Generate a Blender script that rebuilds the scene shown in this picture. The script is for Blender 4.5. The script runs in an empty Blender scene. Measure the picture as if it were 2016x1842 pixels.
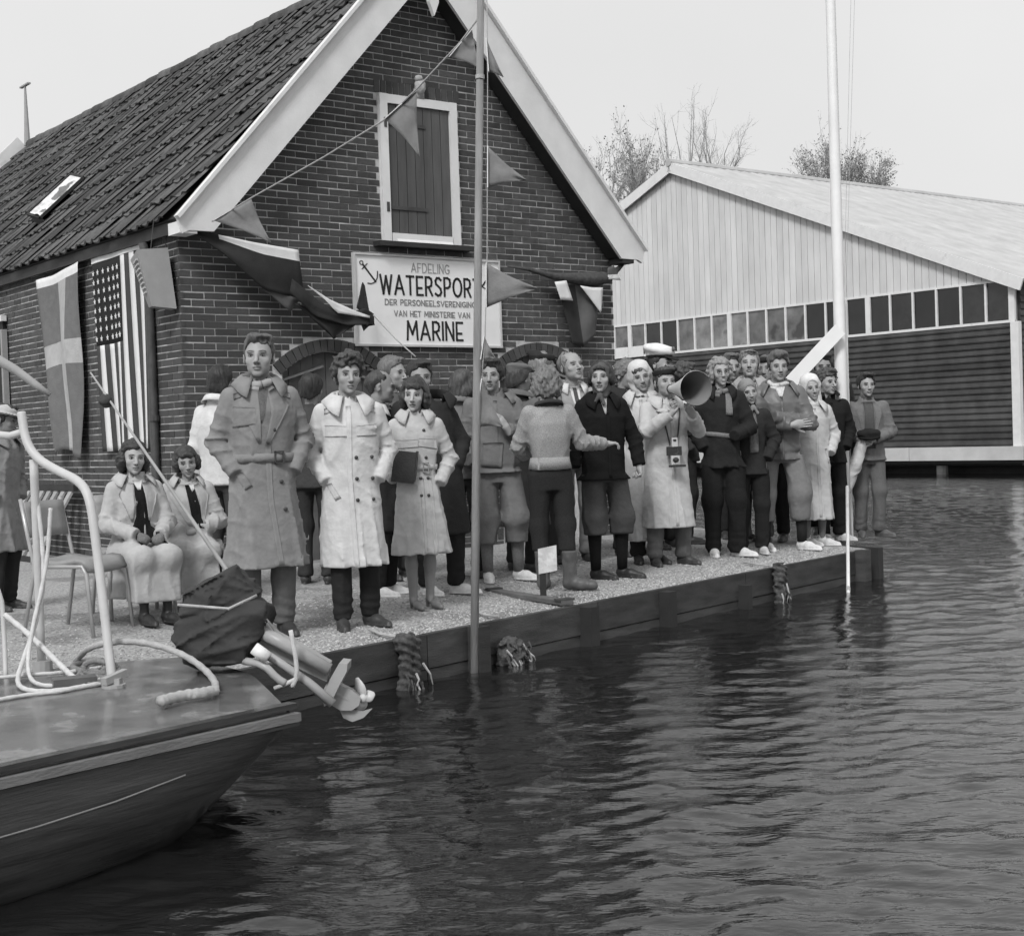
import bpy, math, random
import numpy as np
from mathutils import Vector, Matrix
random.seed(7)
rng = np.random.RandomState(11)
sc = bpy.context.scene
col = sc.collection
rad = math.radians

# ------------------------------------------------------------------ camera
FPX, PITCH, ROLL, HC = 2846.0, -0.02233, -0.03325, 1.468      # focal length in px of a 2016 px wide frame
_fw = Vector((0, math.cos(PITCH), math.sin(PITCH)))
_up0 = Vector((0, -math.sin(PITCH), math.cos(PITCH)))
_rt0 = Vector((1, 0, 0))
RT = _rt0 * math.cos(ROLL) + _up0 * math.sin(ROLL)
UP = -_rt0 * math.sin(ROLL) + _up0 * math.cos(ROLL)
FW = _fw
CAM = Vector((0, 0, HC))
cam = bpy.data.cameras.new('camera')
cam.sensor_width = 36.0
cam.sensor_fit = 'HORIZONTAL'
cam.lens = 36.0 * FPX / 2016.0
cam.clip_start = 0.1
cam.clip_end = 3000
camo = bpy.data.objects.new('camera', cam)
col.objects.link(camo)
camo.matrix_world = Matrix(((RT.x, UP.x, -FW.x, CAM.x), (RT.y, UP.y, -FW.y, CAM.y), (RT.z, UP.z, -FW.z, CAM.z), (0, 0, 0, 1)))
sc.camera = camo

# ------------------------------------------------------------------ sky and sun (bright overcast, black-and-white film)
SUN_DIR = Vector((-0.30, -0.86, 0.90)).normalized()             # towards the sun
world = bpy.data.worlds.new('World')
sc.world = world
world.use_nodes = True
wn = world.node_tree
wn.nodes.clear()
wo = wn.nodes.new('ShaderNodeOutputWorld')
wb = wn.nodes.new('ShaderNodeBackground')
sky = wn.nodes.new('ShaderNodeTexSky')
sky.sky_type = 'NISHITA'
sky.sun_disc = False
sky.sun_elevation = math.asin(SUN_DIR.z)
sky.sun_rotation = math.atan2(SUN_DIR.x, SUN_DIR.y)
sky.dust_density = 6.0
sky.air_density = 2.0
bw = wn.nodes.new('ShaderNodeRGBToBW')
mixs = wn.nodes.new('ShaderNodeMix')                          # an even cloud layer over the clear sky, in grey
mixs.data_type = 'FLOAT'
mixs.inputs[0].default_value = 0.93
mixs.inputs[3].default_value = 5.2
cl = wn.nodes.new('ShaderNodeTexNoise')
cl.inputs['Scale'].default_value = 2.2
cl.inputs['Detail'].default_value = 5
cm = wn.nodes.new('ShaderNodeMapRange')
cm.inputs[1].default_value = 0.3
cm.inputs[2].default_value = 0.7
cm.inputs[3].default_value = 0.95
cm.inputs[4].default_value = 1.05
mul = wn.nodes.new('ShaderNodeMath')
mul.operation = 'MULTIPLY'
wn.links.new(sky.outputs[0], bw.inputs[0])
wn.links.new(bw.outputs[0], mixs.inputs[2])
wn.links.new(cl.outputs['Fac'], cm.inputs[0])
wn.links.new(mixs.outputs[0], mul.inputs[0])
wn.links.new(cm.outputs[0], mul.inputs[1])
wn.links.new(mul.outputs[0], wb.inputs['Color'])
wb.inputs['Strength'].default_value = 0.1
wn.links.new(wb.outputs[0], wo.inputs[0])
sl = bpy.data.lights.new('sun', 'SUN')
sl.energy = 1.5
sl.angle = rad(15)
sl.color = (1, 1, 1)
slo = bpy.data.objects.new('sun', sl)
col.objects.link(slo)
slo.rotation_euler = SUN_DIR.to_track_quat('Z', 'Y').to_euler()
sc.view_settings.view_transform = 'Standard'
sc.view_settings.look = 'None'
sc.view_settings.exposure = 0.66
sc.view_settings.gamma = 1.0
sc.render.engine = 'CYCLES'
sc.cycles.use_adaptive_sampling = True
sc.cycles.adaptive_threshold = 0.04
sc.cycles.max_bounces = 4
sc.cycles.diffuse_bounces = 2
sc.cycles.glossy_bounces = 3
sc.cycles.transmission_bounces = 2

# ------------------------------------------------------------------ helpers
def rayd(x, y):
    return FW * FPX + RT * (x - 1008) - UP * (y - 921)
def onz(x, y, z):
    d = rayd(x, y)
    return CAM + d * ((z - HC) / d.z)
def atk(x, y, k):
    return CAM + rayd(x, y) / k
def onpl(x, y, P, n):
    d = rayd(x, y)
    return CAM + d * ((P - CAM).dot(n) / d.dot(n))

MATS = {}
def mat(name, v, rough=0.75, var=0.12, scale=6.0, bump=0.15, bscale=90.0, spec=0.35, metal=0.0, rand=0.0, attr=False, stretch=None, wave=None, coat=0.0, spots=None):
    """grey procedural material: mottled base value, fine relief, optional per-piece variation"""
    if name in MATS:
        return MATS[name]
    m = bpy.data.materials.new(name)
    m.use_nodes = True
    nt = m.node_tree
    b = nt.nodes['Principled BSDF']
    b.inputs['Roughness'].default_value = rough
    b.inputs['Specular IOR Level'].default_value = spec
    b.inputs['Metallic'].default_value = metal
    if coat:
        b.inputs['Coat Weight'].default_value = coat
        b.inputs['Coat Roughness'].default_value = 0.12
    tc = nt.nodes.new('ShaderNodeTexCoord')
    co = tc.outputs['Object']
    if stretch:
        mp = nt.nodes.new('ShaderNodeMapping')
        mp.inputs['Scale'].default_value = stretch
        nt.links.new(co, mp.inputs[0])
        co = mp.outputs[0]
    n1 = nt.nodes.new('ShaderNodeTexNoise')
    n1.inputs['Scale'].default_value = scale
    n1.inputs['Detail'].default_value = 4
    n1.inputs['Roughness'].default_value = 0.6
    nt.links.new(co, n1.inputs['Vector'])
    mr = nt.nodes.new('ShaderNodeMapRange')
    mr.inputs[1].default_value = 0.3
    mr.inputs[2].default_value = 0.7
    mr.inputs[3].default_value = 1 - var
    mr.inputs[4].default_value = 1 + var
    nt.links.new(n1.outputs['Fac'], mr.inputs[0])
    val = mr.outputs[0]
    def mulv(a, bb):
        q = nt.nodes.new('ShaderNodeMath')
        q.operation = 'MULTIPLY'
        nt.links.new(a, q.inputs[0])
        if isinstance(bb, float):
            q.inputs[1].default_value = bb
        else:
            nt.links.new(bb, q.inputs[1])
        return q.outputs[0]
    if attr:
        at = nt.nodes.new('ShaderNodeAttribute')
        at.attribute_name = 'tone'
        val = mulv(val, at.outputs['Fac'])
    else:
        val = mulv(val, float(v))
    if rand:
        g = nt.nodes.new('ShaderNodeNewGeometry')
        oi = nt.nodes.new('ShaderNodeObjectInfo')
        ad = nt.nodes.new('ShaderNodeMath')
        ad.operation = 'ADD'
        nt.links.new(g.outputs['Random Per Island'], ad.inputs[0])
        nt.links.new(oi.outputs['Random'], ad.inputs[1])
        fr = nt.nodes.new('ShaderNodeMath')
        fr.operation = 'FRACT'
        nt.links.new(ad.outputs[0], fr.inputs[0])
        r2 = nt.nodes.new('ShaderNodeMapRange')
        r2.inputs[3].default_value = 1 - rand
        r2.inputs[4].default_value = 1 + rand
        nt.links.new(fr.outputs[0], r2.inputs[0])
        val = mulv(val, r2.outputs[0])
    if spots:                                   # (scale, threshold, factor): stains, or painted reflections on panes, with a shape of their own
        n3 = nt.nodes.new('ShaderNodeTexNoise')
        n3.inputs['Scale'].default_value = spots[0]
        n3.inputs['Detail'].default_value = 4
        nt.links.new(tc.outputs['Object'], n3.inputs['Vector'])
        r3 = nt.nodes.new('ShaderNodeMapRange')
        r3.inputs[1].default_value = spots[1]
        r3.inputs[2].default_value = spots[1] + 0.06
        r3.inputs[3].default_value = 1.0
        r3.inputs[4].default_value = spots[2]
        nt.links.new(n3.outputs['Fac'], r3.inputs[0])
        val = mulv(val, r3.outputs[0])
    nt.links.new(val, b.inputs['Base Color'])
    if bump:
        n2 = nt.nodes.new('ShaderNodeTexNoise')
        n2.inputs['Scale'].default_value = bscale
        n2.inputs['Detail'].default_value = 3
        nt.links.new(co, n2.inputs['Vector'])
        bp = nt.nodes.new('ShaderNodeBump')
        bp.inputs['Strength'].default_value = bump
        bp.inputs['Distance'].default_value = 0.01
        nt.links.new(n2.outputs['Fac'], bp.inputs['Height'])
        nt.links.new(bp.outputs[0], b.inputs['Normal'])
    MATS[name] = m
    return m

class MB:
    """collects boxes, tubes, prisms ... and links them as ONE mesh object"""
    def __init__(s):
        s.v = []; s.f = []; s.m = []; s.cur = 0
    def add(s, vs, fs, m=None):
        o = len(s.v)
        s.v.extend([tuple(p) for p in vs])
        s.f.extend([tuple(i + o for i in q) for q in fs])
        s.m.extend([s.cur if m is None else m] * len(fs))
        return s
    def box(s, c, d, R=None, m=None, taper=None):
        hx, hy, hz = d[0] / 2, d[1] / 2, d[2] / 2
        vs = []
        for z in (-1, 1):
            t = 1 if (taper is None or z < 0) else taper
            for x, y in ((-1, -1), (1, -1), (1, 1), (-1, 1)):
                p = Vector((x * hx * t, y * hy * t, z * hz))
                if R is not None:
                    p = R @ p
                vs.append(p + Vector(c))
        return s.add(vs, [(3, 2, 1, 0), (4, 5, 6, 7), (0, 1, 5, 4), (1, 2, 6, 5), (2, 3, 7, 6), (3, 0, 4, 7)], m)
    def bar(s, a, b, w, h, up=(0, 0, 1), m=None):
        a = Vector(a); b = Vector(b)
        d = (b - a)
        L = d.length
        d.normalize()
        x = d.cross(Vector(up))
        if x.length < 1e-4:
            x = d.cross(Vector((1, 0, 0)))
        x.normalize()
        z = x.cross(d)
        R = Matrix((x, d, z)).transposed()
        return s.box((a + b) / 2, (w, L, h), R, m)
    def prism(s, poly, ext, m=None):
        n = len(poly)
        e = Vector(ext)
        vs = [Vector(p) for p in poly] + [Vector(p) + e for p in poly]
        fs = [tuple(range(n))[::-1], tuple(range(n, 2 * n))]
        for i in range(n):
            j = (i + 1) % n
            fs.append((i, j, n + j, n + i))
        return s.add(vs, fs, m)
    def tube(s, pts, r, n=8, m=None, cap=True):
        pts = [Vector(p) for p in pts]
        N = len(pts)
        rs = r if isinstance(r, (list, tuple)) else [r] * N
        vs = []; fs = []
        prev = None
        for i, p in enumerate(pts):
            t = (pts[min(i + 1, N - 1)] - pts[max(i - 1, 0)])
            if t.length < 1e-9:
                t = Vector((0, 0, 1))
            t.normalize()
            if prev is None:
                a = t.cross(Vector((0, 0, 1)))
                if a.length < 1e-3:
                    a = t.cross(Vector((1, 0, 0)))
            else:
                a = prev - t * prev.dot(t)
            a.normalize()
            prev = a
            bb = t.cross(a)
            for k in range(n):
                an = 2 * math.pi * k / n
                vs.append(p + (a * math.cos(an) + bb * math.sin(an)) * rs[i])
        for i in range(N - 1):
            for k in range(n):
                k2 = (k + 1) % n
                fs.append((i * n + k, i * n + k2, (i + 1) * n + k2, (i + 1) * n + k))
        if cap:
            fs.append(tuple(range(n))[::-1])
            fs.append(tuple((N - 1) * n + k for k in range(n)))
        return s.add(vs, fs, m)
    def ball(s, c, r, n=10, m=None, R=None):
        if not isinstance(r, (list, tuple)):
            r = (r, r, r)
        vs = []; fs = []
        h = n // 2
        for i in range(h + 1):
            th = math.pi * i / h
            for k in range(n):
                ph = 2 * math.pi * k / n
                p = Vector((r[0] * math.sin(th) * math.cos(ph), r[1] * math.sin(th) * math.sin(ph), r[2] * math.cos(th)))
                if R is not None:
                    p = R @ p
                vs.append(p + Vector(c))
        for i in range(h):
            for k in range(n):
                k2 = (k + 1) % n
                fs.append((i * n + k, (i + 1) * n + k, (i + 1) * n + k2, i * n + k2))
        return s.add(vs, fs, m)
    def lathe(s, prof, n=16, c=(0, 0, 0), R=None, m=None):
        vs = []; fs = []
        for (r, z) in prof:
            for k in range(n):
                a = 2 * math.pi * k / n
                p = Vector((r * math.cos(a), r * math.sin(a), z))
                if R is not None:
                    p = R @ p
                vs.append(p + Vector(c))
        for i in range(len(prof) - 1):
            for k in range(n):
                k2 = (k + 1) % n
                fs.append((i * n + k, i * n + k2, (i + 1) * n + k2, (i + 1) * n + k))
        return s.add(vs, fs, m)
    def mesh(s, name, smooth=False):
        me = bpy.data.meshes.new(name)
        me.from_pydata(s.v, [], s.f)
        if any(s.m):
            me.polygons.foreach_set('material_index', s.m)
        if smooth:
            me.polygons.foreach_set('use_smooth', [True] * len(me.polygons))
        me.update()
        return me
    def build(s, name, mats, parent=None, smooth=False, solid=0.0, origin=None):
        """links the mesh; origin = world point subtracted from the verts (the thing's base)"""
        if origin is None and parent is not None and parent.get('_wo') is not None:
            origin = parent['_wo']
        if origin is not None:
            o = Vector(origin)
            s.v = [(p[0] - o[0], p[1] - o[1], p[2] - o[2]) for p in s.v]
        me = s.mesh(name, smooth)
        for q in (mats if isinstance(mats, (list, tuple)) else [mats]):
            me.materials.append(q)
        ob = bpy.data.objects.new(name, me)
        col.objects.link(ob)
        if parent is not None:
            ob.parent = parent
        elif origin is not None:
            ob.location = origin
        if solid:
            md = ob.modifiers.new('thickness', 'SOLIDIFY')
            md.thickness = solid
            md.offset = 0
        return ob

def tag(o, label=None, cat=None, group=None, kind=None):
    if label: o['label'] = label
    if cat: o['category'] = cat
    if group: o['group'] = group
    if kind: o['kind'] = kind
    return o
def thing(name, label, cat, loc=(0, 0, 0), rz=0.0, group=None, world_parts=False):
    o = bpy.data.objects.new(name, None)
    o.empty_display_size = 0.1
    col.objects.link(o)
    o.location = loc
    o.rotation_euler = (0, 0, rz)
    if world_parts:
        o['_wo'] = tuple(loc)
    return tag(o, label, cat, group)
def piece(name, me, parent, loc=(0, 0, 0), rot=(0, 0, 0), scale=(1, 1, 1)):
    o = bpy.data.objects.new(name, me)
    col.objects.link(o)
    o.parent = parent
    o.location = loc
    o.rotation_euler = rot
    o.scale = scale
    return o

# ------------------------------------------------------------------ materials of the setting
M_BRICK = mat('brick', 0.070, 0.85, 0.25, 14, 0.5, 120, rand=0.26)
M_MORTAR = mat('mortar', 0.48, 0.95, 0.25, 9, 0.4, 150, spots=(2.5, 0.62, 0.5))
M_TILE = mat('roof_tile', 0.068, 0.7, 0.4, 12, 0.6, 60, rand=0.5)
M_WHITE = mat('white_paint', 0.70, 0.5, 0.06, 5, 0.12, 60, spots=(3.5, 0.66, 0.86))
M_DARKWOOD = mat('dark_painted_wood', 0.030, 0.6, 0.2, 4, 0.2, 70)
M_HATCH = mat('hatch_planks', 0.085, 0.65, 0.2, 5, 0.35, 60, rand=0.18, stretch=(3, 3, 0.4))
M_IRON = mat('iron', 0.06, 0.55, 0.3, 12, 0.3, 90)
M_ROPE = mat('rope', 0.42, 0.9, 0.15, 30, 0.6, 240)
M_GREYPAINT = mat('grey_paint', 0.33, 0.55, 0.08, 6, 0.1, 80)
M_GRAVEL = mat('gravel', 0.34, 0.95, 0.45, 45, 0.9, 70, spec=.1, spots=(1.3, 0.55, 0.7))
M_PEBBLE = mat('pebble', 0.36, 0.95, 0.15, 10, 0.2, 60, rand=0.5, spec=.1)
M_QUAYWOOD = mat('quay_wood', 0.055, 0.7, 0.4, 3.0, 0.5, 40, rand=0.2, stretch=(1, 1, 5))
M_GLASS = mat('window_glass', 0.016, 0.06, 0.4, 2.5, 0.06, 3, spec=0.6, rand=.5)
# ------------------------------------------------------------------ the brick boathouse
YA = rad(38.0)
AX = Vector((math.cos(YA), math.sin(YA), 0)); BX = Vector((-math.sin(YA), math.cos(YA), 0))
CN = Vector((-2.7718, 12.3407, 0.0))
ZG = 0.40                                      # ground level at the wall
bh = thing('boathouse', 'dark brick boathouse with pantiled roof and white bargeboards on the quay', 'building', (CN.x, CN.y, 0), YA)
GW, APU, APZ, SLP = 4.95, 2.54, 6.30, 1.1
DEPTH = 10.3
def roofz(u): return APZ - SLP * abs(u - APU)
ARCHES = [(1.45, 0.52, 2.08, 2.29), (3.90, 0.52, 2.08, 2.29)]
def arch_z(u, extra=0.0):
    for c, hw, zs, zt in ARCHES:
        h = zt - zs
        Rr = (hw * hw + h * h) / (2 * h)
        cz = zt - Rr
        q = (Rr + extra) ** 2 - (u - c) ** 2
        if abs(u - c) < hw + extra * 0.75 and q > 0:
            return cz + math.sqrt(q)
    return None
HU0, HU1, HZ0, HZ1 = 2.06, 2.95, 3.32, 4.71
# mortar backing of the gable, in slices so that the doorways stay open
mb = MB()
N = 99
for i in range(N):
    u0, u1 = GW * i / N, GW * (i + 1) / N
    az = arch_z((u0 + u1) / 2)
    zb = az if az else 0.2
    mb.prism([(u0, 0, zb), (u1, 0, zb), (u1, 0, roofz(u1) - 0.12), (u0, 0, roofz(u0) - 0.12)], (0, 0.22, 0))
gable = mb.build('gable_wall', M_MORTAR, bh)
BL, BH_, JT, CO = 0.205, 0.0525, 0.0090, 0.0620
cand = []                                       # (u, z, length) of every gable brick
row = 0
z = 0.25
while z < APZ:
    zc = z + BH_ / 2
    off = (row % 2) * 0.11 + rng.uniform(-0.008, 0.008)
    u = -off
    while u < GW:
        a, b = max(u, -0.011), min(u + BL, GW)
        zt = z + BH_ + 0.14
        umin, umax = APU - (APZ - zt) / SLP, APU + (APZ - zt) / SLP
        a, b = max(a, umin), min(b, umax)
        ok = b - a > 0.03
        c = (a + b) / 2
        # openings
        if HU0 - 0.04 < b and a < HU1 + 0.04 and HZ0 - 0.05 < zc < HZ1 + 0.115:
            if a < HU0 - 0.05 and b > HU0 - 0.04: b = HU0 - 0.01
            elif b > HU1 + 0.05 and a < HU1 + 0.04: a = HU1 + 0.01
            else: ok = False
            ok = ok and b - a > 0.03
        for (c_, hw_, zs_, zt_) in ARCHES:
            if zc < zs_ - 0.02:                     # below the springing the jambs are cut square
                if c_ - hw_ - 0.01 < a and b < c_ + hw_ + 0.01: ok = False
                elif a < c_ - hw_ < b: b = c_ - hw_
                elif a < c_ + hw_ < b: a = c_ + hw_
        ok = ok and b - a > 0.03
        if ok and zc >= 2.06:                      # cut the brick where it meets an arch ring
            es = np.linspace(a, b, 15)
            ins = [bool(arch_z(e, 0.118)) and zc - BH_ / 2 < arch_z(e, 0.118) for e in es]
            if all(ins): ok = False
            elif ins[-1] and not ins[0]: b = es[ins.index(True)]
            elif ins[0] and not ins[-1]: a = es[len(ins) - 1 - ins[::-1].index(True)]
            elif any(ins): ok = False
        ok = ok and b - a > 0.02
        if ok:
            cand.append(((a + b) / 2, zc, b - a))
        u += BL + JT
    z += CO
    row += 1
me = MB().box((0, 0, 0), (1, 1, 1)).mesh('brick'); me.materials.append(M_BRICK)
def brank(q):
    d = (CN + AX * q[0] + Vector((0, 0, q[1])) - CAM).length
    return d + (4 if q[1] < 2.0 else 0) + (3 if (1.7 < q[0] < 3.45 and q[1] < 3.2) else 0)
cand.sort(key=brank)
st = MB()
for i, (u, zc, L) in enumerate(cand):
    dy = rng.uniform(-0.003, 0.003)
    hh = BH_ * rng.uniform(0.93, 1.03); tz = zc + rng.uniform(-0.002, 0.002)
    rt = rng.uniform(-0.006, 0.006)
    if i < 280:
        piece('brick', me, gable, (u, 0.0105 + dy, tz), (0, rt, 0), (L, 0.03, hh))
    else:
        st.box((u, 0.0105 + dy, tz), (L, 0.03, hh), Matrix.Rotation(rt, 3, 'Y'))
tag(st.build('brickwork', M_BRICK, gable), kind='stuff')
# brick arches and the soldier course over the hatch
ab = MB()
for c, hw, zs, zt in ARCHES:
    h = zt - zs
    Rr = (hw * hw + h * h) / (2 * h); cz = zt - Rr
    a0 = math.asin(hw / Rr)
    n = 17
    for k in range(n):
        a = -a0 + 2 * a0 * (k + 0.5) / n
        rr = Rr + 0.056
        piece('arch_brick', me, gable, (c + rr * math.sin(a), 0.0, cz + rr * math.cos(a)), (0, a, 0), (2 * a0 * rr / n - 0.009, 0.05, 0.112))
for k in range(14):
    piece('soldier_brick', me, gable, (2.02 + 0.0705 * (k + 0.5), 0.004, HZ1 + 0.068), (0, rng.uniform(-.02, .02), 0), (0.059, 0.03, 0.115))
# side wall
mb = MB().box((0.11, 0.225 + (DEPTH - 0.23) / 2, 1.8), (0.22, DEPTH - 0.23, 3.2))
side = mb.build('side_wall', M_MORTAR, bh)
st = MB(); row = 0; z = 0.25
nb = 0
while z < 3.28:
    off = ((row + 1) % 2) * 0.11
    v = -off
    while v < DEPTH - 0.1:
        a, b = max(v, -0.011), min(v + BL, DEPTH)
        if b - a > 0.03:
            L = b - a; c = (a + b) / 2; hh = BH_ * rng.uniform(0.93, 1.03)
            vis = (0.0 < c < 0.45 and 1.6 < z < 3.2)
            if nb < 60 and vis and L > 0.15:
                piece('brick', me, side, (0.0105 + rng.uniform(-.003, .003), c, z + BH_ / 2), (0, 0, 0), (0.03, L, hh)); nb += 1
            else:
                st.box((0.0105 + rng.uniform(-.003, .003), c, z + BH_ / 2), (0.03, L, hh))
        v += BL + JT
    z += CO; row += 1
tag(st.build('brickwork', M_BRICK, side), kind='stuff')
MB().box((GW - 0.11, 0.225 + (DEPTH - 0.23) / 2, 1.8), (0.22, DEPTH - 0.23, 3.2)).build('rear_side_wall', M_BRICK, bh)
mb = MB().prism([(0.23, DEPTH - 0.22, 0.2), (GW - 0.23, DEPTH - 0.22, 0.2), (GW - .23, DEPTH - 0.22, 3.3), (APU, DEPTH - .22, APZ - .2), (0.23, DEPTH - .22, 3.3)], (0, 0.21, 0))
mb.build('rear_gable_wall', M_BRICK, bh)
# roof: deck, pantiles, ridge caps, boards
V0 = -0.25
RDZ = 6.10; RSL = 1.03                        # the tiled planes sit a little lower than the bargeboards at the ridge
cosr = 1 / math.sqrt(1 + RSL * RSL); sinr = RSL * cosr
def slope_pt(side_, s, v, h=0.0):
    """s = metres down the slope from the ridge, h = height above the roof plane"""
    sg = -1 if side_ == 0 else 1
    return Vector((APU + sg * (s * cosr + h * sinr), v, RDZ - s * sinr + h * cosr))
SL = 2.66 / cosr
mb = MB()
for sd in (0, 1):
    P = [slope_pt(sd, 0.02, V0 + 0.04), slope_pt(sd, SL - 0.05, V0 + 0.04), slope_pt(sd, SL - 0.05, DEPTH + 0.2), slope_pt(sd, 0.02, DEPTH + 0.2)]
    n = (slope_pt(sd, 1, 0, 1) - slope_pt(sd, 1, 0, 0))
    mb.prism([p - n * 0.01 for p in (P if sd else P[::-1])], n * -0.035)
roof = mb.build('roof', M_DARKWOOD, bh)
TW, TE = 0.205, 0.318
def tile_mesh():
    prof = [(-0.02, 0.020), (0.015, 0.034), (0.05, 0.026), (0.085, 0.008), (0.125, 0.0), (0.165, 0.004), (0.20, 0.018)]
    m_ = MB(); vs = []; fs = []
    L = TE + 0.05
    n = len(prof)
    for j, (yy, lift) in enumerate(((0, 0.030), (L, 0.0))):
        for x, h in prof:
            vs.append((x, -yy, h + lift))
    for x, h in prof:
        vs.append((x, 0.0, h + 0.012))
    for i in range(n - 1):
        fs.append((i, i + 1, n + i + 1, n + i))
        fs.append((2 * n + i, 2 * n + i + 1, i + 1, i))
    return m_.add(vs, fs).mesh('roof_tile')
tme = tile_mesh(); tme.materials.append(M_TILE)
tme.polygons.foreach_set('use_smooth', [False] * len(tme.polygons))
def tile_matrix(sd, s, v):
    # local x along v, local -y up the slope, z out of the roof
    sg = -1 if sd == 0 else 1
    down = Vector((sg * cosr, 0, -sinr)); nrm = Vector((sg * sinr, 0, cosr)); along = Vector((0, 1, 0))
    if sd == 1: along = -along
    # columns: x=along, y=down, z=nrm  (right handed check)
    if along.cross(down).dot(nrm) < 0: along = -along
    M_ = Matrix((along, down, nrm)).transposed().to_4x4()
    M_.translation = slope_pt(sd, s, v, 0.0)
    return M_
rows_ = int(SL / TE) + 1
tl = []
for r_ in range(rows_):
    s = SL - r_ * TE
    if s < 0.1: continue
    for c_ in range(int((DEPTH + 0.4) / TW)):
        v = V0 + 0.25 + c_ * TW + 0.015
        tl.append((s, v, r_, c_))
SKY = (4.2, 4.42, 2.3, 2.85)    # v range, s range of the roof light, set below
def trank(q):
    p = slope_pt(0, q[0], q[1])
    w_ = CN + AX * p.x + BX * p.y + Vector((0, 0, p.z))
    return (w_ - CAM).length
tl.sort(key=trank)
st = MB(); k = 0
base = [(v.co.copy()) for v in tme.vertices]; bf = [tuple(p.vertices) for p in tme.polygons]
def tile_shift(M_, s):
    """random slip of one tile"""
    J = Matrix.Rotation(rng.uniform(-0.05, 0.05), 4, 'Z') @ Matrix.Rotation(rng.uniform(-0.03, 0.03), 4, 'X')
    M2 = M_ @ Matrix.Translation((rng.uniform(-.006, .006), rng.uniform(-0.026, 0.026), rng.uniform(0.0, 0.012))) @ J
    return M2
for s, v, r_, c_ in tl:
    if SKY[0] < v - 0.1 < SKY[1] and SKY[2] < s < SKY[3] + 0.3: continue
    M2 = tile_shift(tile_matrix(0, s, v), s)
    if k < 290:
        o = piece('roof_tile', tme, roof); o.matrix_local = M2; k += 1
    else:
        st.add([M2 @ p for p in base], bf)
for s, v, r_, c_ in tl:
    M2 = tile_shift(tile_matrix(1, s, v), s)
    st.add([M2 @ p for p in base], bf)
tag(st.build('roof_tile_rows', M_TILE, roof), kind='stuff')
rc = MB()
for i in range(int((DEPTH + .4) / 0.36)):
    v = V0 + 0.02 + i * 0.36
    m_ = MB(); pts = []
    for j in range(2):
        for a in range(9):
            an = math.pi * (a / 8) * 1.1 - 0.05 * math.pi
            rr = 0.105 + 0.012 * j
            pts.append((rr * math.cos(an), j * 0.385, rr * math.sin(an) * 0.95))
    rme = None
    if i == 0:
        rme0 = MB().add(pts, [(a, a + 1, 9 + a + 1, 9 + a) for a in range(8)]).mesh('ridge_tile', True); rme0.materials.append(M_TILE)
    piece('ridge_tile', rme0, roof, (APU, v, RDZ - 0.02), (rng.uniform(-.02, .02), 0, rng.uniform(-.02, .02)))
# soffit boards and bargeboards
BW_ = 0.46                                        # vertical height of the board face
for sd in (0, 1):
    sg = -1 if sd == 0 else 1
    mb = MB()
    ue = APU + sg * 2.66
    # face board
    ui = APU
    poly = [(ui, V0, APZ), (ue, V0, roofz(ue)), (ue - sg * 0.04, V0, roofz(ue) - 0.13), (ue - sg * 0.10, V0, roofz(ue) - 0.10), (ue - sg * 0.33, V0, roofz(ue - sg * .33) - BW_), (ui, V0, APZ - BW_)]
    if sd == 1: poly = poly[::-1]
    mb.prism(poly, (0, 0.035, 0))
    bb = mb.build('bargeboard', M_WHITE, bh)
    m2 = MB()
    a = Vector((ui + sg * 0.02, V0 - 0.012, APZ + 0.012)); b = Vector((ue + sg * .012, V0 - 0.012, roofz(ue) + 0.0))
    m2.bar(a, b, 0.075, 0.03, up=(sg * sinr, 0, cosr)); m2.build('capping', M_WHITE, bb)
    m3 = MB()
    P = [Vector((ui, V0 + 0.036, APZ - BW_ + 0.02)), Vector((ue - sg * .33, V0 + 0.036, roofz(ue - sg * .33) - BW_ + 0.02)), Vector((ue - sg * .33, -0.02, roofz(ue - sg * .33) - BW_ + 0.02)), Vector((ui, -0.02, APZ - BW_ + 0.02))]
    m3.prism(P if sd == 0 else P[::-1], (0, 0, 0.03))
    m3.build('soffit_board', M_DARKWOOD, bh)
# corbels under the verge ends
MB().box((-0.02, -0.13, 3.30), (0.16, 0.22, 0.10)).build('corbel', M_WHITE, bh)
MB().box((GW + 0.02, -0.13, 3.28), (0.16, 0.22, 0.09)).build('corbel', M_DARKWOOD, bh)
# pendant at the apex
mb = MB().prism([(APU - 0.055, V0 - 0.05, 6.34), (APU + 0.055, V0 - 0.05, 6.34), (APU + 0.055, V0 - .05, 5.56), (APU, V0 - .05, 5.43), (APU - .055, V0 - .05, 5.56)][::-1], (0, 0.045, 0))
mb.build('apex_pendant', M_WHITE, bh)
# eaves: fascia and rafter ends on the long side
MB().box((-0.07, DEPTH / 2 - 0.05, 3.315), (0.03, DEPTH, 0.10)).build('fascia', M_DARKWOOD, bh)
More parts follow.
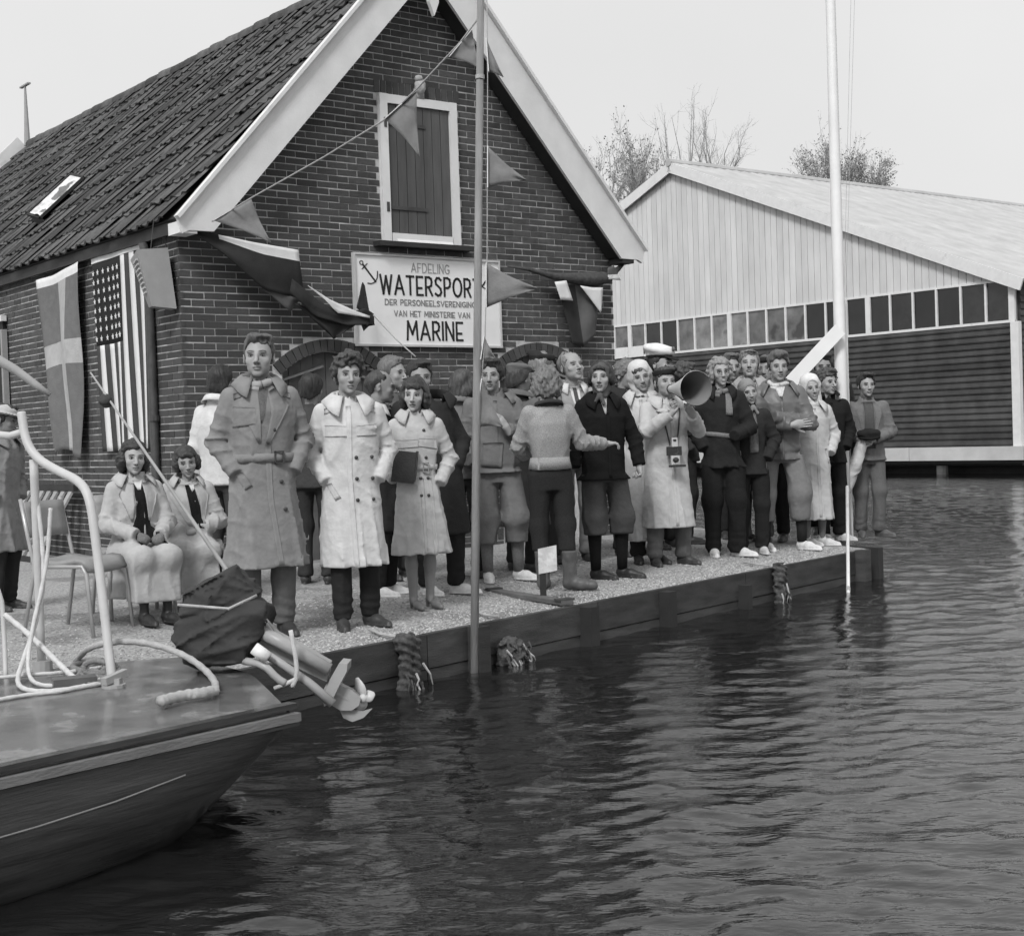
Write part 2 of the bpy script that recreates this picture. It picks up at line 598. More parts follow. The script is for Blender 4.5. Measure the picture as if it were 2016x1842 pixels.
# hatch
hk = MB().box(((HU0 + HU1) / 2, 0.016, (HZ0 + HZ1) / 2), (HU1 - HU0 - .02, 0.04, HZ1 - HZ0 - .02)).build('hatch', M_DARKWOOD, bh)
fr = MB()
FWD = 0.085
for (u0, u1, z0, z1) in ((HU0, HU0 + FWD, HZ0 + .0, HZ1), (HU1 - FWD, HU1, HZ0, HZ1), (HU0 + FWD, HU1 - FWD, HZ1 - FWD, HZ1 - .002), (HU0 + FWD + .01, HU1 - FWD - .01, HZ0 + 0.01, HZ0 + 0.09)):
    MB().box(((u0 + u1) / 2, -0.015, (z0 + z1) / 2), (u1 - u0, 0.06, z1 - z0)).build('frame_board', M_WHITE, hk)
npk = 7
for k in range(npk):
    w_ = (HU1 - HU0 - 2 * FWD - 0.01) / npk
    MB().box((HU0 + FWD + 0.005 + w_ * (k + .5), -0.012 + rng.uniform(-.002, .002), (HZ0 + .09 + HZ1 - FWD) / 2), (w_ - 0.007, 0.02, HZ1 - HZ0 - .09 - FWD - .01)).build('plank', M_HATCH, hk)
for zz in (HZ0 + 0.33, HZ1 - 0.27):
    MB().box((HU0 + FWD + 0.20, -0.028, zz), (0.46, 0.012, 0.035)).box((HU0 + FWD - 0.03, -0.04, zz), (0.03, 0.02, 0.09)).build('strap_hinge', M_IRON, hk)
MB().box(((HU0 + HU1) / 2, -0.05, HZ0 - 0.022), (HU1 - HU0 + 0.2, 0.15, 0.045)).build('sill', M_DARKWOOD, hk)
MB().box(((HU0 + HU1) / 2 + .02, -0.045, HZ0 + 0.02), (HU1 - HU0 - .25, 0.02, 0.06), Matrix.Rotation(rad(-35), 3, 'X')).build('sill_board', M_WHITE, hk)
mb = MB().ball((2.52, -0.05, 4.82), (0.06, 0.05, 0.085), 10).box((2.52, -0.02, 4.75), (0.10, 0.05, 0.10)).ball((2.50, -0.06, 4.89), (0.045, 0.04, 0.035), 8)
mb.build('hoist_block', mat('weathered_stone', 0.42, .9, .3, 25, .6, 60), hk, smooth=True)
# doors in the two arches
for c, hw, zs, zt in ARCHES:
    dr = MB().box((c, 0.13, 1.3), (2 * hw + .05, 0.03, 2.0)).build('door', mat('door_back', 0.03, .7, .2), bh)
    for k in range(8):
        w_ = 2 * hw / 8
        MB().box((c - hw + w_ * (k + .5), 0.10 + rng.uniform(-.003, .003), 1.32), (w_ - 0.006, 0.025, 1.95)).build('plank', mat('door_planks', 0.10, .7, .3, 5, .3, 60, rand=.2), dr)
    mb = MB()
    for sgn in (-1, 1):
        MB().bar((c + sgn * hw, 0.07, 2.02), (c + sgn * 0.05, 0.07, 2.16), 0.02, 0.07, up=(0, 1, 0)).build('top_rail', mat('rail_paint', .22, .7, .2), dr)
# rain pipe on the long wall
mb = MB().tube([(-0.09, 0.52, 3.26), (-0.06, 0.52, 3.1), (-0.05, 0.52, 2.9), (-0.05, 0.52, 0.5), (-0.10, 0.50, 0.38)], 0.04, 10)
pp = mb.build('rain_pipe', M_IRON, bh, smooth=True)
for zz in (2.8, 1.7, 0.8):
    MB().tube([(-0.05, 0.52, zz), (-0.05, 0.52, zz + 0.05)], 0.05, 10).build('pipe_bracket', M_IRON, pp)
# roof light: frame lifted on the slope, sky reflection painted as the pane's pale colour
def sp(s, v, h): return slope_pt(0, s, v, h)
mb = MB()
n0 = (sp(1, 0, 1) - sp(1, 0, 0))
v0, v1, s0, s1 = 4.27, 4.47, 2.28, 2.98
P = [sp(s0, v0, .07), sp(s1, v0, .10), sp(s1, v1, .19), sp(s0, v1, .16)]
rl = MB()
for i in range(4):
    rl.bar(P[i], P[(i + 1) % 4], 0.03, 0.03, up=n0)
rlo = rl.build('roof_light', M_DARKWOOD, bh)
MB().prism(P, n0 * 0.006).build('pane', mat('roof_pane', 0.7, 0.25, 0.3, 14, .1, 20, spots=(7, .56, .2)), rlo)
mb = MB().prism([sp(s1, v0, .0), sp(s1, v1, .0), sp(s1, v1, .16), sp(s1, v0, .16)], (0.02, 0, 0.0)).build('lower_flashing', M_IRON, rlo)
# vent pipe with a cross bar at the far end of the ridge, white verge board of the far gable
mb = MB().tube([(APU - .05, DEPTH + .05, 6.1), (APU - .05, DEPTH + .05, 7.0)], [0.05, 0.016], 8).build('vent_post', M_GREYPAINT, bh)
MB().box((APU - .05, DEPTH + .05, 7.01), (0.05, 0.36, 0.022)).build('vent_cap', M_GREYPAINT, mb)
a = slope_pt(0, 0.0, DEPTH + .22, 0.10); b = slope_pt(0, SL, DEPTH + .22, 0.10)
MB().bar(a, b, 0.06, 0.22, up=(-sinr, 0, cosr)).build('rear_bargeboard', M_WHITE, bh)

# ------------------------------------------------------------------ the big shed across the water
SR = Vector((13.2233, 37.7184, 0))               # foot of its right front corner
SHW, SRZ, SEZ, SDP = 24.8, 10.1, 5.12, 34.0
shed = thing('boat_shed', 'wide pale timber boat shed on piles with a window band and dark lower wall', 'building', (SR.x, SR.y, 0), YA + math.pi / 2)
# local x = towards the far left end, local y = -AX (out of the front face is +... ) : rotation 90deg -> x=BX, y=-AX, so front face looks along +y
M_PLANKW = mat('pale_planks', 0.60, 0.7, 0.10, 2, 0.15, 30, rand=0.07, stretch=(1, 1, .3))
M_CORR = mat('dark_siding', 0.050, 0.6, 0.45, 1.6, 0.3, 30, rand=0.25)
M_CORRW = mat('shed_roof', 0.46, 0.7, 0.14, 1.2, 0.25, 12)
def gz(x): return SRZ - (SRZ - SEZ) / (SHW / 2) * abs(x - SHW / 2)
fw = MB().prism([(0, -0.12, 0.75), (SHW, -0.12, 0.75), (SHW, -.12, SEZ), (SHW / 2, -.12, SRZ), (0, -.12, SEZ)], (0, 0.06, 0)).build('front_wall', mat('shed_gaps', 0.22, .8, .1), shed)
x = 0.02
WT = 5.10
nbp = 0
while x < SHW - 0.05:
    w_ = 0.236
    xb = min(x + w_, SHW)
    pts = [(x + .009, -.055, WT), (xb - .009, -.055, WT), (xb - .009, -.055, max(gz(xb), WT + .01))]
    if x < SHW / 2 < xb: pts.append((SHW / 2, -.055, SRZ - .01))
    pts.append((x + .009, -.055, max(gz(x), WT + .01)))
    MB().prism(pts, (0, 0.05 + rng.uniform(0, .006), 0)).build('plank', M_PLANKW, fw)
    x += w_
# dark lower wall of overlapping boards
nr = 19
for i in range(nr):
    z0 = 0.78 + (4.02 - 0.78) * i / nr; h = (4.02 - .78) / nr
    MB().prism([(0.0, -0.04, z0), (0, 0.02, z0), (0, 0.035, z0 + .04), (0, -0.01, z0 + h + .02), (0, -.04, z0 + h + .02)], (SHW, 0, 0)).build('siding_board', M_CORR, fw)
# window band
WZ0, WZ1 = 4.05, 5.08
MUL = [0.10, 0.62, 1.25, 2.0, 2.74, 3.48, 4.25]
band = MB().box((SHW / 2, -0.03, WZ0 - 0.03), (SHW, 0.12, 0.07)).build('window_sill', M_WHITE, fw)
px = [0.02, 0.13]
xs_ = [0.08]
while xs_[-1] < SHW - .3: xs_.append(xs_[-1] + (SHW - .16) / 32)
thick = {0, 6, 13, 19, 26, 32}
M_PANEL = mat('painted_sky_pane', 0.17, 0.08, 0.5, 1.6, 0.05, 3, spec=0.6, rand=.3, spots=(.8, .60, .25))  # reflected sky and its dark shapes painted into the pane colour
for i, xx in enumerate(xs_):
    MB().box((xx, -0.01, (WZ0 + WZ1) / 2), (0.17 if i in thick else 0.06, 0.08, WZ1 - WZ0)).build('mullion', M_WHITE, fw)
    if i < len(xs_) - 1:
        MB().box(((xx + xs_[i + 1]) / 2, -0.035, (WZ0 + WZ1) / 2), (xs_[i + 1] - xx, 0.02, WZ1 - WZ0)).build('pane', M_GLASS if (i < 9 or i in (16, 17)) else M_PANEL, fw)
for i in (18, 19, 20):
    MB().box(((xs_[i] + xs_[i + 1]) / 2 , 0.05, WZ0 + .12), (0.6, 0.03, .36)).build('white_board', M_WHITE, fw)
MB().box((SHW / 2, -0.005, WZ1 + .02), (SHW, 0.05, 0.06)).build('window_head', M_WHITE, fw)
# corner post, base beam, piles
MB().box((-0.05, 0.05, 2.35), (0.24, 0.14, 3.3)).build('corner_post', M_WHITE, shed)
for i in range(7):
    w_ = SHW / 7
    MB().box((w_ * (i + .5) - .3, 0.10, 0.58), (w_ - 0.02, 0.30, 0.36)).build('base_beam', mat('pale_beam', 0.5, .8, .1, 2, .2, 30), shed)
MB().box((SHW / 2, -0.05, 0.36), (SHW + .6, 0.34, 0.09)).build('deck_edge', M_DARKWOOD, shed)
MB().box((SHW / 2, -.15 - SDP / 2, 0.30), (SHW, SDP, 0.1)).build('floor', M_DARKWOOD, shed)
MB().box((SHW / 2, -0.9, -0.2), (SHW, 0.1, 1.0)).build('shade_board', M_DARKWOOD, shed)  # added dark board standing in for the shade under the floor
for i in range(9):
    MB().tube([(2.6 + i * 2.6, -0.35, -0.8), (2.6 + i * 2.6, -0.35, 0.32)], 0.16, 10).build('pile', mat('pile_wood', .35, .8, .2), shed)
# right side wall
sw = MB().box((0.0 , -.14 - SDP / 2, 2.9), (0.10, SDP, 4.3)).build('side_wall', M_CORR, shed)
for i in range(24):
    z0 = 0.78 + (5.05 - 0.78) * i / 24
    MB().prism([(-0.05, -.14, z0), (-0.10, -.14, z0), (-0.06, -.14, z0 + .19), (-.05, -.14, z0 + .19)], (0, -SDP, 0)).build('siding_board', M_CORR, sw)
MB().box((SHW, -.14 - SDP / 2, 2.9), (0.10, SDP, 4.3)).build('far_side_wall', M_CORR, shed)
MB().prism([(0.06, -SDP - .1, 0.75), (SHW - .06, -SDP - .1, 0.75), (SHW - .06, -SDP - .1, SEZ), (SHW / 2, -SDP - .1, SRZ - .05), (.06, -SDP - .1, SEZ)], (0, 0.06, 0)).build('rear_wall', M_CORR, shed)
# roof and verge boards
for sd in (0, 1):
    sg = -1 if sd == 0 else 1
    mb = MB()
    nn = 60
    e = Vector((SHW / 2 + sg * (SHW / 2 + .35), 0, SEZ - .14)); r0 = Vector((SHW / 2, 0, SRZ))
    dirn = (e - r0); Ln = dirn.length; dirn.normalize()
    nrm = Vector((sg * (SRZ - SEZ), 0, SHW / 2)).normalized()
    vs = []; fs = []
    ny = 170
    for j in range(ny + 1):
        yy = 0.18 - (SDP + .4) * j / ny
        hgt = 0.10 + 0.018 * (1 if j % 2 else -1)
        for q in (0, .5, 1):
            p = r0 + dirn * Ln * q + nrm * (hgt + .015 * (q == .5)); vs.append((p.x, yy, p.z))
    for j in range(ny):
        for q in range(2):
            a = j * 3 + q
            fs.append((a, a + 1, a + 4, a + 3) if sd == 0 else (a + 3, a + 4, a + 1, a))
    mb.add(vs, fs).build('roof_sheets', M_CORRW, shed, solid=0.02)
    mb = MB()
    mb.prism([tuple(r0 + nrm * .10 + Vector((0, .14, 0))), tuple(e + nrm * .10 + Vector((0, .14, 0))), tuple(e - nrm * .22 + Vector((0, .14, 0))), tuple(r0 - nrm * .22 + Vector((0, .14, 0)))], (0, .05, 0)).build('verge_board', M_WHITE, shed)
MB().tube([(SHW / 2, .22, SRZ + .10), (SHW / 2, -SDP - .1, SRZ + .10)], 0.13, 8).build('ridge_cap', M_CORRW, shed)
# ------------------------------------------------------------------ land, quay, water
QD = Vector((0.621, 0.784, 0)).normalized()
Q1 = Vector((-0.705, 8.581, 0)); QN = Vector((QD.y, -QD.x, 0))      # QN points to the water
QZ = 0.28
def qp(t, off=0.0, z=0.0):
    return Vector((Q1.x + QD.x * t + QN.x * off, Q1.y + QD.y * t + QN.y * off, z))
TEND = 6.55
E1 = qp(TEND)
# fine sheet of the quay in view + coarse far land, one sheet
def gheight(x, y):
    d = -((x - Q1.x) * QN.x + (y - Q1.y) * QN.y)         # metres inland from the edge
    h = QZ + 0.12 * np.clip(d / 3.2, 0, 1)
    h = h + 0.012 * np.sin(3.1 * x + 1.3 * y) * np.sin(2.3 * y - 1.1 * x) * np.clip(d / 0.5, 0, 1)
    return h
gx, gy = [], []
ts = np.linspace(-11, TEND, 150); ds = np.concatenate([np.linspace(0, 5, 50), np.linspace(5.4, 16, 16)])
verts = []; faces = []
for d in ds:
    for t in ts:
        tt = t + (d * 0.42 if t > TEND - .5 else 0) * ((t - (TEND - .5)) / .5 if t > TEND - .5 else 0) * (1 if d < 4 else 4 / d)
        p = qp(tt, -d)
        verts.append((p.x, p.y, float(gheight(p.x, p.y))))
nt_ = len(ts)
for i in range(len(ds) - 1):
    for j in range(nt_ - 1):
        a = i * nt_ + j
        faces.append((a, a + 1, a + nt_ + 1, a + nt_))
n0 = len(verts)
# far land behind: simple quads at the level of the yard
P = [qp(-11, -16), qp(TEND, -16), qp(TEND, -16) + BX * 60 - AX * 6, qp(-11, -16) + Vector((-260, 240, 0))]
verts += [(p.x, p.y, 0.40) for p in P]; faces.append((n0, n0 + 1, n0 + 2, n0 + 3))
P = [qp(-11, 0), qp(-11, -16), qp(-11, -16) + Vector((-260, 240, 0)), qp(-11, 0) + Vector((-260, -40, 0))]
n0 = len(verts); verts += [(p.x, p.y, 0.39) for p in P]; faces.append((n0, n0 + 1, n0 + 2, n0 + 3))
g = MB().add(verts, faces).build('quay_ground', M_GRAVEL, None, smooth=True)
tag(g, 'pale gravel yard of the quay behind the timber edge', kind='structure')
# far bank behind the shed, out to the horizon
M_GRASS = mat('far_grass', 0.10, 0.95, 0.3, 0.5, 0.4, 5)
F0 = SR + AX * (SDP + 2)
P = [F0 - BX * 200, F0 + BX * 75, F0 + BX * 900 + AX * 900, F0 - BX * 900 + AX * 900]
mb = MB().add([(p.x, p.y, 0.35) for p in P], [(0, 1, 2, 3)])
mb.add([(P[0].x, P[0].y, -0.6), (P[1].x, P[1].y, -.6), (P[1].x, P[1].y, .35), (P[0].x, P[0].y, .35)], [(0, 1, 2, 3)])
tag(mb.build('far_bank', M_GRASS), 'grassy far bank behind the shed', kind='structure')
# loose pebbles over the gravel
peb = MB()
oct_v = [(1, 0, 0), (0, 1, 0), (-1, 0, 0), (0, -1, 0), (0, 0, 1), (0, 0, -.6)]
oct_f = [(0, 1, 4), (1, 2, 4), (2, 3, 4), (3, 0, 4)]
pv = []; pf = []
for i in range(26000):
    t = rng.uniform(-5.2, TEND - .05); d = abs(rng.normal(0, 1.1)) * (1.0 if rng.rand() < .75 else .2) + 0.01
    if d > 3.3: continue
    p = qp(t, -d); s = rng.uniform(0.004, 0.0105); a = rng.uniform(0, 6.28)
    zz = float(gheight(p.x, p.y)) + s * .15
    ca, sa = math.cos(a), math.sin(a); fl = rng.uniform(.5, .9); el = rng.uniform(.7, 1.4)
    o = len(pv)
    for (x, y, z) in oct_v[:5]:
        pv.append((p.x + s * (x * el * ca - y * sa), p.y + s * (x * el * sa + y * ca), zz + s * fl * z))
    pf += [tuple(q + o for q in f_) for f_ in oct_f]
tag(peb.add(pv, pf).build('gravel_pebbles', M_PEBBLE), 'loose pale pebbles of the gravel quay', 'gravel', kind='stuff')
# timber quay edge: two courses of planks with posts
quay = thing('quay_edge', 'weathered timber plank edge of the gravel quay at the water', 'quay', tuple(qp(0)), 0, world_parts=True)
for zi, (z0, z1) in enumerate(((-0.5, 0.07), (0.077, 0.285))):
    t = -11.0; k = 0
    while t < TEND:
        L = (2.1, 2.6, 1.8)[k % 3]; t2 = min(t + L, TEND)
        a = qp(t + .005, 0.012 + .006 * zi); b = qp(t2 - .005, 0.012 + .006 * zi)
        MB().bar((a.x, a.y, (z0 + z1) / 2 + rng.uniform(-.003, .003)), (b.x, b.y, (z0 + z1) / 2), 0.05, z1 - z0).build('plank', M_QUAYWOOD, quay)
        t = t2; k += 1
# end face
EX = (QD * .42 - QN).normalized()
for zi, (z0, z1) in enumerate(((-0.5, 0.07), (0.077, 0.30))):
    a = E1 + QD * .03; b = a + EX * 4.5
    MB().bar((a.x, a.y, (z0 + z1) / 2), (b.x, b.y, (z0 + z1) / 2), 0.05, z1 - z0).build('plank', M_QUAYWOOD, quay)
def on_edge(x, y, z=QZ):                      # edge parameter t under a pixel
    p = onz(x, y, z)
    return (p - Q1).dot(QD)
for (x, y, w_, z1, m_) in ((962, 1235, 0.11, 0.285, M_QUAYWOOD), (1140, 1190, .10, .27, M_DARKWOOD), (1290, 1160, .10, .27, M_DARKWOOD), (1425, 1130, .06, .2, M_DARKWOOD), (1648, 1085, .14, .30, M_QUAYWOOD), (1690, 1078, .10, .30, M_DARKWOOD)):
    t = on_edge(x, y)
    c = qp(min(t, TEND - .03), 0.085)
    MB().box((c.x, c.y, (z1 - .7) / 2), (w_, 0.10, z1 + .7), Matrix.Rotation(math.atan2(QD.y, QD.x), 3, 'Z')).build('post', m_, quay)
for dx in (0.12, 0.36, 0.62):
    c = E1 + QD * .12 + EX * dx
    MB().box((c.x, c.y, -0.2), (.10, .13, .86 + .05 * math.sin(dx * 9)), Matrix.Rotation(math.atan2(QD.y, QD.x), 3, 'Z')).build('pile', M_DARKWOOD, quay)
a = E1 + QD * .2 + EX * .05; b = E1 + QD * .22 + EX * .55
MB().bar((a.x, a.y, .2), (b.x, b.y, -.1), .05, .05).build('brace', M_QUAYWOOD, quay)
# water: one rippled sheet in front of the camera, running on flat to the horizon
na, nr_ = 390, 680
ang = np.linspace(rad(-27), rad(27), na); rr = 3.0 * (52 / 3.0) ** np.linspace(0, 1, nr_)
AN, RR = np.meshgrid(ang, rr)
X = RR * np.sin(AN); Y = RR * np.cos(AN)
Z = np.zeros_like(X)
wr = np.random.RandomState(5)
for i in range(75):
    lam = 0.10 * (14.0 ** wr.rand())
    th = wr.normal(math.pi / 2 + 0.25, 0.55)
    kx, ky = math.cos(th) * 2 * math.pi / lam, math.sin(th) * 2 * math.pi / lam
    amp = (0.0036 if lam < .45 else 0.0020) * lam ** 0.80 * wr.uniform(.5, 1.5)
    ph = wr.uniform(0, 6.28)
    wx = 0.35 * np.sin(0.9 * X + 1.7 * wr.rand() + .5 * Y) ; 
    local = 0.55 + 0.45 * np.sin(X * wr.uniform(.2, .8) + Y * wr.uniform(.2, .7) + wr.uniform(0, 6))
    fade = 1.0 / (1.0 + (RR * 0.0045 / (lam * .35)) ** 2)
    s_ = np.sin(kx * X + ky * Y + ph + wx)
    Z += amp * local * fade * (s_ + 0.35 * s_ * s_)
edge = np.clip((52 - RR) / 14, 0, 1)
Z = Z * edge
vs = np.stack([X, Y, Z], -1).reshape(-1, 3)
idx = np.arange(na * nr_).reshape(nr_, na)
qd = np.stack([idx[:-1, :-1], idx[:-1, 1:], idx[1:, 1:], idx[1:, :-1]], -1).reshape(-1, 4)
# flat remainder: ring sectors
ext = []
def xy(r, a): return (r * math.sin(a), r * math.cos(a), -0.012)
o = len(vs); ev = []; ef = []
big = 1500
ring = [xy(51.9, a) for a in np.linspace(rad(-27), rad(27), 24)]; ring2 = [xy(big, a) for a in np.linspace(rad(-27), rad(27), 24)]
ev += ring + ring2
for i in range(23): ef.append((o + i, o + i + 1, o + 24 + i + 1, o + 24 + i))
o2 = o + len(ev)
sect = np.linspace(rad(27), rad(333), 60)
ev += [(0.0, 0.0, -.012)] + [xy(big, a) for a in sect]
for i in range(59): ef.append((o2, o2 + 1 + i, o2 + 2 + i))
o3 = o + len(ev)
near = [xy(3.02, a) for a in np.linspace(rad(-27), rad(27), 12)]
ev += [(0, 0, -.012)] + near
for i in range(11): ef.append((o3, o3 + 1 + i, o3 + 2 + i))
wm = bpy.data.meshes.new('water')
wm.from_pydata([tuple(q) for q in vs] + ev, [], [tuple(q)[::-1] for q in qd.tolist()] + [tuple(q)[::-1] for q in ef])
wm.polygons.foreach_set('use_smooth', [True] * len(wm.polygons))
mw = bpy.data.materials.new('water'); mw.use_nodes = True
b = mw.node_tree.nodes['Principled BSDF']
b.inputs['Base Color'].default_value = (.010, .010, .010, 1); b.inputs['Roughness'].default_value = 0.05; b.inputs['IOR'].default_value = 1.58
nt = mw.node_tree
tcn = nt.nodes.new('ShaderNodeTexCoord')
hts = []
for sc_, st_ in (((7, 17, 7), 1.3), ((18, 44, 18), 0.8)):
    mp = nt.nodes.new('ShaderNodeMapping'); mp.inputs['Scale'].default_value = sc_; mp.inputs['Rotation'].default_value = (0, 0, .25)
    nz = nt.nodes.new('ShaderNodeTexNoise'); nz.inputs['Scale'].default_value = 1.0; nz.inputs['Detail'].default_value = 3
    nt.links.new(tcn.outputs['Object'], mp.inputs[0]); nt.links.new(mp.outputs[0], nz.inputs['Vector'])
    ml = nt.nodes.new('ShaderNodeMath'); ml.operation = 'MULTIPLY'; ml.inputs[1].default_value = st_
    nt.links.new(nz.outputs['Fac'], ml.inputs[0]); hts.append(ml.outputs[0])
ad = nt.nodes.new('ShaderNodeMath'); nt.links.new(hts[0], ad.inputs[0]); nt.links.new(hts[1], ad.inputs[1])
bp = nt.nodes.new('ShaderNodeBump'); bp.inputs['Strength'].default_value = 0.30; bp.inputs['Distance'].default_value = 0.011
nt.links.new(ad.outputs[0], bp.inputs['Height']); nt.links.new(bp.outputs[0], b.inputs['Normal'])
wm.materials.append(mw)
wob = bpy.data.objects.new('water', wm); col.objects.link(wob)
tag(wob, 'dark rippled harbour water in front of the quay', kind='structure')
# ------------------------------------------------------------------ figures: implicit surfaces meshed with surface nets
def V3(*a): return np.array(a, float)
def ell(P, c, r, R=None):
    q = P - np.asarray(c)
    if R is not None: q = q @ R
    r = np.asarray(r, float)
    k0 = np.sqrt(((q / r) ** 2).sum(1)) + 1e-9
    k1 = np.sqrt(((q / (r * r)) ** 2).sum(1)) + 1e-9
    return k0 * (k0 - 1) / k1
def cone(P, a, b, ra, rb, t_out=None):
    a = np.asarray(a, float); b = np.asarray(b, float)
    d = b - a
    q = P - a
    t = np.clip(q @ d / (d @ d), 0, 1)
    w_ = q - t[:, None] * d
    return np.sqrt((w_ * w_).sum(1)) - (ra + (rb - ra) * t)
def smin(a, b, k):
    h = np.clip(0.5 + 0.5 * (b - a) / k, 0, 1)
    return b * (1 - h) + a * h - k * h * (1 - h)
def smax(a, b, k): return -smin(-a, -b, k)
def loft(P, rows, n=2.3):
    """rows: (z, halfwidth, halfdepth, cx, cy); rounded-box sections"""
    R_ = np.array(sorted(rows))
    z = P[:, 2]
    a = np.interp(z, R_[:, 0], R_[:, 1]); b_ = np.interp(z, R_[:, 0], R_[:, 2])
    cx = np.interp(z, R_[:, 0], R_[:, 3]); cy = np.interp(z, R_[:, 0], R_[:, 4])
    u = np.abs((P[:, 0] - cx) / a); v = np.abs((P[:, 1] - cy) / b_)
    k = (u ** n + v ** n) ** (1.0 / n)
    d = (k - 1) * np.minimum(a, b_)
    return np.maximum(d, np.maximum(z - R_[-1, 0], R_[0, 0] - z))
_wr = np.random.RandomState(3)
_WD = _wr.normal(size=(24, 6, 3)); _WD /= np.linalg.norm(_WD, axis=2, keepdims=True)
_WP = _wr.uniform(0, 6.28, (24, 6))
def wob(P, freq, seed=0, n=5):
    seed = seed % 24
    o = np.zeros(len(P)); ph = 0
    for i in range(n):
        f = freq * (0.7 + 0.32 * i)
        s = np.sin(P @ (_WD[seed, i] * f) + _WP[seed, i] + ph)
        ph = 0.8 * s
        o += s
    return o / (n * 0.6)
def surfnet(fn, xs, ys, zs):
    nx, ny, nz = len(xs), len(ys), len(zs)
    G = np.stack(np.meshgrid(xs, ys, zs, indexing='ij'), -1).reshape(-1, 3)
    G = G.reshape(nx, ny, nz, 3)
    st_ = 3
    if nx * ny * nz > 40000:                     # coarse look first, exact values only near the surface
        ix, iy, iz = [np.unique(np.append(np.arange(0, n_, st_), n_ - 1)) for n_ in (nx, ny, nz)]
        C_ = G[np.ix_(ix, iy, iz)].reshape(-1, 3)
        Fc = fn(C_).reshape(len(ix), len(iy), len(iz))
        jx, jy, jz = [np.minimum((np.arange(n_) + 1) // st_, len(i_) - 1) for n_, i_ in ((nx, ix), (ny, iy), (nz, iz))]
        F = Fc[np.ix_(jx, jy, jz)].copy()
        gx_, gy_, gz__ = [np.gradient(a_) * st_ for a_ in (xs, ys, zs)]
        lim = 0.75 * np.sqrt(gx_[:, None, None] ** 2 + gy_[None, :, None] ** 2 + gz__[None, None, :] ** 2) + 0.030
        near_ = np.abs(F) < lim
        F[near_] = fn(G[near_])
    else:
        F = fn(G.reshape(-1, 3)).reshape(nx, ny, nz)
    F[0] = np.maximum(F[0], 1e-3); F[-1] = np.maximum(F[-1], 1e-3)
    F[:, 0] = np.maximum(F[:, 0], 1e-3); F[:, -1] = np.maximum(F[:, -1], 1e-3)
    F[:, :, 0] = np.maximum(F[:, :, 0], 1e-3); F[:, :, -1] = np.maximum(F[:, :, -1], 1e-3)
    S = F < 0
    c = S[:-1, :-1, :-1].astype(np.int8)
    tot = np.zeros((nx - 1, ny - 1, nz - 1), np.int8)
    for i in (0, 1):
        for j in (0, 1):
            for k in (0, 1):
                tot += S[i:nx - 1 + i, j:ny - 1 + j, k:nz - 1 + k]
    act = (tot > 0) & (tot < 8)
    ci = np.argwhere(act)
    idx = -np.ones(act.shape, np.int64)
    idx[act] = np.arange(len(ci))
    pos = np.zeros((len(ci), 3)); cnt = np.zeros(len(ci))
    ax = (xs, ys, zs)
    for d in range(3):
        e1, e2 = [q for q in range(3) if q != d]
        for a in (0, 1):
            for b in (0, 1):
                o0 = [0, 0, 0]; o0[e1] = a; o0[e2] = b
                o1 = list(o0); o1[d] = 1
                i0 = ci + o0; i1 = ci + o1
                f0 = F[i0[:, 0], i0[:, 1], i0[:, 2]]; f1 = F[i1[:, 0], i1[:, 1], i1[:, 2]]
                m = (f0 < 0) != (f1 < 0)
                t = np.where(m, f0 / np.where(m, f0 - f1, 1), 0)
                for q in range(3):
                    p0 = ax[q][i0[:, q]]; p1 = ax[q][i1[:, q]]
                    pos[:, q] += np.where(m, p0 + (p1 - p0) * t, 0)
                cnt += m
    pos /= cnt[:, None]
    quads = []
    for d in range(3):
        e1, e2 = [(1, 2), (2, 0), (0, 1)][d]
        sl0 = [slice(None)] * 3; sl1 = [slice(None)] * 3
        sl0[d] = slice(0, -1); sl1[d] = slice(1, None)
        A_ = S[tuple(sl0)]; B_ = S[tuple(sl1)]
        ed = np.argwhere(A_ != B_)
        ok = (ed[:, e1] > 0) & (ed[:, e2] > 0) & (ed[:, e1] < F.shape[e1] - 1) & (ed[:, e2] < F.shape[e2] - 1)
        ed = ed[ok]
        def g(o1, o2):
            q = ed.copy(); q[:, e1] -= o1; q[:, e2] -= o2
            return idx[q[:, 0], q[:, 1], q[:, 2]]
        Q = np.stack([g(1, 1), g(0, 1), g(0, 0), g(1, 0)], -1)
        fl = A_[ed[:, 0], ed[:, 1], ed[:, 2]]
        Q[~fl] = Q[~fl][:, ::-1]
        quads.append(Q)
    return pos, np.concatenate(quads)
def np_mesh(name, V, Q, mats, parent, tone=None, s=1.0, slot=None):
    me = bpy.data.meshes.new(name)
    V = np.asarray(V, np.float32) * s
    me.vertices.add(len(V)); me.vertices.foreach_set('co', V.ravel())
    me.loops.add(Q.size); me.loops.foreach_set('vertex_index', Q.astype(np.int32).ravel())
    me.polygons.add(len(Q))
    me.polygons.foreach_set('loop_start', np.arange(0, Q.size, 4, dtype=np.int32))
    me.polygons.foreach_set('use_smooth', np.ones(len(Q), bool))
    if slot is not None: me.polygons.foreach_set('material_index', slot)
    me.update(calc_edges=True)
    if tone is not None:
        at = me.attributes.new('tone', 'FLOAT', 'POINT'); at.data.foreach_set('value', np.asarray(tone, np.float32))
    for m in (mats if isinstance(mats, (list, tuple)) else [mats]): me.materials.append(m)
    ob = bpy.data.objects.new(name, me); col.objects.link(ob)
    if parent is not None: ob.parent = parent
    return ob
def axis(lo, hi, h): return np.arange(lo, hi + h, h)
